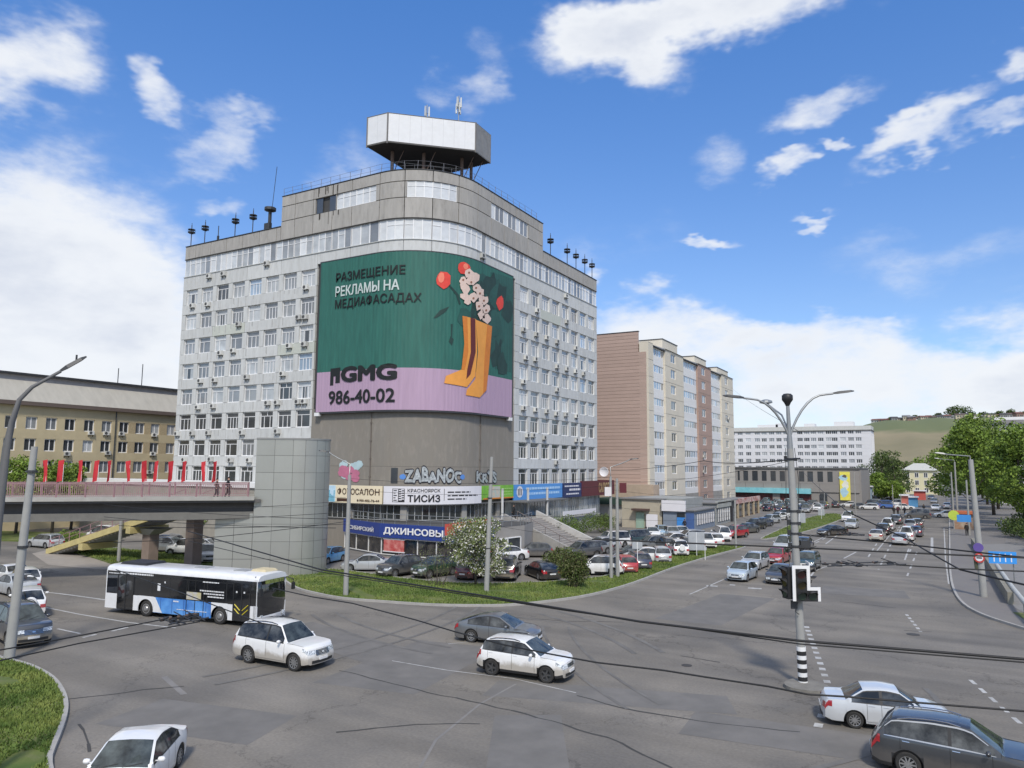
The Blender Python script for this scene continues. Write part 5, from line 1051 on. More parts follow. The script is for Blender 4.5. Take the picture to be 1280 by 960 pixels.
def house(lb, x, y, z, w, d, h, ri, wi, rz):
    t = thing('hill_house', lb, 'house', (x, y, z), 'houses along the hilltop'); t.rotation_euler = (0, 0, rz); b = MB(); b.box(-w/2, w/2, -d/2, d/2, -5, h); b.build('wall', HW[wi], loc=(0, 0, 0)).parent = t
    b = MB(); e = 1.; b.mesh([(-w/2-e, -d/2-e, h), (w/2+e, -d/2-e, h), (w/2+e, d/2+e, h), (-w/2-e, d/2+e, h), (-w/2-e, 0, h+d*.25), (w/2+e, 0, h+d*.25)], [(0, 1, 5, 4), (2, 3, 4, 5), (1, 2, 5), (3, 0, 4), (3, 2, 1, 0)]); b.build('roof', HR[ri], loc=(0, 0, 0)).parent = t
    b = MB()
    for k in (-.28, .05, .3): b.box(w*k-1, w*k+1, -d/2-.1, -d/2+.1, h*.35, h*.75)
    b.build('windows', gDARK, loc=(0, 0, 0)).parent = t
rr = random.Random(5); RC = ['brown', 'grey', 'red', 'dark']; WC = ['white', 'cream', 'grey', 'brick']
hx = [1095, 1104, 1117, 1124, 1132, 1139, 1146, 1153, 1160, 1168, 1176, 1184, 1191, 1199, 1208, 1217, 1226, 1236, 1245, 1254, 1263, 1272, 1281]
for i, px in enumerate(hx):
    d = pray(px, 512); a = math.degrees(math.atan2(d.x, d.y)); D = HD-15-rr.uniform(0, 130)*(1 if i % 2 else .15); ri, wi = rr.randrange(4), rr.randrange(4)
    house('%s-roofed %s house on the hilltop, number %d counting from its left end' % (RC[ri], WC[wi], i+1) if False else '%s-roofed %s hilltop house, %s' % (RC[ri], WC[wi], ['at the left tip of the ridge', 'second from the left tip', 'third from the left tip', 'fourth from the left tip', 'fifth from the left tip', 'sixth from the left tip', 'seventh from the left tip', 'just left of the ridge middle', 'at the ridge middle', 'just right of the ridge middle', 'left of the big hilltop trees', 'below the big hilltop trees', 'beside the big hilltop trees', 'right of the big hilltop trees', 'second right of the big hilltop trees', 'third right of the big hilltop trees', 'eighth from the right edge', 'seventh from the right edge', 'sixth from the right edge', 'fifth from the right edge', 'fourth from the right edge', 'third from the right edge', 'at the right picture edge'][i]), D*math.sin(R_(a)), D*math.cos(R_(a)), float(hz(a, D)), rr.uniform(8, 16), rr.uniform(8, 11), rr.uniform(3.5, 9), ri, wi, rr.uniform(-.5, .5))
hill_tr = [(1142, 9, 6), (1172, 11, 7), (1188, 20, 10), (1196, 22, 13), (1206, 18, 12), (1213, 12, 8), (1228, 11, 8), (1249, 13, 9), (1262, 15, 8), (1275, 12, 7), (1112, 8, 6), (1134, 9, 6)]
for i, (px, h, cr) in enumerate(hill_tr):
    d = pray(px, 512); a = math.degrees(math.atan2(d.x, d.y)); D = HD+8; tree('hilltop_tree', 'hilltop tree, %s from the left end of the ridge' % (['third', 'fifth', 'sixth', 'seventh', 'eighth', 'ninth', 'tenth', 'eleventh', 'twelfth', 'last', 'first', 'second'][i]), D*math.sin(R_(a)), D*math.cos(R_(a)), h*1.2, cr*1.1, 800, 2.4, LD, 200+i, .5, 'trees on the hilltop', z0=float(hz(a, D)), crown0=.05)
# trees and houses at the foot of the hill
for i in range(14):
    a = -6.5+i*.9; D = 640+60*(i % 3); tree('hillfoot_tree', 'tree at the foot of the hill, %s from the left' % ['first', 'second', 'third', 'fourth', 'fifth', 'sixth', 'seventh', 'eighth', 'ninth', 'tenth', 'eleventh', 'twelfth', 'thirteenth', 'fourteenth'][i], D*math.sin(R_(a)), D*math.cos(R_(a)), 14+3*(i % 4), 9, 900, 1.6, LD if i % 2 else LM, 300+i, .5, 'trees at the foot of the hill', crown0=.03)
# low buildings at the horizon so the ground does not end bare
bk = MB()
# ------------------------------------------------------------------ other buildings
def wframe(w, h, t=.08, mull=(.5,), trans=None):
    b = MB(); b.box(0, w, 0, .1, 0, t); b.box(0, w, 0, .1, h-t, h); b.box(0, t, 0, .1, t, h-t); b.box(w-t, w, 0, .1, t, h-t)
    for x in mull: b.box(w*x-t/2, w*x+t/2, 0, .09, t, h-t)
    o = b.build('frame', mFRAME, centre=False, loc=(0, 0, 0), link=False); me = o.data; bpy.data.objects.remove(o); return me
def pmesh(w, h, m):
    b = MB(); b.box(.02, w-.02, .04, .07, .02, h-.02); o = b.build('pane', m, loc=(0, 0, 0), link=False); me = o.data; bpy.data.objects.remove(o); return me
def add_window(parent, fm, pm, loc, rz=0., name='window'):
    w = bpy.data.objects.new(name, None); COL.objects.link(w); w.parent = parent; w.location = Vector(loc)-Vector(parent.location); w.rotation_euler = (0, 0, rz)
    if fm: inst(fm, 'frame', w, (0, 0, 0))
    inst(pm, 'pane', w, (0, 0, 0)); return w
# ---- tall brick apartment block
mBRN = mat('siding_brown', (.44, .325, .275), .85, var=.06, scale=.5, rnd=.05); mBRB = mat('brick_cream', (.64, .59, .49), .88, var=.06, scale=.5, rnd=.04); mBRR = mat('brick_brown', (.4, .28, .23), .88, var=.06, rnd=.04); mLOG = mat('loggia_white', (.74, .73, .71), .55, var=.05, rnd=.03)
ap = thing('apartment_building', 'tall cream and brown brick apartment block with glazed white loggias beside the office', 'apartment building', (-52, 150, 0))
AY = 124.; AX = -43.7; AXB = -64.; FH = 3.04
yof = lambda px: GX(px, 560, AX).y
ye = yof(918)
b = MB(); b.box(AXB, AX-1.6, AY+.4, ye-.3, 0, 31.2); b.build('wall', mBRB, ap)
b = MB(); b.mesh([(AX-1.6, AY+.4, 31.2), (AX-1.6, ye, 31.2), (AX-6, ye, 33.3), (AX-6, AY+.4, 33.3), (AXB, AY+.4, 33.3), (AXB, ye, 33.3)], [(0, 1, 2, 3), (3, 2, 5, 4)]); b.face([(AX-1.6, ye, 31.2), (AXB, ye, 31.2), (AXB, ye, 33.3), (AX-6, ye, 33.3)]); b.build('roof', mat('roof_sheet', (.42, .42, .43), .55, .3, var=.1), ap)
# siding boards of the gable
n = 54
for k in range(n):
    z0 = 33.6*k/n; b = MB(); x1 = AX-(.4 if z0 < 29.5 else 1.9); b.box(AXB, x1, AY, AY+.4, z0+.02, z0+33.6/n-.02); b.build('siding_board', mBRN, ap)
b = MB(); b.box(AXB, AX-.45, AY+.1, AY+.5, 0, 29.4); b.box(AXB, AX-2., AY+.1, AY+.5, 29.4, 33.5); b.build('siding_backing', mat('siding_joint', (.22, .16, .135), .9), ap)
b = MB(); b.box(AXB-.1, AX-1.8, AY-.08, AY+.5, 33.6, 33.72); b.build('gable_coping', DKSTEEL, ap)
secs = [('cream', 809, 818), ('log', 818, 833), ('cream', 833, 856), ('log', 856, 874), ('brown', 874, 890.5), ('log', 890.5, 903.5), ('cream', 903.5, 918)]
AWF = wframe(3., 1.7, .14); APM = [pmesh(3., 1.7, q) for q in (gDARK, gMID, gPALE)]
LP = [pmesh(1., 1.35, q) for q in (gMID, gBLUE, gPALE)]; 
LMM = wframe(1., 1.35, .06, ())
for kind, p0, p1 in secs:
    y0, y1 = yof(p0), yof(p1); 
    if p0 == 809: y0 = AY+.02
    for f in range(10):
        z0 = 1.2+FH*f; z1 = z0+FH
        if kind != 'log':
            xo = AX-.0 if p0 != 809 else AX-.0; wide = p1-p0 > 10
            b = MB(); m_ = mBRR if kind == 'brown' else mBRB; x_in = AX-1.7; zz1 = z1-.03
            if wide:
                yc = y0+(y1-y0)*.42; wz = z0+.9
                b.box(x_in, xo, y0+.01, yc-1.5, z0, zz1); b.box(x_in, xo, yc+1.5, y1-.01, z0, zz1); b.box(x_in, xo, yc-1.5, yc+1.5, z0, wz); b.box(x_in, xo, yc-1.5, yc+1.5, wz+1.7, zz1)
                b.build('brick_storey', m_, ap); add_window(ap, AWF, random.choice(APM[:2]+APM[:1]), (xo-.12, yc-1.5, wz), math.pi/2)
            else: b.box(x_in, xo, y0, y1-.01, z0, zz1); b.build('brick_storey', m_, ap)
            b = MB(); b.box(x_in, xo+.03, y0, y1, zz1, z1); b.build('string_course', mat('course_grey', (.3, .27, .23), .9), ap)
        elif f < 10 and f > 0:
            if f == 9: z1 = z0+2.6
            b = MB(); b.box(AX-1.5, AX-.35, y0+.05, y1-.05, z0, z0+1.15); b.build('loggia_parapet', mLOG, ap)
            b = MB(); b.box(AX-1.5, AX-.35, y0+.05, y1-.05, z0+2.5, z1); b.build('loggia_lintel', mLOG, ap)
            nn = max(4, int((y1-y0)/1.15)); w = (y1-y0-.1)/nn
            for k in range(nn):
                o = add_window(ap, LMM, random.choice(LP), (AX-.42, y0+.05+w*k, z0+1.15), math.pi/2, 'loggia_window'); o.scale = (w, 1, 1)
        elif f == 0: b = MB(); b.box(AX-1.5, AX-.3, y0+.05, y1-.05, 0, z1); b.build('base_wall', CONC, ap)
    if kind == 'log': b = MB(); b.box(AX-1.7, AX+.1, y0-.1, y1+.1, 1.2+FH*9+2.62, 1.2+FH*9+2.78); b.build('loggia_roof', DKSTEEL, ap)
    elif p1-p0 > 10:
        b = MB(); zt = 1.2+FH*10; b.mesh([(AX+.2, y0-.1, zt), (AX+.2, y1+.1, zt), (AX-4, y1, zt+1.6), (AX-4, y0, zt+1.6)], [(0, 1, 2, 3)]); b.mesh([(AX+.2, y0-.1, zt), (AX-4, y0, zt+1.6), (AX-4, y0, zt), (AX+.2, y1+.1, zt), (AX-4, y1, zt), (AX-4, y1, zt+1.6)], [(0, 1, 2), (3, 4, 5)]); b.build('pent_roof', MATS['roof_sheet'], ap)
for p0, p1, h in ((832, 846.5, 35.0), (871, 882, 34.6), (898, 909, 34.4)):
    y0 = GX(p0, 440, AX-3).y; y1 = GX(p1, 440, AX-3).y; b = MB(); b.box(AX-12, AX-3, y0-2, y1, 31, h-.1); b.build('stair_head', mBRB, ap); b = MB(); b.box(AX-12.1, AX-2.9, y0-2.1, y1+.1, h-.1, h+.05); b.build('stair_head_coping', DKSTEEL, ap)
# ACs and dishes of the block
for i, (px, py, lb) in enumerate([(879, 570, 'air conditioner on the brown section, upper one'), (879, 589, 'air conditioner on the brown section, lower one'), (910, 523, 'air conditioner on the far cream section of the apartment block')]):
    p = GX(px, py, AX); air_con(lb, (AX+.02, p.y, p.z-.3), math.pi/2, 'air conditioners on the apartment block')
# brick utility base and the shops
b = MB(); b.box(-52, -42.0, 124.5-3.5, 123.9, 0, 6.4); tag(b.build('brick_annex', mat('annex_brick', (.42, .33, .25), .9, var=.1, rnd=.02)), 'low tan brick annex at the foot of the brown gable', 'annex')
p = G(850, 664); x, y = p.x-3, p.y
def shop(lb, x0, x1, y0, y1, h, mw, parts):
    t = thing('street_kiosk', lb, 'shop', ((x0+x1)/2, (y0+y1)/2, 0)); b = MB(); b.box(x0, x1, y0, y1, 0, h); b.build('wall', mw, t); b = MB(); b.box(x0-.3, x1+.3, y0-.3, y1+.3, h, h+.18); b.build('roof', mat('shop_roof', (.2, .2, .2), .7), t)
    for nm, m_, bx in parts: b = MB(); b.box(*bx); b.build(nm, m_, t)
    return t
mTILE = mat('shop_tile', (.42, .38, .3), .85, var=.1); mGT = mat('shop_grey', (.3, .31, .3), .8)
shop('cream low extension with a pale green door under a brown canopy', -43.6, -37.1, 110.5, 123, 4.4, mTILE, [('door', mat('door_green', (.3, .42, .34), .6), (-41.2, -39.9, 110.3, 110.52, 0, 2.4)), ('door_canopy', mat('canopy_brown', (.1, .06, .05), .8), (-41.6, -39., 109.3, 110.5, 2.7, 3.)), ('fence_grille', mSW, (-39.4, -37.6, 109.9, 110.1, 0, 2.2))])
ks = shop('grey shop with a bright blue door and a blank white signboard on its roof', -36.8, -31.9, 110.2, 121.5, 2.9, mat('shop_bluegrey', (.2, .24, .3), .6), [('door', mat('door_blue', (.05, .25, .65), .5), (-34.6, -33.4, 110.05, 110.22, 0, 1.9)), ('shop_window', gDARK, (-34.6, -33.4, 110.1, 110.22, 1.95, 2.6)), ('signboard', mSW, (-36.9, -33.2, 109.8, 110.1, 2.8, 4.4)), ('side_window', gMID, (-31.92, -31.82, 111, 121, .8, 2.4)), ('wall_stripes', mat('stripe_blue', (.06, .12, .3), .5), (-33.2, -32., 110.1, 110.22, .2, 2.6)), ('roof_block', mGT, (-42, -34.2, 112, 123, 3.1, 4.6))])
b = MB()
for k in range(8): b.box(-31.8, -31.7, 111+k*1.3, 111.1+k*1.3, .8, 2.4)
attach(b.build('window_bars', mSW), ks)
k2 = shop('grey shop with a pale lettered fascia and white-framed shop windows', -38, -32.1, 123, 132.6, 3.5, mGT, [('fascia', mat('fascia_pale', (.42, .43, .4), .6, rgb2=(.3, .31, .28), scale=1.5), (-32.2, -31.8, 123.2, 132.4, 2.8, 3.9)), ('shop_window', gMID, (-32.12, -32., 124, 132, .5, 2.6)), ('end_window', gMID, (-37, -32.4, 122.85, 123.02, .6, 2.7))])
b = MB()
for k in range(6): b.box(-32.05, -31.92, 124+k*1.5, 124.12+k*1.5, .5, 2.6)
for k in range(4): b.box(-37+k*1.4, -36.9+k*1.4, 122.8, 122.9, .6, 2.7)
attach(b.build('mullions', WHITE), k2)
k3 = shop('dark grey entrance kiosk between the two lettered shops', -37, -31.9, 133.2, 136.2, 3.7, mat('shop_black', (.04, .04, .045), .5), [('door', gMID, (-31.92, -31.8, 134, 135.5, 0, 2.3))])
k4 = shop('brown shop with a red and white roof fascia at the end of the row', -38.5, -33.4, 137.5, 163, 3., mat('shop_brown', (.25, .18, .13), .8), [('fascia', mat('fascia_redwhite', (.4, .12, .1), .6, rgb2=(.6, .5, .46), scale=1.2), (-33.5, -33.1, 137.5, 163, 2.7, 3.6)), ('end_fascia', MATS['fascia_redwhite'], (-38, -33.5, 137.1, 137.48, 2.6, 3.6)), ('shop_window', gDARK, (-33.42, -33.3, 139, 161, .3, 2.3))])
b = MB(); 
for k in range(6): b.box(-33.3, -33.05, 138.4+k*4.6, 138.9+k*4.6, 0, 2.7)
attach(b.build('pilasters', mat('pilaster_tan', (.4, .33, .23), .8)), k4)
# dark green kiosk roof by the gable
t = thing('garage_shed', 'low white shed with a dark green roof at the foot of the brown gable', 'shed', (-46, 118, 0)); b = MB(); b.box(-50, -43.5, 116, 120.5, 0, 3.2); b.build('wall', mat('shed_white', (.5, .49, .46), .8, dirt=.3), t); b = MB(); b.box(-50.5, -43, 115.4, 121, 3.2, 4.2); b.build('roof', mat('shed_green', (.035, .07, .055), .7), t)
# ---- grey department store
gs = thing('department_store', 'low grey store with tall dark windows, a turquoise fascia and a yellow banner', 'store', (-32, 205, 0)); sx0, sx1, sy = -60., -17.6, 207.
mST = mat('store_cladding', (.27, .255, .24), .85, var=.06, scale=.3, rnd=.03)
b = MB(); b.box(sx0, sx1, sy+.3, sy+28, 0, 9.3); b.build('wall', mST, gs)
b = MB(); b.box(sx0, sx1+.2, sy-.25, sy+28.2, 9.3, 9.75); b.build('roof_edge', mat('edge_dark', (.1, .1, .1), .7), gs)
SP = [(922, 924.5), (929, 935), (940, 947), (952, 958), (963, 969.5), (974.5, 981), (986, 990.5), (998.5, 1005), (1009, 1016), (1021.5, 1028.5), (1034, 1040.5)]
fw = [(GY(a, 590, sy).x, GY(c, 590, sy).x) for a, c in SP]; prev = sx0
for i, (a, c) in enumerate(fw+[(sx1, sx1)]):
    if a-prev > .05: b = MB(); b.box(prev, a, sy, sy+.32, 5.6, 9.28); b.build('wall_panel', mST, gs)
    if c > a:
        b = MB(); b.box(a, c, sy, sy+.32, 5.6, 6.05); b.box(a, c, sy, sy+.32, 8.7, 9.28); b.build('wall_panel', mST, gs); wf = pmesh(c-a, 2.65, gDARK); fm_ = wframe(c-a, 2.65, .09, (.5,)) ; add_window(gs, None, wf, (a, sy+.12, 6.05))
    prev = c
for k in range(9): a = sx0+(sx1-sx0)*k/9; c = sx0+(sx1-sx0)*(k+1)/9; b = MB(); b.box(a+.03, c-.03, sy+.02, sy+.32, 3.4, 5.57); b.build('wall_panel', mST, gs)
xa, xb_ = GY(922, 613, sy).x, GY(1014, 613, sy).x; b = MB(); b.box(xa-6, xb_, sy-1., sy+.1, 2.9, 4.25); b.build('turquoise_fascia', mat('fascia_turquoise', (.16, .5, .58), .5, var=.1, rgb2=(.25, .55, .6), scale=.4), gs)
b = MB(); b.box(xa-6, xb_, sy-.02, sy+.1, 0, 2.9); b.build('shopfront', mat('front_dark', (.03, .02, .02), .3, rgb2=(.12, .03, .03), scale=.5), gs)
for a, c in ((GY(966, 620, sy).x, GY(975, 620, sy).x), (GY(987, 620, sy).x, GY(999, 620, sy).x)): b = MB(); b.box(a, c, sy-.2, sy, 0, 2.9); b.build('pillar', mST, gs)
xa, xc = GY(1025, 620, sy).x, GY(1034, 620, sy).x; b = MB(); b.box(xa, xc, sy-.05, sy+.1, 0, 3); b.build('entrance', gDARK, gs)
xa, xc = GY(1050, 610, sy).x, GY(1063, 610, sy).x; bt = thing('banner', 'tall yellow banner with a pale figure picture on the grey store', 'banner', (xa, sy-.2, 5)); b = MB(); b.box(xa, xc, sy-.25, sy-.05, 1.5, 8.7); b.build('banner_sheet', mat('banner_yellow', (.8, .72, .12), .5), bt)
for i, (u, z, rx, rz_, cc) in enumerate([(.35, 7.2, .9, .8, 'patch_blue'), (.55, 5.4, .8, 1.1, 'patch_white'), (.4, 3.6, .9, 1.2, 'patch_blue'), (.5, 7.6, .5, .4, 'patch_dark')]):
    b = MB(); V = blob(xa+(xc-xa)*u, z, rx, rz_, 10, .5, i); b.face([(q, sy-.26-.004*i, w) for q, w in V]); b.build('picture_patch', mat(cc, {'patch_blue': (.4, .6, .7), 'patch_white': (.75, .75, .65), 'patch_dark': (.12, .1, .08)}[cc], .6), bt)
b = MB(); b.box(sx1, sx1+.4, sy+.3, sy+27, 0, 9.2); b.build('side_wall', mST, gs)
# ---- white slab block
wb_ = thing('apartment_building', 'long white nine-storey slab block behind the grey store', 'apartment building', (-50, 312, 0)); WY = 310.; wx0, wx1 = -92., -21.6; mWH = mat('slab_white', (.66, .66, .67), .8, var=.04, scale=.2, rnd=.03)
b = MB(); b.box(wx0, wx1, WY+.4, WY+13, 0, 24.6); b.build('wall', mWH, wb_)
b = MB(); b.box(wx0-.2, wx1+.3, WY-.3, WY+13.3, 24.1, 24.45); b.build('cornice', mat('cornice_dark', (.14, .14, .13), .8), wb_); b = MB(); b.box(wx0, wx1, WY, WY+13, 24.45, 26.); b.build('attic_wall', mat('attic_pale', (.55, .55, .52), .8), wb_)
WXp = [926, 936, 947.5, 956, 965.5, 974.5, 983.5, 1001, 1009.5, 1018, 1027, 1037, 1044.5, 1055, 1065, 1074.5]
w2 = [pmesh(2.1, 1.5, q) for q in (gDARK, gMID, gPALE)]; f2 = wframe(2.1, 1.5, .12, (.33, .67)); FHW = 2.78
xs = [GY(q, 580, WY).x for q in WXp]; xs = [xs[0]-3.2*k for k in (4, 3, 2, 1)]+xs
for f in range(9):
    z = .9+FHW*f-1.2; 
    if z < 0: continue
    b = MB(); b.box(wx0, wx1, WY, WY+.42, z+2.45, z+FHW+.95-.02 if f < 8 else 24.1); b.build('storey_band', mWH, wb_)
    e = [wx0]+[q for x in xs for q in (x-1.05, x+1.05)]+[wx1]
    for a, c in zip(e[::2], e[1::2]):
        if c-a > .05: b = MB(); b.box(a, c, WY+.01, WY+.42, z+.95, z+2.44); b.build('wall_panel', mWH, wb_)
    for x in xs: add_window(wb_, f2, random.choice(w2), (x-1.05, WY+.15, z+.95))
b = MB(); b.box(wx0, wx1, WY, WY+.42, 0, z*0+.6+.0); b.build('base_band', mWH, wb_)
for i, (px, w, h) in enumerate([(1055, 7, 1.8), (1012, 4, 1.3), (960, 8, 1.2), (975, 3, 1.6)]):
    x = GY(px, 530, WY+4).x; b = MB(); b.box(x-w/2, x+w/2, WY+3, WY+8, 26, 26+h); b.build('roof_hut', mWH, wb_)
for i in range(8): 
    for k in range(1): b = MB(); b.box(wx1, wx1+.3, WY+1.5+1.4*i, WY+2.2+1.4*i, 2, 23); b.build('end_pilaster', mWH, wb_) if i % 3 == 0 else None
# ---- cream building at the end of the avenue
cr_ = thing('building', 'cream three-storey building with a pale roof at the far end of the avenue', 'building', (-6, 335, 0)); mCRB = mat('cream_wall', (.66, .62, .42), .85, var=.06); CY = 330.; cx0, cx1 = GY(1128, 600, CY).x, GY(1172, 600, CY).x
b = MB(); b.box(cx0, cx1, CY+.3, CY+14, -1, 9.2); b.build('wall', mCRB, cr_); b = MB(); b.mesh([(cx0-.6, CY-.5, 9.2), (cx1+.6, CY-.5, 9.2), (cx1+.6, CY+14.5, 9.2), (cx0-.6, CY+14.5, 9.2), (cx0+4, CY+7, 12), (cx1-4, CY+7, 12)], [(0, 1, 5, 4), (1, 2, 5), (2, 3, 4, 5), (3, 0, 4), (3, 2, 1, 0)]); b.build('roof', mat('roof_pale', (.5, .5, .45), .6), cr_)
w3 = pmesh(1.4, 1.9, gDARK); f3 = wframe(1.4, 1.9, .12, (.5,))
for f in range(3):
    for k in range(5): add_window(cr_, f3, w3, (cx0+1.2+k*3.1, CY+.22, .6+2.9*f))
# distant white block at the right edge
wr = thing('building', 'white building end with a dark eave above the trees at the right edge', 'building', (60, 250, 0)); p = GY(1248, 560, 250); q = GY(1300, 560, 250); b = MB(); b.box(p.x, p.x+30, 250, 262, 0, 22.5); b.build('wall', mWH, wr); b = MB(); b.box(p.x-.6, p.x+30.6, 249.4, 262.6, 22.5, 23.6); b.build('eave', mat('eave_grey', (.25, .24, .24), .7), wr); b = MB(); b.box(p.x-.6, p.x+30.6, 249.4, 262.6, 23.6, 24.4); b.build('roof', WHITE, wr)
for k in range(3): add_window(wr, f3, w3, (p.x+2+4*k, 249.95, 18))
# ---- yellow building at the left
yb_ = thing('building', 'yellow-ochre office building with a pale mansard roof behind the footbridge', 'building', (-112, 60, 0)); YX = -110.; mYL = mat('ochre_render', (.52, .44, .28), .88, var=.08, scale=.5, dirt=.2, dirtcol=(.3, .25, .16)); mYB = mat('ochre_brick', (.42, .34, .21), .9, var=.18, scale=5)
yy0, yy1 = 22., 92.; b = MB(); b.box(YX-14, YX-.35, yy0, yy1, 0, 17.2); b.build('wall', mYL, yb_)
wins_y = [GX(q, 556, YX).y for q in (11.5, 37.5, 62.5, 86, 110, 132, 154, 174, 193, 213)]; dy = wins_y[-1]-wins_y[-2]; wins_y = [wins_y[0]-4.1*k for k in (3, 2, 1)]+wins_y+[wins_y[-1]+2.9*k for k in (1, 2, 3)]
wy_m = [pmesh(1.55, 1.75, q) for q in (gDARK, gMID, gPALE)]; wy_f = wframe(1.55, 1.75, .12, (.5,))
zr = [GX(110, q, YX).z-.9 for q in (606, 580, 556, 532)] ; zr = sorted(zr)
zr = [zr[-1]-3.05*k for k in (4, 3, 2, 1, 0)]
for fi, z in enumerate(zr):
    b = MB(); b.box(YX-.4, YX, yy0, yy1, z+1.75, (zr[fi+1] if fi < 4 else 17.2)); b.build('storey_band', mYL, yb_)
    e = [yy0]+[q for y in wins_y for q in (y-.78, y+.78)]+[yy1]
    for a, c in zip(e[::2], e[1::2]): b = MB(); b.box(YX-.4, YX-.01, a, c, z, z+1.75); b.build('brick_pier', mYB if a > 70 else mYL, yb_)
    for y in wins_y: add_window(yb_, wy_f, random.choice(wy_m[:2]+wy_m), (YX-.2, y-.78, z), math.pi/2)
b = MB(); b.box(YX-.4, YX, yy0, yy1, 0, zr[0]); b.build('base_wall', mYL, yb_)
b = MB(); b.box(YX-14.5, YX+.7, yy0-.5, yy1+.5, 17.2, 17.75); b.build('eave', mat('eave_brown', (.13, .1, .085), .8), yb_)
b = MB(); b.mesh([(YX+.5, yy0-.4, 17.75), (YX+.5, yy1+.4, 17.75), (YX-2.6, yy1+.4, 20.9), (YX-2.6, yy0-.4, 20.9)], [(0, 1, 2, 3)]); b.box(YX-13, YX-2.6, yy0, yy1, 17.75, 20.9); b.build('mansard_roof', mat('mansard_grey', (.4, .38, .33), .7, var=.12, scale=.4, stretch=(1, 3, 1)), yb_)
b = MB(); b.box(YX-13, YX-2.9, 48, yy1, 20.9, 21.7); b.build('attic', mat('attic_grey', (.36, .35, .35), .7), yb_); b = MB(); b.box(YX-13.3, YX-2.4, 47.6, yy1+.4, 21.7, 22.); b.build('attic_roof', DKSTEEL, yb_)
for i, (px, py, lb) in enumerate([(113, 541, 'third window column'), (132, 541.5, 'column before the downpipe'), (151, 542, 'top row right of the downpipe'), (192, 543.5, 'top row near the office'), (83, 567, 'middle row left'), (190, 567, 'middle row near the office'), (186, 590, 'lower row near the office'), (134, 566, 'middle row by the downpipe')]):
    p = GX(px, py, YX); air_con('air conditioner on the yellow building, %s' % lb, (YX+.02, p.y, p.z-.3), math.pi/2, 'air conditioners on the yellow building')
b = MB(); p = GX(142, 560, YX); b.tube([(YX+.15, p.y, 0), (YX+.15, p.y, 17.2)], .09, 6); b.build('downpipe', DKSTEEL, yb_)
p = GX(147, 480, YX-6); b = MB(); b.tube([(YX-6, p.y, 22.3), (YX-6, p.y, 24.8)], .07, 5); tag(b.build('rod_antenna', DKSTEEL), 'thin rod on the roof of the yellow building, left one', 'antenna'); p = GX(177, 480, YX-6); b = MB(); b.tube([(YX-6, p.y, 22.3), (YX-6, p.y, 26)], .07, 5); tag(b.build('rod_antenna', DKSTEEL), 'taller thin rod on the roof of the yellow building, nearest the office', 'antenna')
# ------------------------------------------------------------------ cars
PAINT = mat('car_paint', objcol=True, rough=.32, metal=.0, var=.02, coat=.9, dirt=.75, dirtcol=(.3, .26, .2)); PAINTC = mat('car_paint_clean', objcol=True, rough=.3, metal=.0, var=.02, coat=.95, dirt=.25, dirtcol=(.3, .26, .2))
PAINTM = mat('car_paint_metallic', objcol=True, rough=.34, metal=.45, var=.02, coat=.9, dirt=.3, dirtcol=(.25, .22, .19))
CGL = mat('car_glass', (.011, .013, .015), .03, var=.5, scale=1.3, spec=.5, rgb2=(.085, .09, .09)); CGLI = mat('car_glass_clear', (.05, .06, .06), .04, var=.9, scale=2.2, spec=.6); TRIM = mat('car_trim', (.022, .022, .023), .55); TYRE = mat('tyre', (.028, .027, .026), .9, var=.3, scale=6, dirt=.5, dirtcol=(.12, .11, .095)); RIM = mat('rim_alloy', (.42, .42, .42), .35, .7); RIMD = mat('rim_dark', (.1, .1, .1), .4, .5)  # car glass: pale patches painted in to suggest reflections and the interior behind
HL = mat('headlight', (.3, .33, .36), .1, coat=1, var=.8, scale=16, rgb2=(.65, .68, .7)); TLr = mat('taillight', (.35, .015, .02), .2, coat=1, var=.15); CHR = mat('chrome', (.6, .6, .6), .15, .9); PLATE = mat('number_plate', (.7, .7, .7), .5); AMB = mat('amber_light', (.6, .2, .03), .3); GAPM = mat('door_gap', (.012, .012, .012), .8)
WM = {}
def wheel_meshes(r, dark):
    k = (round(r, 3), dark)
    if k in WM: return WM[k]
    b = MB(); w = .21; b.lathe([(r*.64, .06), (r*.66, .012), (r*.9, .005), (r*.985, .03), (r, .05), (r, w-.05), (r*.98, w-.02), (r*.3, w)], 26, axis='y', cap=False); ty = b.build('tyre', TYRE, loc=(0, 0, 0), smooth=40, link=False)
    b = MB(); ri = r*.66; b.lathe([(ri*1.01, .012), (ri*.95, .014), (ri*.93, .03), (ri*.9, .1), (.01, .11)], 26, axis='y', mi=1, cap=False); b.lathe([(ri*1.0, .008), (ri*.93, .012)], 26, axis='y', cap=False); n = 10 if not dark else 5
    for i in range(n):
        a = 2*math.pi*i/n; dw = .12 if not dark else .2; V = []
        for rr_, wd in ((ri*.14, dw*.9), (ri*.95, dw*.62)):
            for sgn in (-1, 1):
                for y in (.018, .05): V.append((rr_*math.cos(a)-sgn*wd*ri*math.sin(a), y, rr_*math.sin(a)+sgn*wd*ri*math.cos(a)))
        b.mesh(V, [(0, 2, 6, 4), (0, 4, 5, 1), (2, 3, 7, 6), (1, 5, 7, 3)])
    b.lathe([(ri*.2, .012), (ri*.2, .05)], 10, axis='y'); rm = b.build('rim', [RIM if dark < 2 else RIMD, RIMD], loc=(0, 0, 0), smooth=40, link=False)
    b = MB(); b.lathe([(ri*.78, .085), (ri*.78, .1)], 16, axis='y'); dk = b.build('brake_disc', mat('brake', (.16, .15, .14), .5, .5), loc=(0, 0, 0), link=False)
    WM[k] = (ty.data, rm.data, dk.data); 
    for o in (ty, rm, dk): bpy.data.objects.remove(o)
    return WM[k]
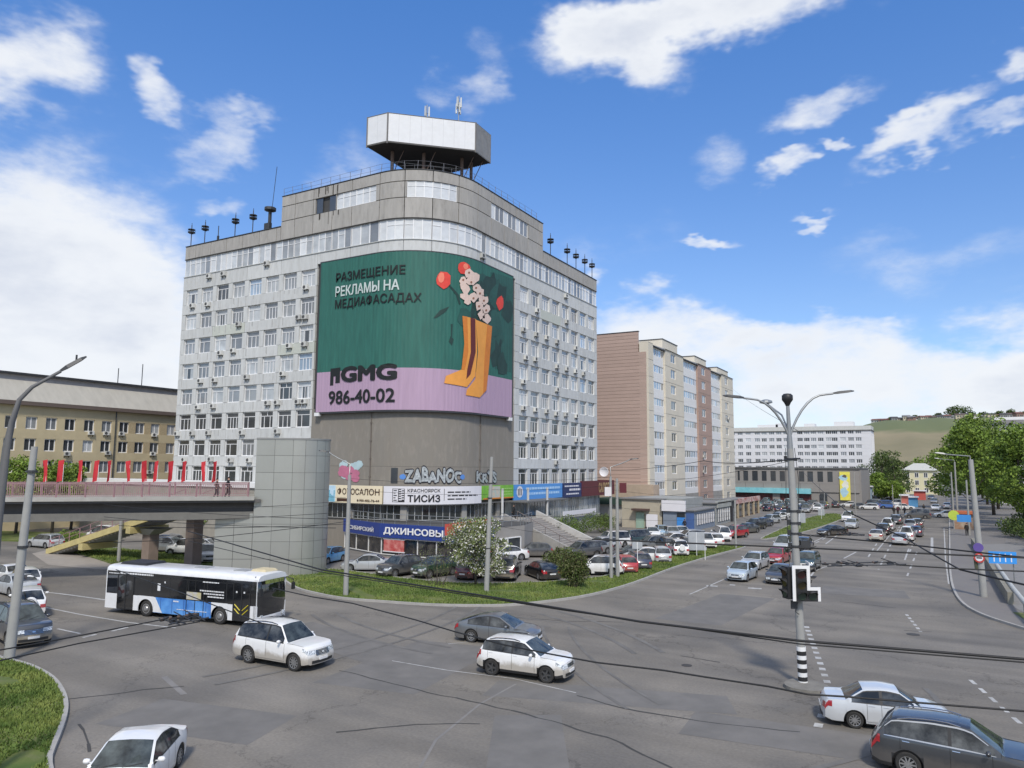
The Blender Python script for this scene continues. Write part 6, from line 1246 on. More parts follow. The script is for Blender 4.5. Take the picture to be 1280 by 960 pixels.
def car_type(name, L, W, H, wb, fo, r, hood, cowl, wst, rrs, rb, tail, belt, gc=.19, clad=False, glass2=None, rails=False, grille=(0.5, .22), dark_rim=0, sport=0., taper=.13, paint=None, tl=(.62, 1.0), rear_side=None, plate=True, mirror=1., chrome_line=False, spare=False, detail=True):
    """profile: hood=(z at nose, z before cowl) cowl=(x,z) wst=(x roof start) rrs=(x roof end, z) rb=(x,z rear glass foot) tail=z at the end"""
    paint = paint or PAINTC; root = bpy.data.objects.new(name, None); COL.objects.link(root)
    xw = (fo, fo+wb); Ra = r+.075
    top = [(0, hood[0]-.16), (.06, hood[0]-.05), (.22, hood[0]), (cowl[0]*.6, hood[1]-.02), (cowl[0]-.05, hood[1]), (cowl[0], cowl[1]), (wst, H-.055), (wst+.35, H-.008), ((wst+rrs[0])/2, H), (rrs[0]-.1, rrs[1]+.005), (rrs[0], rrs[1]-.02), (rb[0], rb[1]), (max(rb[0]+.06, L-.12), tail), (L-.04, tail-.07), (L, tail-.2)]
    top = sorted(top); tx = [t[0] for t in top]; tz = [t[1] for t in top]
    zt = lambda x: float(np.interp(x, tx, tz))
    def zb(x):
        bz = float(np.interp(x, [0, .2, cowl[0], rb[0], L-.1, L], [hood[0]-.2, hood[0]-.06, belt[0], belt[1], min(belt[1], tail-.06), tail-.26])); return min(bz, zt(x)-.035)
    def hw(x):
        a = max(0, 1-x/.75); c = max(0, 1-(L-x)/.7); return W/2*(1-taper*1.3*a**2.2-taper*c**2.2)
    def disp(x, y, z):      # plan and profile curvature of the nose and tail
        f = max(0, 1-x/.55)**1.3; g_ = max(0, 1-(L-x)/.45)**1.3; a = (abs(y)/(W/2))
        return f*(.2*a**2.4+.34*max(0, z-gc-.36)+.25*max(0, gc+.12-z))-g_*(.13*a**2.4+(.22*max(0, z-gc-.5)))
    xs = set(np.round(np.arange(0, L, .14), 3)) | {0, .03, .06, .1, .22, L, L-.03, L-.07, L-.12, cowl[0], wst, rrs[0], rb[0], cowl[0]-.04, wst+.1, rrs[0]-.1}
    for w in xw:
        for k in range(15): xs.add(round(w-Ra*math.cos(math.pi*k/14), 3))
        xs.add(round(w-Ra-.004, 3)); xs.add(round(w+Ra+.004, 3))
    bp = [fo+Ra+.12, (cowl[0]+wst)/2+.95, min(rrs[0]-.1, fo+wb-Ra+.62)]
    xB = bp[1]; xs |= {round(xB-.05, 3), round(xB+.05, 3)}
    g0 = cowl[0]+.22; g1 = (rear_side or (rrs[0]+rb[0])/2-.02); xs |= {round(g0, 3), round(g1, 3)}
    xs = sorted(x for x in xs if 0 <= x <= L); xs = [xs[0]]+[b for a, b in zip(xs, xs[1:]) if b-a > .0025]
    K = 11
    def ring(x):
        w = hw(x); t = zt(x); bz = zb(x); g = gc+.05*max(0, 1-x/.3)+.08*max(0, 1-(L-x)/.3); gh = t-bz
        inn = max(.05*w, min(gh, H)*.42 if gh > .1 else gh*.9); wr = w*.965-inn
        arch = 0
        for q in xw:
            if abs(x-q) <= Ra+1e-6: arch = r+math.sqrt(max(0, Ra*Ra-(x-q)**2))
        P = [(0, g), (w-.26 if arch else w*.85, g if not arch else g), (w*.97, g+.05), (w*.995, g+.16), (w*1.0, g+(bz-g)*.5), (w*.992, bz-.09), (w*.965, bz), (wr+.03 if gh > .12 else wr+.05, t-.06 if gh > .12 else t-.02), (wr-.04, t-.018), (wr*.55, t+.0), (0, t+.012)]
        if arch: P[2:5] = [(p[0], max(p[1], arch+.0)) for p in P[2:5]]; P[5] = (P[5][0], max(P[5][1], min(arch+.02, bz-.02)))
        if P[7][1] < P[6][1]: P[7] = (P[7][0], P[6][1]+.01)
        return P
    X0 = fo+wb/2        # model origin: middle of the wheelbase, front towards +X
    parts = {}
    def put(part, quad):
        parts.setdefault(part, MB()).face(quad)
    rings = [ring(x) for x in xs]
    # smoothed body grid is welded later per part
    grid = {}
    def addq(part, idx):
        grid.setdefault(part, []).append(idx)
    for i in range(len(xs)-1):
        xm = (xs[i]+xs[i+1])/2; inarch = any(abs(xm-q) < Ra for q in xw); gh = zt(xm)-zb(xm)
        for k in range(K-1):
            part = 'body'
            if k <= 1: part = 'underbody'
            if k == 2 and (clad or xm < .2): part = 'lower_cladding'
            if clad and inarch and k in (2, 3): part = 'lower_cladding'
            if k == 6 and g0 < xm < g1 and gh > .14: part = 'side_window' if not (abs(xm-xB) < .055) else 'window_trim'
            if k in (8, 9) and cowl[0] < xm < wst: part = 'windscreen'
            if k in (8, 9) and rrs[0] < xm < rb[0]: part = 'rear_window'
            if detail and part == 'body' and k in (3, 4, 5) and bp[0] < xm < bp[2] and not inarch: part = 'front_door' if xm < bp[1] else 'rear_door'
            addq(part, (i, k))
    allp = {}
    for part, qs in grid.items():
        sides = (1, -1); groups = [(part, sides)]
        if part in ('side_window', 'front_door', 'rear_door', 'window_trim'): groups = [(part, (1,)), (part, (-1,))]
        for nm, sd_ in groups:
            vid = {}; V = []; F = []
            def vv(i, k, s):
                key = (i, k, s if rings[i][k][0] > 1e-6 else 1)
                if key not in vid: vid[key] = len(V); y, z = rings[i][k]; V.append((X0-xs[i]-disp(xs[i], y, z), s*y, z))
                return vid[key]
            for (i, k) in qs:
                for s in sd_:
                    q = [vv(i, k, s), vv(i+1, k, s), vv(i+1, k+1, s), vv(i, k+1, s)]
                    pts = set(q)
                    if len(pts) < 3: continue
                    F.append(tuple(q) if s < 0 else tuple(q[::-1]))
            if nm == 'body':
                for i in (0, len(xs)-1):
                    P = rings[i]; T7 = (-1, -.7, -.35, 0, .35, .7, 1); base = len(V); KK = range(0, K-1)
                    for k in KK:
                        for t in T7: y_, z_ = P[k] if k else (P[1][0], P[0][1]); V.append((X0-xs[i]-disp(xs[i], t*y_, z_), t*y_, z_+(P[10][1]-P[9][1])*(1-abs(t))*(k == 9)))
                    for k in range(1, K-2):
                        for j in range(6): a = base+k*7+j; q = (a, a+1, a+8, a+7); F.append(q if i == 0 else q[::-1])
            b = MB(); b.mesh(V, F); mm = {'body': paint, 'underbody': TRIM, 'lower_cladding': TRIM if clad else paint, 'side_window': CGL, 'window_trim': TRIM, 'windscreen': CGLI, 'rear_window': CGL, 'front_door': paint, 'rear_door': paint}[part]
            if part == 'side_window' and glass2: mm = glass2
            o = b.build(part, mm, smooth=38, loc=(0, 0, 0)); o.parent = root
    # surface evaluation for lights, seams, handles
    def surf(x, k, off=0.):
        P = ring(x); k0 = min(int(k), K-2); f = k-k0; y = P[k0][0]*(1-f)+P[k0+1][0]*f; z = P[k0][1]*(1-f)+P[k0+1][1]*f; d = (P[k0+1][0]-P[k0][0], P[k0+1][1]-P[k0][1]); l = math.hypot(*d) or 1; return y+d[1]/l*off, z-d[0]/l*off
    def patch(b, x0, x1, k0, k1, off, s, n=4, m=2, mi=0):
        V = []; 
        for i in range(n+1):
            x = x0+(x1-x0)*i/n
            for j in range(m+1): y, z = surf(x, k0+(k1-k0)*j/m, off); fx = -off if x < .12 else (off if x > L-.12 else 0); V.append((X0-x-fx-disp(x, y, z), s*y, z))
        F = []
        for i in range(n):
            for j in range(m): q = (i*(m+1)+j, (i+1)*(m+1)+j, (i+1)*(m+1)+j+1, i*(m+1)+j+1); F.append(q if s < 0 else q[::-1])
        b.mesh(V, F, mi)
    def done(b, nm, m, sm=False, par=None):
        o = b.build(nm, m, loc=(0, 0, 0), smooth=sm); o.parent = par or root; return o
    nz = hood[0]
    def endq(b, x, cols, mi=0, off=.014):     # a patch lying on the nose (x=0) or tail (x=L) skin
        V = []; e = off if x < 1 else -off
        for y, za, zb_ in cols: V += [(X0-x-disp(x, y, za)+e, y, za), (X0-x-disp(x, y, zb_)+e, y, zb_)]
        F = []
        for i in range(len(cols)-1):
            q = (2*i, 2*i+1, 2*i+3, 2*i+2); up = (cols[1][0] > cols[0][0]); F.append(q if (up != (x < 1)) else q[::-1])
        b.mesh(V, F, mi)
    for s in (1, -1):
        b = MB(); patch(b, .0, .34, 4.75, 5.75, .012, s, 6); w0 = hw(.0); 
        endq(b, 0, [(s*w0*t, nz-.37+.04*(1-t), nz-.19) for t in (.99, .86, .72, .58, .48)]); done(b, 'headlight', HL)
        b = MB(); zl = tail-.34; patch(b, L-.3, L, 4.4+.2, 5.9, .012, s, 5); w1 = hw(L); endq(b, L, [(s*w1*t, zl, zl+.2) for t in (.99, .86, .74, .64)]); done(b, 'taillight', TLr)
        b = MB(); mx_ = cowl[0]+.38; y, z = surf(mx_, 6.0); yy = y+.14; zz = z+.09
        b.lathe([(.02, -.1), (.085, -.07), (.1, 0), (.085, .07), (.02, .1)], 8, axis='y', pos=(0, 0, 0)); b.v = [((p[0]*.75)+X0-mx_, (p[1]*1.05)*1+s*yy, p[2]*.8+zz) for p in b.v]; b.box(X0-mx_-.03, X0-mx_+.03, min(s*(y-.02), s*yy), max(s*(y-.02), s*yy), zz-.05, zz-.02); done(b, 'wing_mirror', paint if mirror else TRIM, True)
        if detail:
            b = MB()
            for x in (bp[0], bp[1], bp[2]): patch(b, x-.006, x+.006, 2.6, 5.95, .004, s, 1, 4)
            patch(b, bp[0], bp[2], 2.55, 2.62, .004, s, 10, 1); done(b, 'door_gap', GAPM)
            for x in (bp[1]-.16, bp[2]-.16):
                b = MB(); patch(b, x-.1, x+.1, 5.2, 5.35, .025, s, 2, 1); patch(b, x-.1, x+.1, 5.1, 5.2, .012, s, 2, 1); done(b, 'door_handle', CHR if chrome_line else paint)
            b = MB(); patch(b, g0-.03, g1+.02, 5.96, 6.06, .006, s, 14, 1); patch(b, g0+.15, g1, 6.93, 7.02, .006, s, 14, 1); done(b, 'window_trim', CHR if chrome_line else TRIM)
        if rails:
            b = MB(); P = [(X0-x, s*(surf(x, 7.6)[0]), surf(x, 7.6)[1]+.05) for x in np.linspace(wst+.25, rrs[0]-.15, 6)]; P[0] = (P[0][0], P[0][1], P[0][2]-.05); P[-1] = (P[-1][0], P[-1][1], P[-1][2]-.05); b.tube(P, .02, 5); done(b, 'roof_rail', TRIM if rails == 1 else CHR)
        for q in xw:
            w = bpy.data.objects.new('wheel', None); COL.objects.link(w); w.parent = root; w.location = (X0-q, s*(W/2-.012), r); w.rotation_euler = (0, 0, math.pi if s > 0 else 0)
            ty, rm, dk = wheel_meshes(r, dark_rim); inst(ty, 'tyre', w, (0, 0, 0)); inst(rm, 'rim', w, (0, 0, 0))
    w0 = hw(0); b = MB(); gy = w0*grille[0]; yy_ = np.linspace(-gy, gy, 6); endq(b, 0, [(y, nz-.2-grille[1], nz-.2) for y in yy_], 0, .012)
    for k in range(4): endq(b, 0, [(y, nz-.2-grille[1]*(k+.75)/4.2, nz-.2-grille[1]*(k+.5)/4.2) for y in yy_], 1, .02)
    endq(b, 0, [(y, nz-.2-grille[1]*.62, nz-.2-grille[1]*.3) for y in (-.07, .07)], 1, .03); done(b, 'grille', [TRIM, CHR])
    b = MB(); endq(b, 0, [(y, gc+.1, gc+.23) for y in np.linspace(-w0*.78, w0*.78, 8)]); done(b, 'air_intake', TRIM); b = MB(); endq(b, L, [(y, gc+.1, gc+.2) for y in np.linspace(-w0*.7, w0*.7, 8)]); done(b, 'bumper_trim', TRIM)
    b = MB(); b.box(X0-.02, X0+.03, -.26, .26, gc+.22, gc+.33); done(b, 'number_plate', PLATE); zz = tail-.42 if not clad else tail-.5; b = MB(); b.box(X0-L-.03, X0-L-.012, -.26, .26, zz, zz+.11); done(b, 'number_plate', PLATE)
    if detail:
        b = MB(); patchx = [cowl[0]*.55]; 
        for s in (1, -1):
            P = [(X0-x-disp(x, surf(x, 7.2)[0], surf(x, 7.2)[1]), s*surf(x, 7.2)[0], surf(x, 7.2)[1]+.004) for x in np.linspace(.3, cowl[0]-.02, 6)]; b.tube(P, .006, 4)
        done(b, 'bonnet_seam', GAPM)
        b = MB(); 
        for s in (.1, -.55): b.tube([(X0-cowl[0]+.02, s, cowl[1]+.02), (X0-cowl[0]-.1, s+.5, zt(cowl[0]+.1)+.02)], .008, 4)
        done(b, 'wiper', TRIM)
    if spare: b = MB(); b.lathe([(.02, 0), (.3, .0), (.34, .06), (.34, .2), (.3, .22)], 18, axis='x', pos=(X0-L-.22, 0, 1.0)); done(b, 'spare_wheel', paint)
    return root
T = {}
T['big_suv'] = car_type('suv', 4.95, 1.97, 1.92, 2.85, .9, .39, (1.12, 1.19), (1.35, 1.2), 2.0, (4.35, 1.82), (4.78, 1.25), 1.14, (1.14, 1.2), gc=.26, rails=1, grille=(.5, .24), paint=PAINT, taper=.1, rear_side=4.5)
T['crossover'] = car_type('suv', 4.38, 1.84, 1.62, 2.64, .86, .35, (.98, 1.06), (1.15, 1.08), 1.95, (3.85, 1.56), (4.22, 1.1), 1.0, (1.02, 1.1), gc=.2, clad=True, rails=1, grille=(.5, .14), dark_rim=2, paint=PAINT, rear_side=4.0)
T['liftback'] = car_type('car', 4.67, 1.81, 1.46, 2.68, .9, .33, (.78, .9), (1.2, .94), 2.05, (3.35, 1.38), (4.38, 1.02), .98, (.88, .96), gc=.15, grille=(.45, .12), paint=PAINTM, rear_side=3.8)
T['small_sedan'] = car_type('car', 4.35, 1.69, 1.42, 2.49, .78, .295, (.8, .9), (1.1, .94), 1.75, (2.95, 1.37), (3.55, .99), .97, (.88, .92), gc=.17, grille=(.4, .1), paint=PAINTC, taper=.1, rear_side=3.35)
T['dark_suv'] = car_type('suv', 4.78, 1.89, 1.7, 2.76, .93, .36, (1.0, 1.1), (1.2, 1.12), 2.0, (4.1, 1.62), (4.62, 1.15), 1.05, (1.04, 1.12), gc=.18, clad=True, rails=2, grille=(.6, .2), paint=PAINTM, chrome_line=True, rear_side=4.3)
T['sedan'] = car_type('car', 4.58, 1.79, 1.46, 2.7, .87, .325, (.76, .9), (1.15, .94), 1.95, (3.15, 1.4), (3.82, 1.03), 1.0, (.9, .97), gc=.15, grille=(.45, .12), taper=.17, rear_side=3.5)
T['hatchback'] = car_type('car', 4.05, 1.73, 1.5, 2.5, .78, .31, (.82, .92), (.98, .96), 1.65, (3.4, 1.42), (3.9, .98), .9, (.9, .97), gc=.16, grille=(.45, .1), rear_side=3.6, taper=.16)
T['wagon'] = car_type('car', 4.5, 1.74, 1.5, 2.62, .85, .315, (.82, .93), (1.1, .97), 1.8, (3.95, 1.44), (4.35, .98), .9, (.92, .97), gc=.16, grille=(.45, .1), rails=2, rear_side=4.1)
T['compact_suv'] = car_type('suv', 4.4, 1.8, 1.68, 2.6, .85, .35, (1.0, 1.07), (1.15, 1.09), 1.8, (3.85, 1.62), (4.25, 1.12), 1.0, (1.04, 1.12), gc=.21, clad=True, rails=1, grille=(.5, .16), rear_side=4.0)
T['jeep'] = car_type('suv', 3.95, 1.68, 1.72, 2.4, .75, .34, (1.02, 1.06), (1.05, 1.08), 1.45, (3.6, 1.68), (3.82, 1.12), 1.0, (1.06, 1.1), gc=.22, clad=True, grille=(.5, .14), spare=True, rear_side=3.6, taper=.08)
T['minivan'] = car_type('van', 4.7, 1.72, 1.9, 2.75, .8, .32, (.95, 1.05), (.9, 1.1), 1.55, (4.35, 1.84), (4.6, 1.15), 1.0, (1.05, 1.1), gc=.17, grille=(.45, .12), rear_side=4.4, taper=.08)
T['pickup'] = car_type('pickup', 5.2, 1.8, 1.75, 3.05, .9, .37, (1.05, 1.12), (1.2, 1.14), 1.8, (3.2, 1.7), (3.42, 1.12), 1.1, (1.08, 1.1), gc=.25, clad=True, grille=(.5, .16), rear_side=3.1, taper=.08)
SHELF = Vector((0, -400, 0)); used_t = set()
COLS = {'white': (.78, .78, .77), 'silver': (.42, .44, .46), 'pale blue silver': (.42, .5, .58), 'bright silver': (.56, .59, .62), 'grey': (.17, .18, .19), 'dark grey': (.06, .063, .068), 'black': (.013, .013, .015), 'red': (.38, .02, .03), 'dark blue': (.02, .03, .07), 'blue': (.03, .12, .4), 'teal': (.04, .075, .085), 'maroon': (.1, .012, .018), 'beige': (.5, .47, .4), 'green': (.03, .06, .035), 'pale blue': (.3, .45, .6), 'light blue': (.08, .35, .6)}
def setcol(o, c):
    o.color = c
    for k in o.children: setcol(k, c)
GRP = None
def car(ty, px, py, ang, col, label, cat='car', group=None, z=0.):
    src = T[ty]; p = G(px, py, z) if px is not None else py; c = (*COLS[col], 1)
    if ty not in used_t: used_t.add(ty); o = src; o.location = p; o.rotation_euler = (0, 0, R_(ang)); o['label'] = label; setcol(o, c); o['category'] = cat
    else: o = dup(src, p, R_(ang), label, c); o['category'] = cat
    if group: o['group'] = group
    elif 'group' in o: del o['group']
    return o
# moving traffic near the camera (positions are the middle of the wheelbase on the road)
def between(a, c, w=0., side=1):       # wheel contacts of the visible side -> centre and heading
    p, q = G(*a), G(*c); d = (q-p).normalized(); n = Vector((-d.y, d.x, 0)); return (p+q)/2+n*w*side, math.degrees(math.atan2(d.y, d.x))
P_, A_ = between((311, 829), (367, 839), .9); car('big_suv', None, P_, A_, 'white', 'big white suv with dusty sides driving in front of the bus', 'suv')
P_, A_ = between((614, 844), (684, 854), .83); car('crossover', None, P_, A_, 'white', 'white crossover with black wheel arches crossing the middle of the junction', 'suv')
P_, A_ = between((590, 803), (648, 808.5), .82); car('liftback', None, P_, A_, 'grey', 'grey-blue liftback driving just behind the white crossover', 'car')
P_, A_ = between((1070, 911), (1165, 921), .8); car('small_sedan', None, P_, A_, 'bright silver', 'silver four-door saloon beside the striped concrete post', 'car')
p = G(1196, 985); car('dark_suv', None, Vector((p.x+.15, p.y+1.0, 0)), -2, 'dark grey', 'dark grey suv with chrome window line, cut by the lower picture edge', 'suv')
car('sedan', None, Vector((-20.65, 14.0, 0)), 306, 'white', 'white sedan coming towards the viewer beside the grass corner', 'car')
# parked by the denim shop
ND = 'cars parked in front of the office'
for a in [('sedan', 458, 713, 214, 'silver', 'silver sedan parked side-on below the ФОТОСАЛОН sign, first of the row', 'car'),
 ('compact_suv', 499, 719, 262, 'dark grey', 'dark grey suv facing out beside the silver sedan', 'suv'), ('compact_suv', 543, 720, 258, 'green', 'dark green suv half hidden by the bare shrub', 'suv'),
 ('hatchback', 592, 722, 95, 'maroon', 'dark maroon hatchback seen from behind under the blossoming tree', 'car'), ('big_suv', 634, 722, 112, 'black', 'large black suv with its tail to the verge, right of the blossoming tree', 'suv'),
 ('liftback', 677, 722, 140, 'black', 'low black car between the large black suv and the olive shrub', 'car'), ('hatchback', 668, 696, 212, 'dark grey', 'dark grey hatchback parked across the foot of the entrance steps', 'car'),
 ('sedan', 632, 700, 235, 'white', 'white car mostly hidden behind the large black suv', 'car'), ('compact_suv', 748, 718, 200, 'white', 'white suv parked side-on beside the twin lamp posts', 'suv'), ('sedan', 712, 718, 215, 'white', 'white car poking out behind the olive shrub', 'car'),
 ('compact_suv', 727, 697, 240, 'dark grey', 'dark suv right of the entrance steps with its nose to the steps', 'suv'), ('sedan', 741, 692, 240, 'grey', 'grey car second from the entrance steps in the inner row', 'car'), ('wagon', 752, 688, 240, 'silver', 'silver estate third from the entrance steps in the inner row', 'car'), ('minivan', 764, 684, 240, 'white', 'white van-like car before the hedge bush in the inner row', 'van'),
 ('minivan', 789, 682, 250, 'teal', 'dark teal van behind the twin lamp posts', 'van'), ('sedan', 803, 675, 300, 'black', 'black car with the white one right of it, by the garden shed', 'car'), ('sedan', 815, 672, 300, 'white', 'white sedan parked beside the cream extension', 'car'), ('hatchback', 828, 670, 300, 'pale blue', 'pale blue-white car parked nearest the green shop door', 'car'),
 ('hatchback', 781, 714, 125, 'red', 'red hatchback with its tail to the verge', 'car'), ('wagon', 797, 709, 125, 'dark blue', 'dark blue estate parked between the red and the white cars', 'car'), ('sedan', 806, 702, 205, 'white', 'white sedan with its nose towards the dark estate', 'car'),
 ('wagon', 825, 701, 118, 'silver', 'silver estate with its tail to the verge', 'car'), ('compact_suv', 833, 690, 130, 'dark grey', 'dark grey suv behind the silver estate', 'suv'), ('jeep', 848, 694, 118, 'white', 'small white off-roader with a spare wheel on its back door', 'suv'), ('compact_suv', 859, 689, 118, 'black', 'black suv right of the small white off-roader', 'suv'),
 ('sedan', 868, 686, 118, 'white', 'white sedan right of the black suv in the verge row', 'car'), ('pickup', 881, 684, 118, 'white', 'white pickup by the white signpost on the verge', 'pickup'), ('hatchback', 893, 681, 118, 'white', 'white hatchback between the pickup and the white van', 'car'), ('minivan', 901, 675, 118, 'white', 'long white van at the far end of the verge row', 'van'),
 ('compact_suv', 919, 672, 250, 'red', 'red suv parked before the grey lettered shop', 'suv'), ('sedan', 934, 666, 250, 'dark grey', 'dark car next beyond the red suv', 'car'), ('compact_suv', 944, 661.5, 250, 'black', 'black suv second beyond the red suv', 'suv'), ('sedan', 953, 658, 250, 'dark blue', 'dark blue car third beyond the red suv', 'car'), ('wagon', 963, 654, 250, 'silver', 'silver estate fourth beyond the red suv', 'car'), ('sedan', 973, 650, 250, 'white', 'white car fifth beyond the red suv', 'car'), ('hatchback', 982, 646.5, 250, 'white', 'white hatchback sixth beyond the red suv', 'car'), ('sedan', 991, 643, 250, 'grey', 'grey car seventh beyond the red suv', 'car'), ('compact_suv', 999, 640.5, 250, 'dark blue', 'dark suv just left of the big signal mast, at the end of the shop row', 'suv')]:
    car(*a, group=ND)
for i_, (px_, py_, an_, co_, ty_, lb_) in enumerate([(772, 679, 245, 'silver', 'sedan', 'silver car between the white van and the dark teal van'), (840, 672, 300, 'silver', 'wagon', 'silver estate right of the pale blue-white car by the green shop door'), (852, 671, 300, 'white', 'sedan', 'white sedan before the white grille of the cream extension'), (815, 688, 225, 'grey', 'compact_suv', 'grey suv in the middle aisle behind the white sedan'), (842, 681, 220, 'white', 'sedan', 'white sedan in the middle aisle behind the off-roader'), (862, 677, 225, 'silver', 'wagon', 'silver estate in the middle aisle before the blue door'), (790, 699, 215, 'black', 'sedan', 'black sedan in the aisle beyond the red hatchback')]):
    car(ty_, px_, py_, an_, co_, lb_, 'car', group=ND)
TR = 'traffic on the avenue'
for a in [('hatchback', 928, 724, 266, 'pale blue silver', 'pale blue hatchback leading the oncoming lane nearest the verge', 'car'), ('wagon', 944, 710, 266, 'silver', 'silver estate directly behind the pale blue hatchback', 'car'), ('wagon', 972, 703, 266, 'red', 'red car in the second oncoming lane', 'car'),
 ('minivan', 981, 690, 266, 'silver', 'silver van directly behind the red car', 'van'), ('sedan', 977, 727, 266, 'dark grey', 'dark grey sedan half hidden by the traffic signal', 'car'), ('compact_suv', 1010, 712, 268, 'teal', 'grey-green suv just right of the signal mast', 'suv'), ('sedan', 1004, 687, 268, 'dark blue', 'dark car behind the grey-green suv', 'car'),
 ('sedan', 1040, 669, 230, 'black', 'black low car turning on the empty lanes of the avenue', 'car'), ('wagon', 1065, 660, 268, 'silver', 'silver car with a blue bonnet edge coming towards the junction', 'car'), ('minivan', 1060, 652, 268, 'white', 'white van right behind the oncoming silver car', 'van'),
 ('sedan', 1097, 675, 88, 'beige', 'cream sedan waiting at the back of the outer queue', 'car'), ('compact_suv', 1105, 668, 88, 'black', 'black suv second in the outer queue', 'suv'), ('minivan', 1111, 662, 88, 'white', 'white van third in the outer queue', 'van'), ('compact_suv', 1121, 655, 88, 'dark grey', 'dark suv fourth in the outer queue', 'suv'),
 ('sedan', 1126, 680, 88, 'silver', 'silver-white sedan at the back of the inner queue', 'car'), ('minivan', 1135, 675, 88, 'white', 'white van ahead of the silver-white sedan', 'van'), ('sedan', 1145, 670, 88, 'dark blue', 'dark blue car right of the white van', 'car'), ('compact_suv', 1139, 662, 88, 'grey', 'grey suv at the head of the inner queue', 'suv'), ('wagon', 1147, 659, 88, 'dark grey', 'dark estate beside the grey suv at the queue head', 'car'),
 ('minivan', 1146, 648, 185, 'dark grey', 'dark grey van crossing the avenue', 'van'), ('sedan', 1170, 638, 266, 'white', 'white car coming down the far avenue', 'car'), ('sedan', 1184, 635.5, 90, 'white', 'white car driving away at the far kerb', 'car'), ('sedan', 1183, 647, 188, 'white', 'white car crossing before the zebra', 'car'), ('sedan', 1168, 629, 266, 'grey', 'small grey car far down the avenue', 'car'), ('hatchback', 1164, 624, 266, 'dark blue', 'tiny dark car farthest down the avenue', 'car')]:
    car(*a, group=TR)
LR = 'traffic on the road under the footbridge'
for a in [('big_suv', 24, 801, -12, 'dark grey', 'dark grey suv coming out from behind the left lamp posts', 'suv'), ('jeep', 35, 768, 155, 'white', 'white off-roader with a dark rear, behind the dark grey suv', 'suv'), ('sedan', 18, 742, 175, 'silver', 'silver car at the left edge on the far lane', 'car'), ('sedan', 12, 728, 175, 'white', 'white car at the left edge, second lane', 'car'), ('jeep', 30, 738, 160, 'white', 'small white off-roader with a black spare wheel under the footbridge', 'suv'), ('wagon', 56, 684, 185, 'silver', 'silver estate driving on the road beyond the bridge stairs', 'car'),
 ('compact_suv', 213, 691, 20, 'grey', 'grey suv parked between the two brown piers', 'suv'), ('jeep', 232, 694, 200, 'white', 'white off-roader parked against the right brown pier', 'suv'), ('compact_suv', 258, 702, 330, 'white', 'white suv parked between the right pier and the stair tower', 'suv'), ('wagon', 205, 685, 190, 'dark grey', 'dark car behind the grey suv between the piers', 'car'), ('sedan', 252, 690, 200, 'silver', 'silver car behind the white suv left of the stair tower', 'car'), ('minivan', 128, 676, 185, 'white', 'white van on the road seen over the bridge stairs', 'van'), ('hatchback', 410, 703, 280, 'light blue', 'light blue car peeping out right of the stair tower', 'car')]:
    car(*a, group=LR)
# big far car park in front of the grey store
rr = random.Random(12); k = 0; CC_ = ['white', 'white', 'silver', 'grey', 'dark grey', 'black', 'white', 'dark blue', 'white', 'silver', 'grey', 'teal']; TT_ = ['sedan', 'compact_suv', 'wagon', 'hatchback', 'minivan', 'jeep', 'big_suv']; used_l = {}
rowsy = [(171, -36, -20.5, 'nearest'), (178, -40, -20, 'second'), (185.5, -44, -20, 'third'), (192, -46, -20, 'fourth'), (199, -50, -19, 'farthest')]
for (y, x0, x1, rn) in rowsy:
    n = int((x1-x0)/2.75)
    for i in range(n):
        x = x0+2.75*i+rr.uniform(-.2, .2)
        if rr.random() < .06: continue
        c = rr.choice(CC_); ty = rr.choice(TT_)
        car(ty, None, Vector((x, y+rr.uniform(-.5, .5), 0)), 90+180*rr.randrange(2)+rr.uniform(-4, 4), c, '%s %s in the %s row of the far car park, %s' % (c, {'sedan': 'sedan', 'compact_suv': 'suv', 'wagon': 'estate', 'hatchback': 'hatchback', 'minivan': 'van', 'jeep': 'off-roader', 'big_suv': 'large suv'}[ty], rn, ['leftmost', 'second from left', 'third from left', 'fourth from left', 'fifth from left', 'sixth from left', 'seventh from left', 'eighth from left', 'ninth from left', 'tenth from left', 'eleventh from left'][min(i, 10)]), 'car', 'cars in the far car park')
for i, (px, py, c, ty, an) in enumerate([(1062, 634, 'white', 'sedan', 180), (1076, 636, 'dark grey', 'sedan', 0), (1086, 637, 'white', 'wagon', 180), (1094, 633, 'teal', 'compact_suv', 0), (1103, 635, 'blue', 'minivan', 180), (1112, 636, 'blue', 'compact_suv', 0), (1122, 633, 'white', 'minivan', 180), (1131, 637, 'white', 'sedan', 0), (1090, 628, 'white', 'minivan', 180), (1100, 627, 'dark grey', 'pickup', 0), (1110, 628, 'silver', 'sedan', 180), (1120, 628, 'dark blue', 'hatchback', 0)]):
    car(ty, px, py, an, c, '%s vehicle in the small lot beside the grey store, %s' % (c, ['leftmost', 'second from the store', 'third from the store', 'fourth from the store', 'fifth from the store', 'sixth from the store', 'seventh from the store', 'nearest the crossing', 'in the rear row, leftmost', 'in the rear row, second', 'in the rear row, third', 'in the rear row, last'][i]), 'car', 'cars beside the grey store')
for k_, o in T.items():
    if k_ not in used_t:
        for c in list(o.children_recursive)+[o]: bpy.data.objects.remove(c)
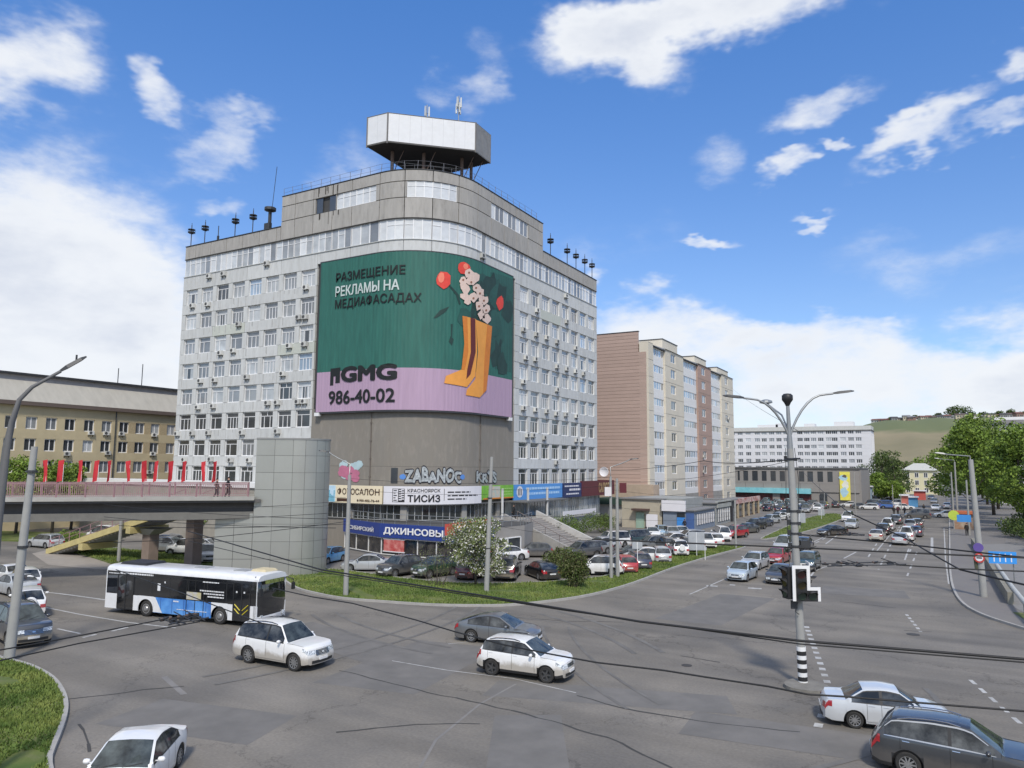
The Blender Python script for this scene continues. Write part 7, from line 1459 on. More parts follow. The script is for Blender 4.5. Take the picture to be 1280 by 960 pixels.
# ------------------------------------------------------------------ the bus
bus = thing('city_bus', 'white and blue low-floor city bus with black window band crossing under the footbridge', 'bus', (0, 0, 0)); BL_, BW_, BH_ = 12.0, 2.52, 2.95
mBW = mat('bus_white', (.74, .75, .76), .35, var=.04, coat=.6, dirt=.3, dirtcol=(.3, .27, .23)); mBG = mat('bus_black_glass', (.012, .013, .015), .06, var=.4, coat=1, spec=.9); mBB_ = mat('bus_blue', (.05, .2, .58), .4, var=.15, scale=1.2, rgb2=(.1, .3, .66), coat=.5, dirt=.2); mBI = mat('bus_inner_dark', (.03, .03, .032), .6)
XF = 3.3+2.72   # front end ahead of the wheelbase middle (front overhang), origin mid wheelbase
x1, x0 = 2.85+2.75, -(2.85+3.4); HWD = BW_/2; fx, rx = 2.85, -2.85; wr_ = .48
def badd(nm, b, m, sm=False): o = b.build(nm, m, loc=(0, 0, 0), smooth=sm); o.parent = bus; return o
b = MB(); prof = [(-HWD+.0, .3), (-HWD, 2.55), (-HWD+.06, 2.82), (-HWD+.3, 2.95), (HWD-.3, 2.95), (HWD-.06, 2.82), (HWD, 2.55), (HWD, .3)]
xsb = [x0+.14, x0, x1-.25, x1-.0]; 
st_ = [(x0, .96, .0), (x0+.12, 1., 0), (x1-.3, 1., 0), (x1-.08, .985, 0), (x1, .93, 0)]
# side cells are built piece by piece so doors and wheel wells are real openings
def sidebox(b, xa, xb2, z0, z1, s, t=.05, off=0., mi=0): y = s*(HWD+off); b.box(xa, xb2, min(y, y-s*t), max(y, y-s*t), z0, z1, mi)
doors = {-1: [(x0+1.05, x0+2.35), (-.2+.55, .55+.55), (x1-1.75, x1-.55)], 1: []}
for s in (-1, 1):
    b = MB(); cutsx = [(rx-.62, rx+.62), (fx-.62, fx+.62)]
    dd = [doors[-1][0], doors[-1][2]] if s < 0 else []
    blk = sorted([(a, c, 'w') for a, c in cutsx]+[(a, c, 'd') for a, c in dd]); cur = x0+.1
    for a, c, k_ in blk+[(x1-.05, x1-.05, 'e')]:
        if a > cur: 
            blue = cur > rx and a < fx; 
            bb = MB(); sidebox(bb, cur, a, .32, 1.22, s); badd('side_panel', bb, mBB_ if blue else mBW)
        if k_ == 'w':
            bb = MB(); V = []; F = []; n = 12; q = (a+c)/2
            for i in range(n+1):
                t = math.pi*i/n; xx = q-.6*math.cos(t); zz = .46+.6*math.sin(t); xo = q-.62*math.cos(t) if 0 < i < n else (a if i == 0 else c); V += [(xx, s*HWD, zz), (xo, s*HWD, 1.3)]
            for i in range(n): k2_ = 2*i; F.append((k2_, k2_+2, k2_+3, k2_+1) if s < 0 else (k2_+1, k2_+3, k2_+2, k2_))
            bb.mesh(V, F); badd('wheel_arch', bb, mBW)
        cur = c
    b = MB(); sidebox(b, x0+.1, x1-.12, 1.24, 2.6, s, .03, .004); badd('window_band', b, mBG)
    b = MB(); 
    for q in np.arange(x0+1.0, x1-1.9, 1.43): sidebox(b, q-.02, q+.02, 1.26, 2.45, s, .02, .01)
    sidebox(b, x0+.3, x1-.4, 2.38, 2.41, s, .02, .01); badd('window_seal', b, TRIM)
for (a, c) in (doors[-1][0], doors[-1][2]):
    b = MB(); sidebox(b, a, c, .34, 2.45, -1, .04, .012); d = badd('door', b, mBG); m = (a+c)/2; b = MB(); sidebox(b, m-.03, m+.03, .36, 2.42, -1, .02, .03); sidebox(b, a-.02, a+.02, .34, 2.45, -1, .02, .03); sidebox(b, c-.02, c+.02, .34, 2.45, -1, .02, .03); sidebox(b, a, c, .34, .38, -1, .02, .03); o = b.build('door_edge', TRIM, loc=(0, 0, 0)); o.parent = d
    if a > 0:
        b = MB()
        for q, sg in ((a+.12, 1), (c-.12, -1)):
            for zz in (1.25, 1.0): b.tube([(q, -HWD-.035, zz), (q+sg*.4, -HWD-.035, zz-.32)], .028, 5)
        o = b.build('handrail', mat('rail_yellow', (.6, .5, .03), .4), loc=(0, 0, 0)); o.parent = d
b = MB()
for (xx, z0, z1) in ((doors[-1][1][0], .36, 2.45), (doors[-1][1][1]+.55, .36, 2.45), (doors[-1][1][0]+.65, .36, 2.45)): sidebox(b, xx-.02, xx+.02, z0, z1, -1, .02, .014)
badd('door_gap', b, GAPM)
b = MB(); 
for q in (rx+1.2, rx+2.1, rx+3., fx-1.0): sidebox(b, q-.012, q+.012, .36, 1.2, -1, .01, .006)
badd('panel_gap', b, mat('dark_blue_gap', (.02, .05, .2), .6))
b = MB(); V = [(rx+.62, -HWD-.006, 1.22), (rx+.75, -HWD-.006, 1.22), (rx+1.35, -HWD-.006, .34), (rx+.62, -HWD-.006, .34)]; b.mesh(V, [(3, 2, 1, 0)]); badd('white_wedge', b, mBW)
b = MB(); b.box(x0+.1, x1-.1, -HWD+.06, HWD-.06, .3, .34); b.box(x0+.12, x1-.15, -HWD+.08, HWD-.08, 2.5, 2.6); b.box(x0+.1, x0+.2, -HWD+.06, HWD-.06, .34, 2.6); badd('chassis', b, mBI)
b = MB(); V = []; pr = [(-HWD-.004, 2.6), (-HWD+.02, 2.78), (-HWD+.16, 2.91), (-HWD+.45, 2.96), (0, 2.98), (HWD-.45, 2.96), (HWD-.16, 2.91), (HWD-.02, 2.78), (HWD+.004, 2.6)]
stn = [(x0, .97, -.03), (x0+.12, 1, 0), (x1-.25, 1, 0), (x1-.02, .98, -.04)]
for x, k_, dz in stn: V += [(x, y*k_, z+dz if z > 2.65 else z) for y, z in pr]
F = [(i*9+j, i*9+j+9, i*9+j+10, i*9+j+1) for i in range(3) for j in range(8)]; F = [f[::-1] for f in F]; F += [tuple(range(9)), tuple(27+j for j in range(9))[::-1]]; F = [f[::-1] for f in F]; b.mesh(V, F); badd('roof', b, mBW, 50)
b = MB(); b.box(x0, x0+.1, -HWD+.02, HWD-.02, .32, 1.4); b.box(x0, x0+.1, -HWD+.02, -HWD+.2, 1.4, 2.6); b.box(x0, x0+.1, HWD-.2, HWD-.02, 1.4, 2.6); badd('rear_panel', b, mBW); b = MB(); b.box(x0-.01, x0+.06, -HWD+.2, HWD-.2, 1.4, 2.55); badd('rear_window', b, mBG)
b = MB(); V = []
for z, dx in ((.62, .06), (1.3, .1), (2.2, .06), (2.75, -.06), (2.88, -.14)):
    for t in (-1, -.6, 0, .6, 1): V.append((x1+dx-.16*abs(t)**3, t*(HWD-.03), z))
F = [(i*5+j, i*5+j+1, i*5+j+6, i*5+j+5) for i in range(4) for j in range(4)]; b.mesh(V, F); badd('windscreen', b, mBG, True)
b = MB(); V = []
for z, dx in ((.3, .0), (.5, .06), (.62, .06)):
    for t in (-1, -.6, 0, .6, 1): V.append((x1+dx-.16*abs(t)**3, t*(HWD-.0), z))
F = [(i*5+j, i*5+j+1, i*5+j+6, i*5+j+5) for i in range(2) for j in range(4)]; b.mesh(V, F); badd('front_bumper', b, mBW, True)
for s in (-1, 1):
    b = MB(); b.box(x1-.3, x1-.09, min(s*(HWD-.06), s*HWD), max(s*(HWD-.06), s*HWD), .32, 2.7); badd('corner_post', b, mBW)
    b = MB(); b.lathe([(.13, 0), (.13, .06)], 10, axis='x', pos=(x1+.02, s*.95, .58)); badd('headlight', b, HL)
    b = MB(); b.tube([(x1-.05, s*(HWD-.05), 2.6), (x1+.35, s*(HWD+.18), 2.45), (x1+.35, s*(HWD+.18), 2.2)], .03, 5); b.box(x1+.27, x1+.4, s*(HWD+.18)-.1, s*(HWD+.18)+.1, 1.85, 2.25); badd('mirror', b, TRIM)
    for q in (rx, fx):
        w = bpy.data.objects.new('wheel', None); COL.objects.link(w); w.parent = bus; w.location = (q, s*(HWD-.03), wr_); w.rotation_euler = (0, 0, math.pi if s > 0 else 0); w.scale = (1, 1.3, 1); ty, rm, dk = wheel_meshes(.48, 0); inst(ty, 'tyre', w, (0, 0, 0)); inst(dk, 'rim', w, (0, -.07, 0)); 
        b = MB(); b.lathe([(.3, .02), (.2, .05), (.12, -.03), (.02, -.03)], 14, axis='y'); o = b.build('hub', RIM, loc=(0, 0, 0)); o.parent = w
b = MB(); b.box(x1+.11, x1+.13, -.8, .8, 2.42, 2.64); badd('destination_display', b, mat('display', (.05, .06, .02), .3, rgb2=(.3, .35, .1), scale=8))
b = MB(); b.box(x1+.07, x1+.1, -.27, .27, .42, .54); badd('number_plate', b, PLATE)
for xx in (x0+1.6, .4, 3.4): b = MB(); b.box(xx-.45, xx+.45, -.35, .35, 2.96, 3.02); badd('roof_hatch', b, mat('hatch_grey', (.3, .31, .32), .5))
b = MB(); b.box(x0+.6, x0+2.8, -.8, .8, 2.97, 3.1, bev=.1); badd('roof_unit', b, BLACK); b = MB(); b.box(x1-1.6, x1-.5, -.1, 1., 2.97, 3.1, bev=.1); badd('roof_box', b, mat('box_cream', (.55, .47, .3), .6))
mBL = mat('bus_lettering', (.7, .71, .72), .5)
def bscr(b, xa, xb2, z, h, seed):
    r = random.Random(seed); q = xa
    while q < xb2: w = r.uniform(.08, .22); b.box(q, min(xb2, q+w), -HWD-.02, -HWD-.008, z, z+h); q += w+.035
b = MB(); bscr(b, x0+.25, x0+1.1, 2.43, .05, 1); bscr(b, x0+1.2, x0+3.9, 2.45, .09, 2); bscr(b, fx-1.5, fx+.3, 1.82, .07, 3); bscr(b, fx-1.2, fx+.3, 1.66, .07, 4); bscr(b, fx-.9, fx+.3, 1.5, .07, 5); bscr(b, fx-1.3, fx-.1, 2.33, .06, 6); bscr(b, rx+2.2, rx+2.6, 1.05, .08, 7); bscr(b, rx+2.5, fx-.9, .62, .035, 8); badd('lettering', b, mBL)
b = MB(); sidebox(b, rx+.9, rx+1.12, 1.62, 2.05, -1, .01, .02); badd('notice', b, mBL); b = MB(); sidebox(b, rx+3.2, rx+4.3, 1.28, 1.72, -1, .01, .02); badd('poster', b, mat('bus_poster', (.5, .5, .55), .5, rgb2=(.45, .4, .2), scale=3))
b = MB(); bl_ = [(rx+1.32, .9)]
for q, z in ((rx+1.5, 2.1), (x1-1.5, 1.9), (x1-.95, 1.9)): sidebox(b, q-.05, q+.05, z, z+.1, -1, .01, .045)
badd('sticker', b, mBL)
P_, A_ = between((181, 771), (273, 781), 1.26); bus.location = P_; bus.rotation_euler = (0, 0, R_(A_))
# ------------------------------------------------------------------ masts, lamps, signals
def zat(p, py):          # height of the picture row above the ground point p
    d = pray(640, py); k = (Vector((p.x, p.y, 0))-Vector((CC.x, CC.y, 0))); lo, hi = -5., 60.
    for _ in range(40):
        m = (lo+hi)/2; v = Vector((p.x, p.y, m))-CC; q = 480-FPX*v.dot(CU)/v.dot(_fw); lo, hi = (m, hi) if q > py else (lo, m)
    return lo
def head_mesh(b, p, d, L=.7):    # a flat street lamp head along d from p
    d = Vector(d).normalized(); s_ = d.cross(Vector((0, 0, 1))).normalized(); u = s_.cross(d); V = []
    for t, w, h in ((0, .05, .05), (.25, .13, .08), (.8, .15, .07), (1, .04, .03)):
        c = Vector(p)+d*L*t
        for a, e in ((-1, -.4), (1, -.4), (.7, 1), (-.7, 1)): V.append(c+s_*w*a+u*h*e)
    F = [(i*4+j, i*4+(j+1) % 4, i*4+4+(j+1) % 4, i*4+4+j) for i in range(3) for j in range(4)]+[(3, 2, 1, 0), (12, 13, 14, 15)]; b.mesh(V, F)
def lamp(name, label, px, py, top, armdir, armlen, armrise, r0=.16, r1=.09, mpole=POLEM, group=None, lean=(0, 0), mh=DKSTEEL, steel_top=1.6):
    p = G(px, py); H = zat(p, top); t = thing(name, label, 'street lamp', (p.x, p.y, 0), group); lx, ly = lean; b = MB(); zt = H-steel_top
    b.tube([(p.x, p.y, 0), (p.x+lx*.9, p.y+ly*.9, zt)], [r0, r1], 10); b.build('pole', mpole, t, smooth=50)
    b = MB(); x, y = p.x+lx*.9, p.y+ly*.9; a = Vector((armdir[0], armdir[1])).normalized(); b.tube([(x, y, zt-.3), (x+lx*.1, y, zt+steel_top*.5)]+[(x+lx*.1+a.x*armlen*math.sin(u), y+a.y*armlen*math.sin(u), zt+steel_top*.5+armrise*(1-math.cos(u))*.25+armrise*.75*math.sin(u)) for u in (.25, .6, 1.0, 1.35)], .045, 6); b.build('arm', STEEL, t, smooth=60)
    u = 1.35; e = Vector((x+lx*.1+a.x*armlen*math.sin(u), y+a.y*armlen*math.sin(u), zt+steel_top*.5+armrise*(1-math.cos(u))*.25+armrise*.75*math.sin(u))); b = MB(); head_mesh(b, e, (a.x, a.y, .12), .75); b.build('lamp_head', mh, t); return t, p, H
vl = -CR; vr = CR
# main signal mast
p = G(1004, 857); H = zat(p, 491); mast = thing('signal_mast', 'tall grey street mast with striped foot, traffic signals and two curved lamp arms', 'mast', (p.x, p.y, 0))
lx, ly = -.28*CR.x, -.28*CR.y      # a slight lean
def mp(z): return (p.x+lx*z/H, p.y+ly*z/H, z)
z1 = zat(p, 561)
b = MB(); b.tube([mp(0), mp(z1)], [.185, .14], 16); b.build('pole', POLEM, mast, smooth=50)
b = MB(); b.tube([mp(z1-.05), mp(zat(p, 545))], [.13, .11], 12); b.tube([mp(zat(p, 545)), mp(zat(p, 500))], [.1, .07], 10); b.build('upper_tube', STEEL, mast, smooth=50)
b = MB(); zz = H-.25; x, y, _ = mp(zz); b.lathe([(.08, -.35), (.15, -.2), (.24, -.08), (.24, .12), (.16, .2), (.02, .22)], 14, pos=(x, y, zz)); b.build('camera_dome', BLACK, mast, smooth=50)
ns = 9; z0s, z1s = zat(p, 856), zat(p, 808)
for k in range(ns):
    za, zb_ = z0s+(z1s-z0s)*k/ns, z0s+(z1s-z0s)*(k+1)/ns; b = MB(); b.tube([mp(za), mp(zb_-.004)], [.197, .195], 16); b.build('foot_band', WHITE if k % 2 == 0 else BLACK, mast, smooth=40)
for sgn, pxe, pye, nm in ((-1, 919, 495, 'left'), (1, 1056, 488, 'right')):
    ze = zat(p, 548); L = (abs(pxe-987))/FPX*31.5; zr_ = zat(p, pye); d = CR*sgn; pts = []
    for u in np.linspace(0, 1, 9): pts.append((mp(ze)[0]+d.x*L*.86*u**1.25*1., mp(ze)[1]+d.y*L*.86*u**1.25, ze+(zr_-ze)*(math.sin(min(u*1.25, 1)*math.pi/2)*.8+.14*u)))
    b = MB(); b.tube(pts, [.055]*5+[.045]*4, 8); b.build('lamp_arm', STEEL, mast, smooth=60); b = MB(); dd = Vector(pts[-1])-Vector(pts[-2]); head_mesh(b, pts[-1], dd, .95); b.build('lamp_head', DKSTEEL, mast)
ze = zat(p, 540); zc = zat(p, 500); b = MB(); x, y, _ = mp(ze); f = Vector((_fw.x, _fw.y)).normalized(); ex = Vector((x, y))+f*1.6-Vector((CR.x, CR.y))*.45; b.tube([(x, y, ze), (x+(ex.x-x)*.3, y+(ex.y-y)*.3, ze+(zc-ze)*.55), (ex.x, ex.y, zc)], .04, 7); b.build('lamp_arm', STEEL, mast, smooth=60); b = MB(); b.lathe([(.1, -.05), (.3, .0), (.28, .1), (.1, .16)], 12, pos=(ex.x, ex.y, zc)); b.build('lamp_head', STEEL, mast)
for py in (575, 640, 655, 668, 684): 
    z = zat(p, py); b = MB(); b.tube([mp(z), mp(z+.09)], [.18, .175], 12); b.box(-.28, -.16, -.06, .06, -.05, .18, pos=mp(z)); b.box(.16, .28, -.06, .06, -.05, .1, pos=mp(z)); b.build('clamp', DKSTEEL, mast)
b = MB(); x, y, z = mp(zat(p, 684)); b.box(.2, .62, -.12, .1, -.05, .3, pos=(x, y, z), rz=YAW); b.tube([(x+.5, y+.2, z+.3), (x+.62, y+.3, z+.55)], .03, 5); b.tube([(x-.4, y-.1, z-.1), (x+.8, y+.4, z+.05)], .03, 5); b.build('wire_bracket', DKSTEEL, mast)
b = MB(); x, y, z = mp(zat(p, 560)); b.tube([(x+.17, y+.08, z), (x+.3, y+.15, z-1.5), (x+.2, y+.1, z-3.4)], .015, 4); b.tube([(x-.17, y-.12, z), (x-.22, y-.14, z-2.5), (x-.17, y-.12, z-5.4)], .015, 4); b.build('loose_cable', BLACK, mast)
# signals
def signal(label, x, y, z, rz, n=3, border=True, extra=False):
    t = thing('traffic_signal', label, 'traffic light', (x, y, z), 'traffic signals on the striped mast'); t.rotation_euler = (0, 0, rz); t.scale = (1.38, 1.3, 1.38)   # faces -Y locally
    S_ = .33
    def pb(b, nm, m, **k): o = b.build(nm, m, loc=(0, 0, 0), **k); o.parent = t; return o
    b = MB(); b.box(-.17, .17, 0, .2, 0, n*S_, bev=.0)
    if extra: b.box(.17, .5, 0, .2, 0, S_)
    pb(b, 'housing', BLACK)
    cells = [(0, S_*(i+.5)) for i in range(n)]+([(.335, S_*.5)] if extra else [])
    for i, (cx, cz) in enumerate(cells):
        b = MB(); b.lathe([(.125, -.02), (.1, .01), (.01, .02)], 16, axis='y', pos=(cx, 0, cz)); pb(b, 'lens', mat('lens_%d' % (i if i < 3 else 0), [(.03, .05, .035), (.06, .045, .015), (.06, .02, .018)][i % 3] if i < 3 else (.03, .05, .035), .15), smooth=50)
        b = MB(); V = []; m_ = 12
        for k in range(m_+1):
            a = math.pi*(-.12+1.24*k/m_); V += [(cx+.145*math.cos(a), .0, cz+.145*math.sin(a)), (cx+.15*math.cos(a), -.24*max(.15, math.sin(a)), cz+.145*math.sin(a)), (cx+.137*math.cos(a), -.235*max(.15, math.sin(a)), cz+.133*math.sin(a)), (cx+.133*math.cos(a), 0, cz+.133*math.sin(a))]
        F = []
        for k in range(m_): q = 4*k; F += [(q, q+4, q+5, q+1), (q+1, q+5, q+6, q+2), (q+2, q+6, q+7, q+3)]
        b.mesh(V, F); pb(b, 'visor', BLACK)
    if border:
        w = .1; b = MB(); b.box(-.27, -.17, .03, .06, 0, n*S_+w); b.box(-.17, .17, .03, .06, n*S_, n*S_+w)
        if extra: b.box(.17, .27, .03, .06, S_+w, n*S_+w); b.box(.17, .6, .03, .06, S_, S_+w); b.box(.5, .6, .03, .06, 0, S_)
        else: b.box(.17, .27, .03, .06, 0, n*S_+w)
        pb(b, 'white_border', mat('retro_white', (.8, .8, .8), .5, var=.03))
    return t
zb_ = zat(p, 749); x, y, _ = mp(zb_); fr = Vector((-f.x, -f.y)); q = Vector((x, y))+fr*.55-Vector((CR.x, CR.y))*.05
signal('front traffic signal with thick white border and an extra arrow section', q.x, q.y, zb_, YAW, 3, True, True)
q = Vector((x, y))-Vector((CR.x, CR.y))*.62+fr*.15; signal('traffic signal seen from the side on the left of the mast', q.x, q.y, zb_+.05, YAW-R_(78), 3, False, False)
q = Vector((x, y))+Vector((CR.x, CR.y))*.55-fr*.1; signal('traffic signal turned right with its visors in profile', q.x, q.y, zb_+.1, YAW+R_(80), 3, True, False)
q = Vector((x, y))-fr*.4+Vector((CR.x, CR.y))*.2; signal('traffic signal on the back of the mast facing the avenue', q.x, q.y, zb_, YAW+R_(165), 3, True, False)
b = MB(); b.box(-.12, .12, -.06, .06, 0, .35, pos=(x-.15, y-.28, zb_-.38), rz=YAW); b.tube([(x, y-.25, zb_-.1), (x-.1, y-.3, zb_-.5), (x+.05, y-.25, zb_-.6)], .02, 5); b.build('junction_box', DKSTEEL, mast)
b = MB(); V = spline([tuple(G(*q)[:2]) for q in ((980, 858), (990, 853), (1012, 854), (1034, 861), (1036, 868), (1012, 868), (988, 864))], 3, True); b.prism(V, 0, .16, 0); tag(b.build('mast_plinth', mat('rough_concrete', (.2, .19, .17), .95, var=.25, scale=2, bump=.6, bscale=8)), 'low rough concrete plinth under the striped mast', 'plinth')
# lamps on the verge
GL = 'concrete street lamps on the verge'
lamp('street_lamp', 'street lamp at the left end of the verge with its arm bent to the left', 432, 746, 566, -CR, 1.6, .9, .19, .12, group=GL)
p2 = G(608, 741); H2 = zat(p2, 571); t = thing('wire_pole', 'bare tapering concrete pole in front of the blossoming tree', 'pole', (p2.x, p2.y, 0)); b = MB(); b.tube([(p2.x, p2.y, 0), (p2.x+.25, p2.y+.12, H2)], [.2, .12], 12); b.build('shaft', POLEM, t, smooth=50); b = MB()
for z in (3.2, 6.9, 8.): b.tube([(p2.x+.02*z, p2.y+.012*z, z), (p2.x+.02*z, p2.y+.012*z, z+.08)], .2, 10)
b.build('clamp', DKSTEEL, t)
lamp('street_lamp', 'left one of the twin grey poles by the white parked suv, with lamp arm', 764, 724, 572, CR, 1.7, .7, .15, .1, group=GL)
p3 = G(772, 722); H3 = zat(p3, 598); t = thing('wire_pole', 'right one of the twin grey poles by the white parked suv', 'pole', (p3.x, p3.y, 0)); b = MB(); b.tube([(p3.x, p3.y, 0), (p3.x, p3.y, H3)], [.17, .11], 12); b.build('shaft', POLEM, t, smooth=50)
b = MB(); a = G(764, 724); z = zat(a, 620); b.box(-.45, .1, -.12, .12, 0, .75, pos=(a.x-.0, a.y-.15, z), rz=YAW); tag(b.build('light_box', mat('box_white', (.7, .66, .66), .5)), 'small white advertising box on the left twin pole', 'sign')
b = MB(); a = G(772, 722); z = zat(a, 616); b.box(.25, .85, -.05, .05, 0, .85, pos=(a.x, a.y-.1, z), rz=YAW); tag(b.build('pole_sign', mat('sign_maroon', (.11, .018, .025), .4)), 'small dark maroon sign on the right twin pole', 'sign')
p4 = G(920, 686); H4 = zat(p4, 562); t = thing('wire_pole', 'slim pale pole at the far tip of the verge', 'pole', (p4.x, p4.y, 0)); b = MB(); b.tube([(p4.x, p4.y, 0), (p4.x, p4.y, 5.6)], [.13, .1], 8); b.build('shaft', POLEM, t, smooth=50)
def signpost(label, px, py, top, bw, bh, face, n=1, back=True):
    a = G(px, py); Hs = zat(a, top); t = thing('road_sign', label, 'road sign', (a.x, a.y, 0)); b = MB(); b.tube([(a.x, a.y, 0), (a.x, a.y, Hs)], .035, 6); b.build('post', WHITE, t)
    if bw: b = MB(); b.box(-bw/2, bw/2, -.03, 0, Hs-bh, Hs, pos=(a.x, a.y, 0), rz=YAW+R_(180 if back else 0)); b.build('sign_plate', face, t)
    return t, a, Hs
mBACK = mat('sign_back_grey', (.42, .44, .46), .5, .3)
signpost('back of a square sign on a white post by the verge, nearest the twin poles', 797, 717, 676, .9, .7, mBACK); signpost('back of a wide sign on a white post before the long white van', 871, 696, 665, 1.7, 1.9, mBACK); signpost('bare white post beside the wide sign on the verge', 881.5, 700, 684, .35, .3, mBACK); signpost('back of a large sign on the wedge island left of the mast', 1000, 663, 641, 1.8, 1.5, mBACK)
signpost('plate on a thin post at the far tip of the wedge island', 1027, 650, 636, 1.2, 1.2, mBACK)
for i, (px, py, top, lb) in enumerate([(994, 664, 600, 'thin pale pole on the wedge island left of the mast'), (983, 628, 604, 'thin pole among the far parked cars left of the mast'), (1031, 634, 616, 'white post in the far car park right of the mast'), (1070, 644, 590, 'tall pole right of the yellow banner'), (1117, 640, 606, 'pole before the dark trees at the crossing'), (1127, 640, 618, 'short pole by the crossing pedestrians'), (994, 665, 612, 'thin twin of the pale pole on the wedge island')]):
    a = G(px+(.0 if i != 6 else 3.5), py); t = thing('far_pole', lb, 'pole', (a.x, a.y, 0)); b = MB(); Hh = zat(a, top); b.tube([(a.x, a.y, 0), (a.x, a.y, Hh)], [.11, .07], 6); b.build('shaft', POLEM, t)
# right pavement posts
RG = 'lamp posts along the right pavement'
t, p5, H5 = lamp('street_lamp', 'thick pale concrete lamp post nearest the viewer on the right pavement', 1230, 748, 566, -CR, 1.9, .15, .26, .17, group=RG, mh=mat('lamp_pale', (.55, .54, .5), .5), steel_top=.5, lean=(-.35, 0))
def mid5(z): return (p5.x-.32*z/H5, p5.y, z)
b = MB(); b.lathe([(.01, -.03), (.33, -.03), (.33, .0), (.01, .0)], 18, axis='y', pos=(mid5(4)[0]-.05, p5.y-.3, zat(p5, 684))); tag(b.build('round_sign', mat('sign_purple', (.12, .08, .3), .5)), 'round purple-blue sign on the near right lamp post', 'road sign')
t = thing('round_sign', 'round white sign with a red ring on the near right lamp post', 'road sign', (p5.x, p5.y-.3, zat(p5, 697))); z = zat(p5, 697); b = MB(); b.lathe([(.01, -.03), (.35, -.03), (.35, 0), (.01, 0)], 18, axis='y', pos=(p5.x-.15, p5.y-.3, z)); b.build('sign_ring', mat('ring_red', (.5, .05, .04), .5), t); b = MB(); b.lathe([(.01, -.04), (.24, -.04), (.24, -.03)], 18, axis='y', pos=(p5.x-.15, p5.y-.3, z)); b.build('sign_face', mSW, t); b = MB(); b.box(p5.x-.33, p5.x+.02, p5.y-.345, p5.y-.341, z-.05, z+.05); b.build('sign_mark', INK, t)
b = MB(); b.tube([(mid5(2.2)[0]-.28, p5.y-.1, 2.1), (mid5(2.2)[0]-.34, p5.y-.1, 2.9)], .12, 6); tag(b.build('litter_bin', mat('bin_green', (.08, .085, .05), .7)), 'small olive bin strapped to the near right lamp post', 'bin')
lamp('street_lamp', 'pale lamp post further along the right pavement, arm to the left', 1198, 660, 573, -CR, 2.6, .25, .17, .12, group=RG, mh=mat('lamp_pale', (.55, .54, .5), .5), steel_top=.6); 
a = G(1193, 662); Hh = zat(a, 590); t = thing('wire_pole', 'slim twin of the further pale lamp post on the right pavement', 'pole', (a.x, a.y, 0)); b = MB(); b.tube([(a.x, a.y, 0), (a.x, a.y, Hh)], [.16, .1], 8); b.build('shaft', POLEM, t, smooth=50)
a = G(1212, 670); Hh = zat(a, 600); t = thing('wire_pole', 'concrete pole between the two lamp posts on the right pavement', 'pole', (a.x, a.y, 0)); b = MB(); b.tube([(a.x, a.y, 0), (a.x, a.y, Hh)], [.17, .11], 8); b.build('shaft', POLEM, t, smooth=50)
lamp('street_lamp', 'most distant lamp post on the right pavement with a white head', 1190, 640, 590, -CR, 2.2, .2, .15, .1, group=RG, mh=WHITE, steel_top=.6)
# yellow-green disc, blue board, kiosk
a = G(1196, 664); z = zat(a, 644); b = MB(); b.lathe([(.01, -.04), (.75, -.04), (.75, 0), (.01, 0)], 20, axis='y', pos=(a.x-.3, a.y-.4, z)); tag(b.build('round_sign', mat('sign_lime', (.5, .62, .08), .5)), 'round lime-yellow sign by the brown kiosk', 'road sign')
a = G(1212, 671); z = zat(a, 648); b = MB(); b.box(-1.5, .3, -.06, 0, -.5, .5, pos=(a.x, a.y-.3, z), rz=YAW*.6); tag(b.build('direction_board', mat('board_blue', (.05, .25, .62), .5)), 'blank blue board above the brown kiosk', 'road sign')
a = G(1199, 664); t = thing('street_kiosk', 'small brown and orange kiosk on the right pavement', 'kiosk', (a.x, a.y+4, 0)); b = MB(); b.box(a.x-.6, a.x+2.2, a.y+3, a.y+5.4, .13, 2.5); b.build('wall', mat('kiosk_brown', (.32, .17, .1), .7, rgb2=(.4, .33, .26), scale=1), t); b = MB(); b.box(a.x-.9, a.x+2.4, a.y+2.6, a.y+5.6, 2.5, 2.9); b.build('roof', mat('kiosk_orange', (.5, .14, .06), .6), t)
# blue lane sign on two legs
a = G(1237, 742); c = G(1268, 742); zt_, zl = zat(a, 691), zat(a, 705); t = thing('lane_sign', 'blue lane sign with white arrows above the right parapet', 'road sign', (c.x, c.y, 0)); q0 = G(1240, 740); q1 = G(1265, 740); Xc = GY(1253, 697, c.y+4); w = 1.0
b = MB(); b.box(-w, w, -.05, 0, -.48, .48, pos=tuple(Xc), rz=YAW*.5); b.build('sign_board', mat('board_blue2', (.04, .28, .72), .45, var=.04), t)
b = MB()
for k in (-.62, -.2, .2, .62):
    b.box(k-.04, k+.04, -.06, -.052, -.34, .1, pos=tuple(Xc), rz=YAW*.5); c_, s_ = math.cos(YAW*.5), math.sin(YAW*.5); tri = [(k-.13, -.056, .08), (k+.13, -.056, .08), (k, -.056, .36)]; b.face([(Xc.x+u*c_-v*s_, Xc.y+u*s_+v*c_, Xc.z+w_) for u, v, w_ in tri])
b.build('arrow', mSW, t); b = MB(); b.tube([(Xc.x+.75, Xc.y+.45, 0), (Xc.x+.75, Xc.y+.45, Xc.z+.4)], .05, 6); b.build('post', STEEL, t)
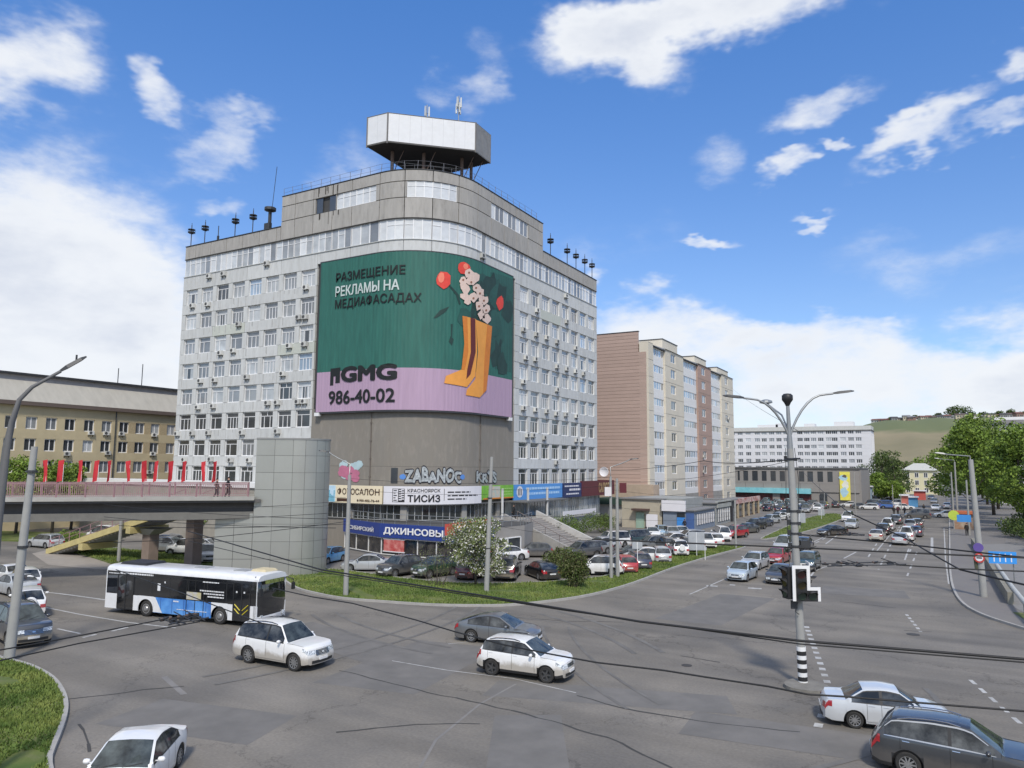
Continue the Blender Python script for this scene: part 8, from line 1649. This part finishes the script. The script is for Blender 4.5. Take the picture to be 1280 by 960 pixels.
# parapet walls and pipe rail of the underpass
mPAR = mat('parapet_concrete', (.24, .23, .19), .9, var=.2, dirt=.4, bump=.3, bscale=10)
def wallpath(name, label, pts, w, h, m, cat, n=1.8):
    t = thing(name, label, cat, (pts[0][0], pts[0][1], 0))
    for a, c in zip(pts, pts[1:]):
        a, c = Vector(a), Vector(c); L = (c-a).length; d = (c-a)/L; nn = Vector((-d.y, d.x))*w/2; k = max(1, int(L/n))
        for i in range(k): p0 = a+d*(L*i/k+.01); p1 = a+d*(L*(i+1)/k-.01); b = MB(); b.prism([tuple(p0+nn), tuple(p1+nn), tuple(p1-nn), tuple(p0-nn)], .1, h, 0); b.build('wall_block', m, t)
    return t
gp = lambda *L: [tuple(G(*q)[:2]) for q in L]
wallpath('parapet_wall', 'low mossy concrete parapet running from the kiosk towards the viewer on the right', gp((1216, 682), (1232, 705), (1250, 735), (1264, 758)), .35, .95, mPAR, 'wall', 3.5)
t = thing('pipe_rail', 'thick whitish pipe rail lying along the outside of the right parapet', 'rail', tuple(G(1262, 735))); b = MB(); q = [G(*s, 1.0) for s in ((1246, 706), (1254, 718), (1266, 735), (1280, 752), (1300, 770))]; b.tube(q, .16, 8); b.build('pipe', mat('pipe_pale', (.45, .46, .44), .6), t, smooth=50)
for s_ in q[:-1]: b = MB(); b.tube([(s_.x, s_.y, .1), (s_.x, s_.y, 1.0)], .06, 6); b.build('support', STEEL, t)
b = MB(); b.sheet(gp((1222, 682), (1300, 680), (1400, 760), (1320, 790), (1268, 762)), .145); struct('side_lane', b, mat('side_lane_asphalt', (.22, .215, .21), .9, var=.1), loc=(0, 0, 0))
b = MB(); V = gp((1266, 768), (1300, 770), (1360, 800), (1310, 795)); b.sheet(V, .15); struct('grass_patch', b, mGRASS, loc=(0, 0, 0))
# left masts
pl = G(11, 826); Hl = zat(pl, 558); t = thing('wire_pole', 'pale tapering concrete pole on the left grass corner', 'pole', (pl.x, pl.y, 0)); b = MB(); e = GX(37, 558, pl.x+.2); b.tube([(pl.x, pl.y, 0), (pl.x+.05, pl.y+.35, Hl)], [.24, .15], 12); b.build('shaft', POLEM, t, smooth=50); b = MB()
for z in (5.2, 8.8): b.tube([(pl.x+.01*z, pl.y+.035*z, z), (pl.x+.01*z, pl.y+.035*z, z+.12)], .24, 10)
b.build('clamp', DKSTEEL, t)
D0 = 27.0
def at(px, py, d): v = pray(px, py); return CC+v*(d/math.hypot(v.x, v.y))
t = thing('street_lamp', 'dark curved street lamp at the left edge reaching over the pole', 'street lamp', tuple(at(-40, 700, D0)*Vector((1, 1, 0)) if False else (at(-40, 700, D0).x, at(-40, 700, D0).y, 0))); q = [at(-26, 900, D0), at(-4, 660, D0), at(8, 560, D0), at(15, 528, D0), at(24, 500, D0), at(40, 484, D0), at(58, 474, D0), at(76, 464, D0)]; q[0].z = 0
b = MB(); b.tube(q, [.2, .14, .11, .09, .07, .06, .05, .05], 10); b.build('pole', mat('pole_dark_grey', (.12, .12, .12), .6), t, smooth=60); b = MB(); head_mesh(b, q[-1], q[-1]-q[-2], .85); e = q[-1]+(q[-1]-q[-2]).normalized()*.5; b.tube([(e.x, e.y, e.z), (e.x, e.y, e.z+.25)], .03, 5); b.build('lamp_head', DKSTEEL, t)
a = G(148, 704); t = thing('wire_pole', 'short pale pole behind the bus under the footbridge', 'pole', (a.x, a.y, 0)); b = MB(); b.tube([(a.x, a.y, 0), (a.x, a.y, 5.2)], [.17, .13], 10); b.build('shaft', POLEM, t, smooth=50)
# ------------------------------------------------------------------ overhead wires
WIRE = mat('wire_black', (.015, .015, .015), .6); WG = 'overhead wires'
def wire(label, ends, r=.012, sag=.15, n=14, brk=None):
    pts = []
    for (a, c) in zip(ends, ends[1:]):
        a, c = Vector(a), Vector(c)
        for i in range(n): u = i/n; v = a.lerp(c, u); v.z -= sag*4*u*(1-u)*(c-a).length/20; pts.append(v)
    pts.append(Vector(ends[-1])); b = MB(); b.tube(pts, r, 4, cap=False); return tag(b.build('overhead_wire', WIRE, smooth=True), label, 'wire', WG)
def gz(px, py, z): return tuple(G(px, py, z))
wire('thickest black cable sweeping across the junction to the right edge', [gz(235, 664, 5.9), gz(401, 712, 5.9), gz(600, 744, 5.9), gz(800, 777, 5.9), gz(1000, 801, 5.9), gz(1330, 828, 5.9)], .025, .0)
wire('thin companion cable just below the thickest one', [gz(235, 676, 5.8), gz(401, 715, 5.85), gz(700, 762, 5.85), gz(1000, 805, 5.85), gz(1330, 832, 5.85)], .014, .0)
wire('wavy slack cable crossing the whole junction above the white crossover and silver saloon', [gz(340, 735, 5.6), gz(390, 746, 5.6), gz(440, 754, 5.6), gz(520, 775, 5.6), gz(570, 790, 5.6), gz(630, 806, 5.6), gz(690, 818, 5.6), gz(745, 828, 5.6), gz(830, 838, 5.6), gz(880, 846, 5.6), gz(960, 858, 5.6), gz(1010, 868, 5.6), gz(1060, 871, 5.6), gz(1180, 881, 5.6), gz(1330, 893, 5.6)], .016, .0, 5)
wire('cable along the lower left, running up to the bus', [gz(-20, 816, 5.9), gz(60, 802, 5.9), gz(210, 773, 5.9)], .013, .02)
wire('second cable along the lower left below the first', [gz(-20, 830, 5.8), gz(100, 804, 5.8), gz(250, 777, 5.8)], .013, .02)
wire('cable from the bus roof down to the front of the bus', [gz(145, 712, 5.6), gz(230, 742, 5.6), gz(330, 780, 5.6)], .016, .02)
wire('contact wire crossing the avenue before the queue', [gz(1000, 668, 6.2), gz(1130, 680, 6.2), gz(1330, 702, 6.2)], .03, .03)
wire('contact wire crossing the whole avenue just above the pale blue hatchback', [gz(740, 674, 6.3), gz(915, 681, 6.3), gz(1010, 685, 6.3), gz(1180, 693, 6.3), gz(1330, 699, 6.3)], .03, .02)
wire('bundle of cables falling from the mast to the right', [gz(1003, 588, 9.0), gz(1060, 640, 7.4), gz(1130, 672, 6.6), gz(1200, 712, 6.1), gz(1330, 742, 6.)], .03, .04)
wire('cable bundle from the office corner to the mast top', [(-46., 108, 9.), gz(880, 576, 9.8), gz(1000, 573, 9.6)], .02, .1)
wire('high thin wire from the apartment roof towards the upper right', [(-45, 190, 30), gz(960, 466, 19) if False else tuple(at(1000, 540, 40))], .015, .05)
LW = [(250, 641, 420, 649), (250, 655, 420, 660), (262, 672, 432, 652), (268, 660, 432, 655), (310, 612, 432, 622), (316, 634, 432, 626), (250, 650, 432, 640)]
for i, (a0, b0, a1, b1) in enumerate(LW): wire('thin wire across the stair tower, %s from the top' % ['third', 'sixth', 'lowest', 'seventh', 'topmost', 'second', 'fourth'][i], [gz(a0-120, b0-(b1-b0)*.6-6, 6.4), gz(a0, b0, 6.4), gz(a1, b1, 6.6)], .013, .08)
for i, (a0, b0, a1, b1, z) in enumerate([(432, 598, 608, 604, 8.4), (432, 612, 612, 618, 8.0), (608, 600, 766, 596, 8.3), (608, 612, 771, 606, 8.), (766, 612, 920, 618, 8.), (766, 622, 920, 628, 7.7), (771, 634, 920, 640, 7.3), (766, 648, 920, 644, 7.), (608, 640, 766, 646, 6.8), (432, 648, 608, 655, 6.6), (608, 655, 770, 676, 6.5), (920, 618, 1000, 622, 7.9), (920, 640, 1000, 640, 7.2), (766, 602, 1000, 575, 9.0)]):
    lab = ['upper wire between the left verge lamp and the bare pole', 'lower wire between the left verge lamp and the bare pole', 'upper wire between the bare pole and the twin poles', 'second wire between the bare pole and the twin poles', 'top wire from the twin poles to the slim far pole', 'second wire from the twin poles to the slim far pole', 'third wire from the twin poles to the slim far pole', 'lowest wire from the twin poles to the slim far pole', 'low wire between the bare pole and the twin poles', 'low wire before the denim shop sign', 'wire passing over the entrance steps', 'upper wire from the slim far pole to the signal mast', 'lower wire from the slim far pole to the signal mast', 'long wire from the twin poles up to the signal mast'][i]
    A_ = {432: G(432, 746), 608: p2, 766: G(764, 724), 771: p3, 920: p4, 1000: Vector((p.x, p.y, 0)), 612: p2, 770: p3}; a = A_[a0] if a0 in A_ else G(a0, 700); c = A_[a1]; wire(lab, [(a.x, a.y, zat(a, b0)), (c.x, c.y, zat(c, b1))], .011, .25)
# trolleybus switch gear
def gear(label, px, py, w, z, tilt=0.):
    t = thing('trolley_wire_switch', label, 'wire fitting', gz(px, py, z)); a = Vector(gz(px-w, py+tilt, z)); c = Vector(gz(px+w, py-tilt, z)); d = (c-a).normalized(); n = Vector((-d.y, d.x, 0)); r = random.Random(px); b = MB()
    for k in (-.35, .35): b.tube([a+n*k, a.lerp(c, .3)+n*k*.6, a.lerp(c, .7)+n*k, c+n*k*.7], .02, 5)
    b.build('contact_bar', DKSTEEL, t); b = MB()
    for i in range(12): u = r.uniform(.05, .95); q = a.lerp(c, u)+n*r.uniform(-.45, .45); b.box(-.1, .1, -.02, .02, -.03, .03, pos=tuple(q), rz=math.atan2(d.y, d.x)+r.uniform(-.5, .5)); 
    for i in range(5): u = r.uniform(.1, .9); q = a.lerp(c, u); b.tube([q-n*.5, q+n*.5+Vector((0, 0, r.uniform(-.05, .12)))], .014, 4)
    b.build('clamps', BLACK, t); b = MB()
    for i in range(5): u = .1+.2*i; q = a.lerp(c, u)+n*.2; b.lathe([(.03, 0), (.04, .03), (.03, .06)], 8, pos=tuple(q))
    b.build('insulator', mat('insulator', (.1, .07, .055), .3), t)
gear('tangle of trolley wire fittings in front of the bus', 228, 774, 26, 5.75, 4); gear('long row of trolley wire fittings right of the signal mast', 1076, 705, 50, 6.2, 1); gear('small trolley wire fitting hanging before the cream sedan', 1063, 668, 12, 6.6, 0)
wire('contact wire leading right from the long row of trolley fittings', [gz(1120, 706, 6.2), gz(1200, 711, 6.2), gz(1330, 716, 6.2)], .022, .02)
# ------------------------------------------------------------------ people
def person(label, loc, rz, shirt, pants, hairc=(.03, .02, .015), h=1.74, stride=.22, arm=.15, lean=0.):
    t = thing('person', label, 'person', loc); t.rotation_euler = (0, 0, rz); k = h/1.74
    V = {'pel': (0, 0, .95), 'spine': (0, lean*.3, 1.15), 'chest': (0, lean*.7, 1.36), 'neck': (0, lean, 1.5), 'head': (0, lean+.02, 1.57), 'top': (0, lean+.03, 1.68),
         'ls': (.19, lean*.8, 1.42), 'le': (.25, -arm, 1.14), 'lw': (.24, -arm*.2, .9), 'lh': (.235, 0, .8), 'rs': (-.19, lean*.8, 1.42), 're': (-.25, arm*.6, 1.14), 'rw': (-.24, arm+.08, .92), 'rh': (-.235, arm+.12, .83),
         'lhip': (.1, 0, .9), 'lk': (.11, stride*.7, .5), 'la': (.11, stride*.5, .1), 'lt': (.11, stride*.5+.16, .04), 'rhip': (-.1, 0, .9), 'rk': (-.1, -stride*.2, .5), 'ra': (-.1, -stride, .12), 'rt': (-.1, -stride+.15, .04)}
    E = [('pel', 'spine'), ('spine', 'chest'), ('chest', 'neck'), ('neck', 'head'), ('head', 'top'), ('chest', 'ls'), ('ls', 'le'), ('le', 'lw'), ('lw', 'lh'), ('chest', 'rs'), ('rs', 're'), ('re', 'rw'), ('rw', 'rh'), ('pel', 'lhip'), ('lhip', 'lk'), ('lk', 'la'), ('la', 'lt'), ('pel', 'rhip'), ('rhip', 'rk'), ('rk', 'ra'), ('ra', 'rt')]
    R = {'pel': .19, 'spine': .18, 'chest': .2, 'neck': .08, 'head': .12, 'top': .11, 'ls': .1, 'rs': .1, 'le': .075, 're': .075, 'lw': .055, 'rw': .055, 'lh': .05, 'rh': .05, 'lhip': .14, 'rhip': .14, 'lk': .1, 'rk': .1, 'la': .07, 'ra': .07, 'lt': .06, 'rt': .06}
    ks = list(V); me = bpy.data.meshes.new('body'); me.from_pydata([tuple(c*k for c in V[q]) for q in ks], [(ks.index(a), ks.index(c)) for a, c in E], []); o = bpy.data.objects.new('body', me); COL.objects.link(o)
    m = o.modifiers.new('s', 'SKIN'); 
    for i, q in enumerate(ks): sv = me.skin_vertices[0].data[i]; sv.radius = (R[q]*k, R[q]*k*.8); sv.use_root = q == 'pel'
    o.modifiers.new('u', 'SUBSURF').levels = 1; bpy.context.view_layer.update(); dg = bpy.context.evaluated_depsgraph_get(); m2 = bpy.data.meshes.new_from_object(o.evaluated_get(dg)); bpy.data.objects.remove(o)
    for q in (mat('skin', (.42, .25, .18), .6), mat('cloth_%d%d%d' % tuple(int(c*255) for c in shirt), shirt, .85), mat('cloth_%d%d%d' % tuple(int(c*255) for c in pants), pants, .85), mat('shoe', (.03, .03, .03), .6)): m2.materials.append(q)
    for pl_ in m2.polygons:
        z = pl_.center.z/k; x = abs(pl_.center.x)/k; pl_.material_index = 0 if (z > 1.5 or (x > .2 and z < .89)) else (1 if z > .93 else (3 if z < .09 else 2)); pl_.use_smooth = True
    o = bpy.data.objects.new('body', m2); COL.objects.link(o); o.parent = t
    b = MB(); b.lathe([(.085*k, 0), (.1*k, .05*k), (.095*k, .11*k), (.05*k, .15*k), (.01, .155*k)], 10, pos=(0, (lean)*k, 1.6*k)); o = b.build('hair', mat('hair_%d' % int(hairc[0]*1000), hairc, .8), loc=(0, 0, 0), smooth=True); o.parent = t; return t
def onbridge(px, w):
    lo, hi = 0., 60.
    for _ in range(40):
        m = (lo+hi)/2; q = bq(m, w); v = Vector((q.x, q.y, 7.3))-CC; s_ = 640+FPX*v.dot(CR)/v.dot(_fw); lo, hi = (m, hi) if s_ > px else (lo, m)
    q = bq(lo, w); return (q.x, q.y, 6.4)
ba = math.atan2(bd.y, bd.x)
person('person in dark clothes walking on the footbridge, nearer the stair tower', onbridge(285, 2.3), ba+math.pi/2, (.02, .02, .024), (.02, .02, .025), h=1.8); person('person in a brown jacket walking on the footbridge behind the other', onbridge(271, 2.6), ba+math.pi/2, (.1, .06, .05), (.03, .03, .035), h=1.68)
person('person in black on the entrance steps of the office', (-42.6, 74.5, 3.2), 2.2, (.015, .015, .017), (.015, .015, .018)); q = G(878, 664); person('person in dark clothes by the blue shop door', (-33.2, 109.2, 0), 1., (.02, .02, .03), (.02, .02, .02))
for i, (px, lb, c) in enumerate([(1117.5, 'left one of the pedestrians waiting at the far crossing', (.02, .02, .02)), (1122.5, 'pedestrian in the middle of the group at the far crossing', (.08, .02, .03)), (1131, 'right-hand pedestrian at the far crossing, apart from the others', (.03, .03, .05))]): q = G(px, 643.5); person(lb, tuple(q), .4*i, c, (.02, .02, .02), stride=.1)
q = G(1209, 671); person('person in dark clothes walking on the right pavement by the kiosk', (q.x, q.y, .13), 3.1, (.03, .025, .02), (.02, .02, .02)); q = G(1155, 640); person('cyclist-like lone pedestrian beside the crossing dark van' if False else 'lone pedestrian in black beyond the crossing dark van', tuple(q), .5, (.02, .02, .025), (.02, .02, .02))
p_ = G(1143, 612); 
# red and blue stalls at the far end of the avenue
for i, (px, py, w, h, c, lb) in enumerate([(1150, 625, 3.2, 3.4, (.5, .1, .08), 'tiny red kiosk in front of the cream building'), (1139, 634, 3, 3, (.1, .3, .55), 'small blue awning stall left of the far avenue'), (1131, 637, 1.5, 4, (.5, .15, .12), 'narrow red pillar stall by the crossing'), (1078, 628, 5, 5.5, (.3, .4, .5), 'pale blue glass porch at the corner of the grey store')]):
    q = G(px, py); t = thing('market_stall', lb, 'kiosk', (q.x, q.y, 0)); b = MB(); b.box(q.x-w/2, q.x+w/2, q.y+.5, q.y+3, 0, h*.8); b.build('wall', mat('stall_wall_%d' % i, c, .6), t); b = MB(); b.box(q.x-w/2-.3, q.x+w/2+.3, q.y, q.y+3.2, h*.8, h*.8+.3); b.build('roof', mSW, t)
# cars' group property survives the copies; nothing else to do
for o in S.objects:
    if o.parent is None and o.type in ('MESH', 'EMPTY') and 'label' not in o and o.get('kind') is None: print('NOLABEL', o.name)
seenl = {}
for o in S.objects:
    if o.parent is None and 'label' in o: seenl.setdefault(o['label'], []).append(o.name)
for k_, v in seenl.items():
    if len(v) > 1: print('DUPLABEL', k_, len(v))
for o in S.objects:
    if o.parent is None and len(str(o.get('label', '')).replace('-', ' ').split()) > 16: print('LONG', o['label'])
print('OBJECTS', len(S.objects), 'TRIS~', sum(len(m.polygons) for m in bpy.data.meshes))
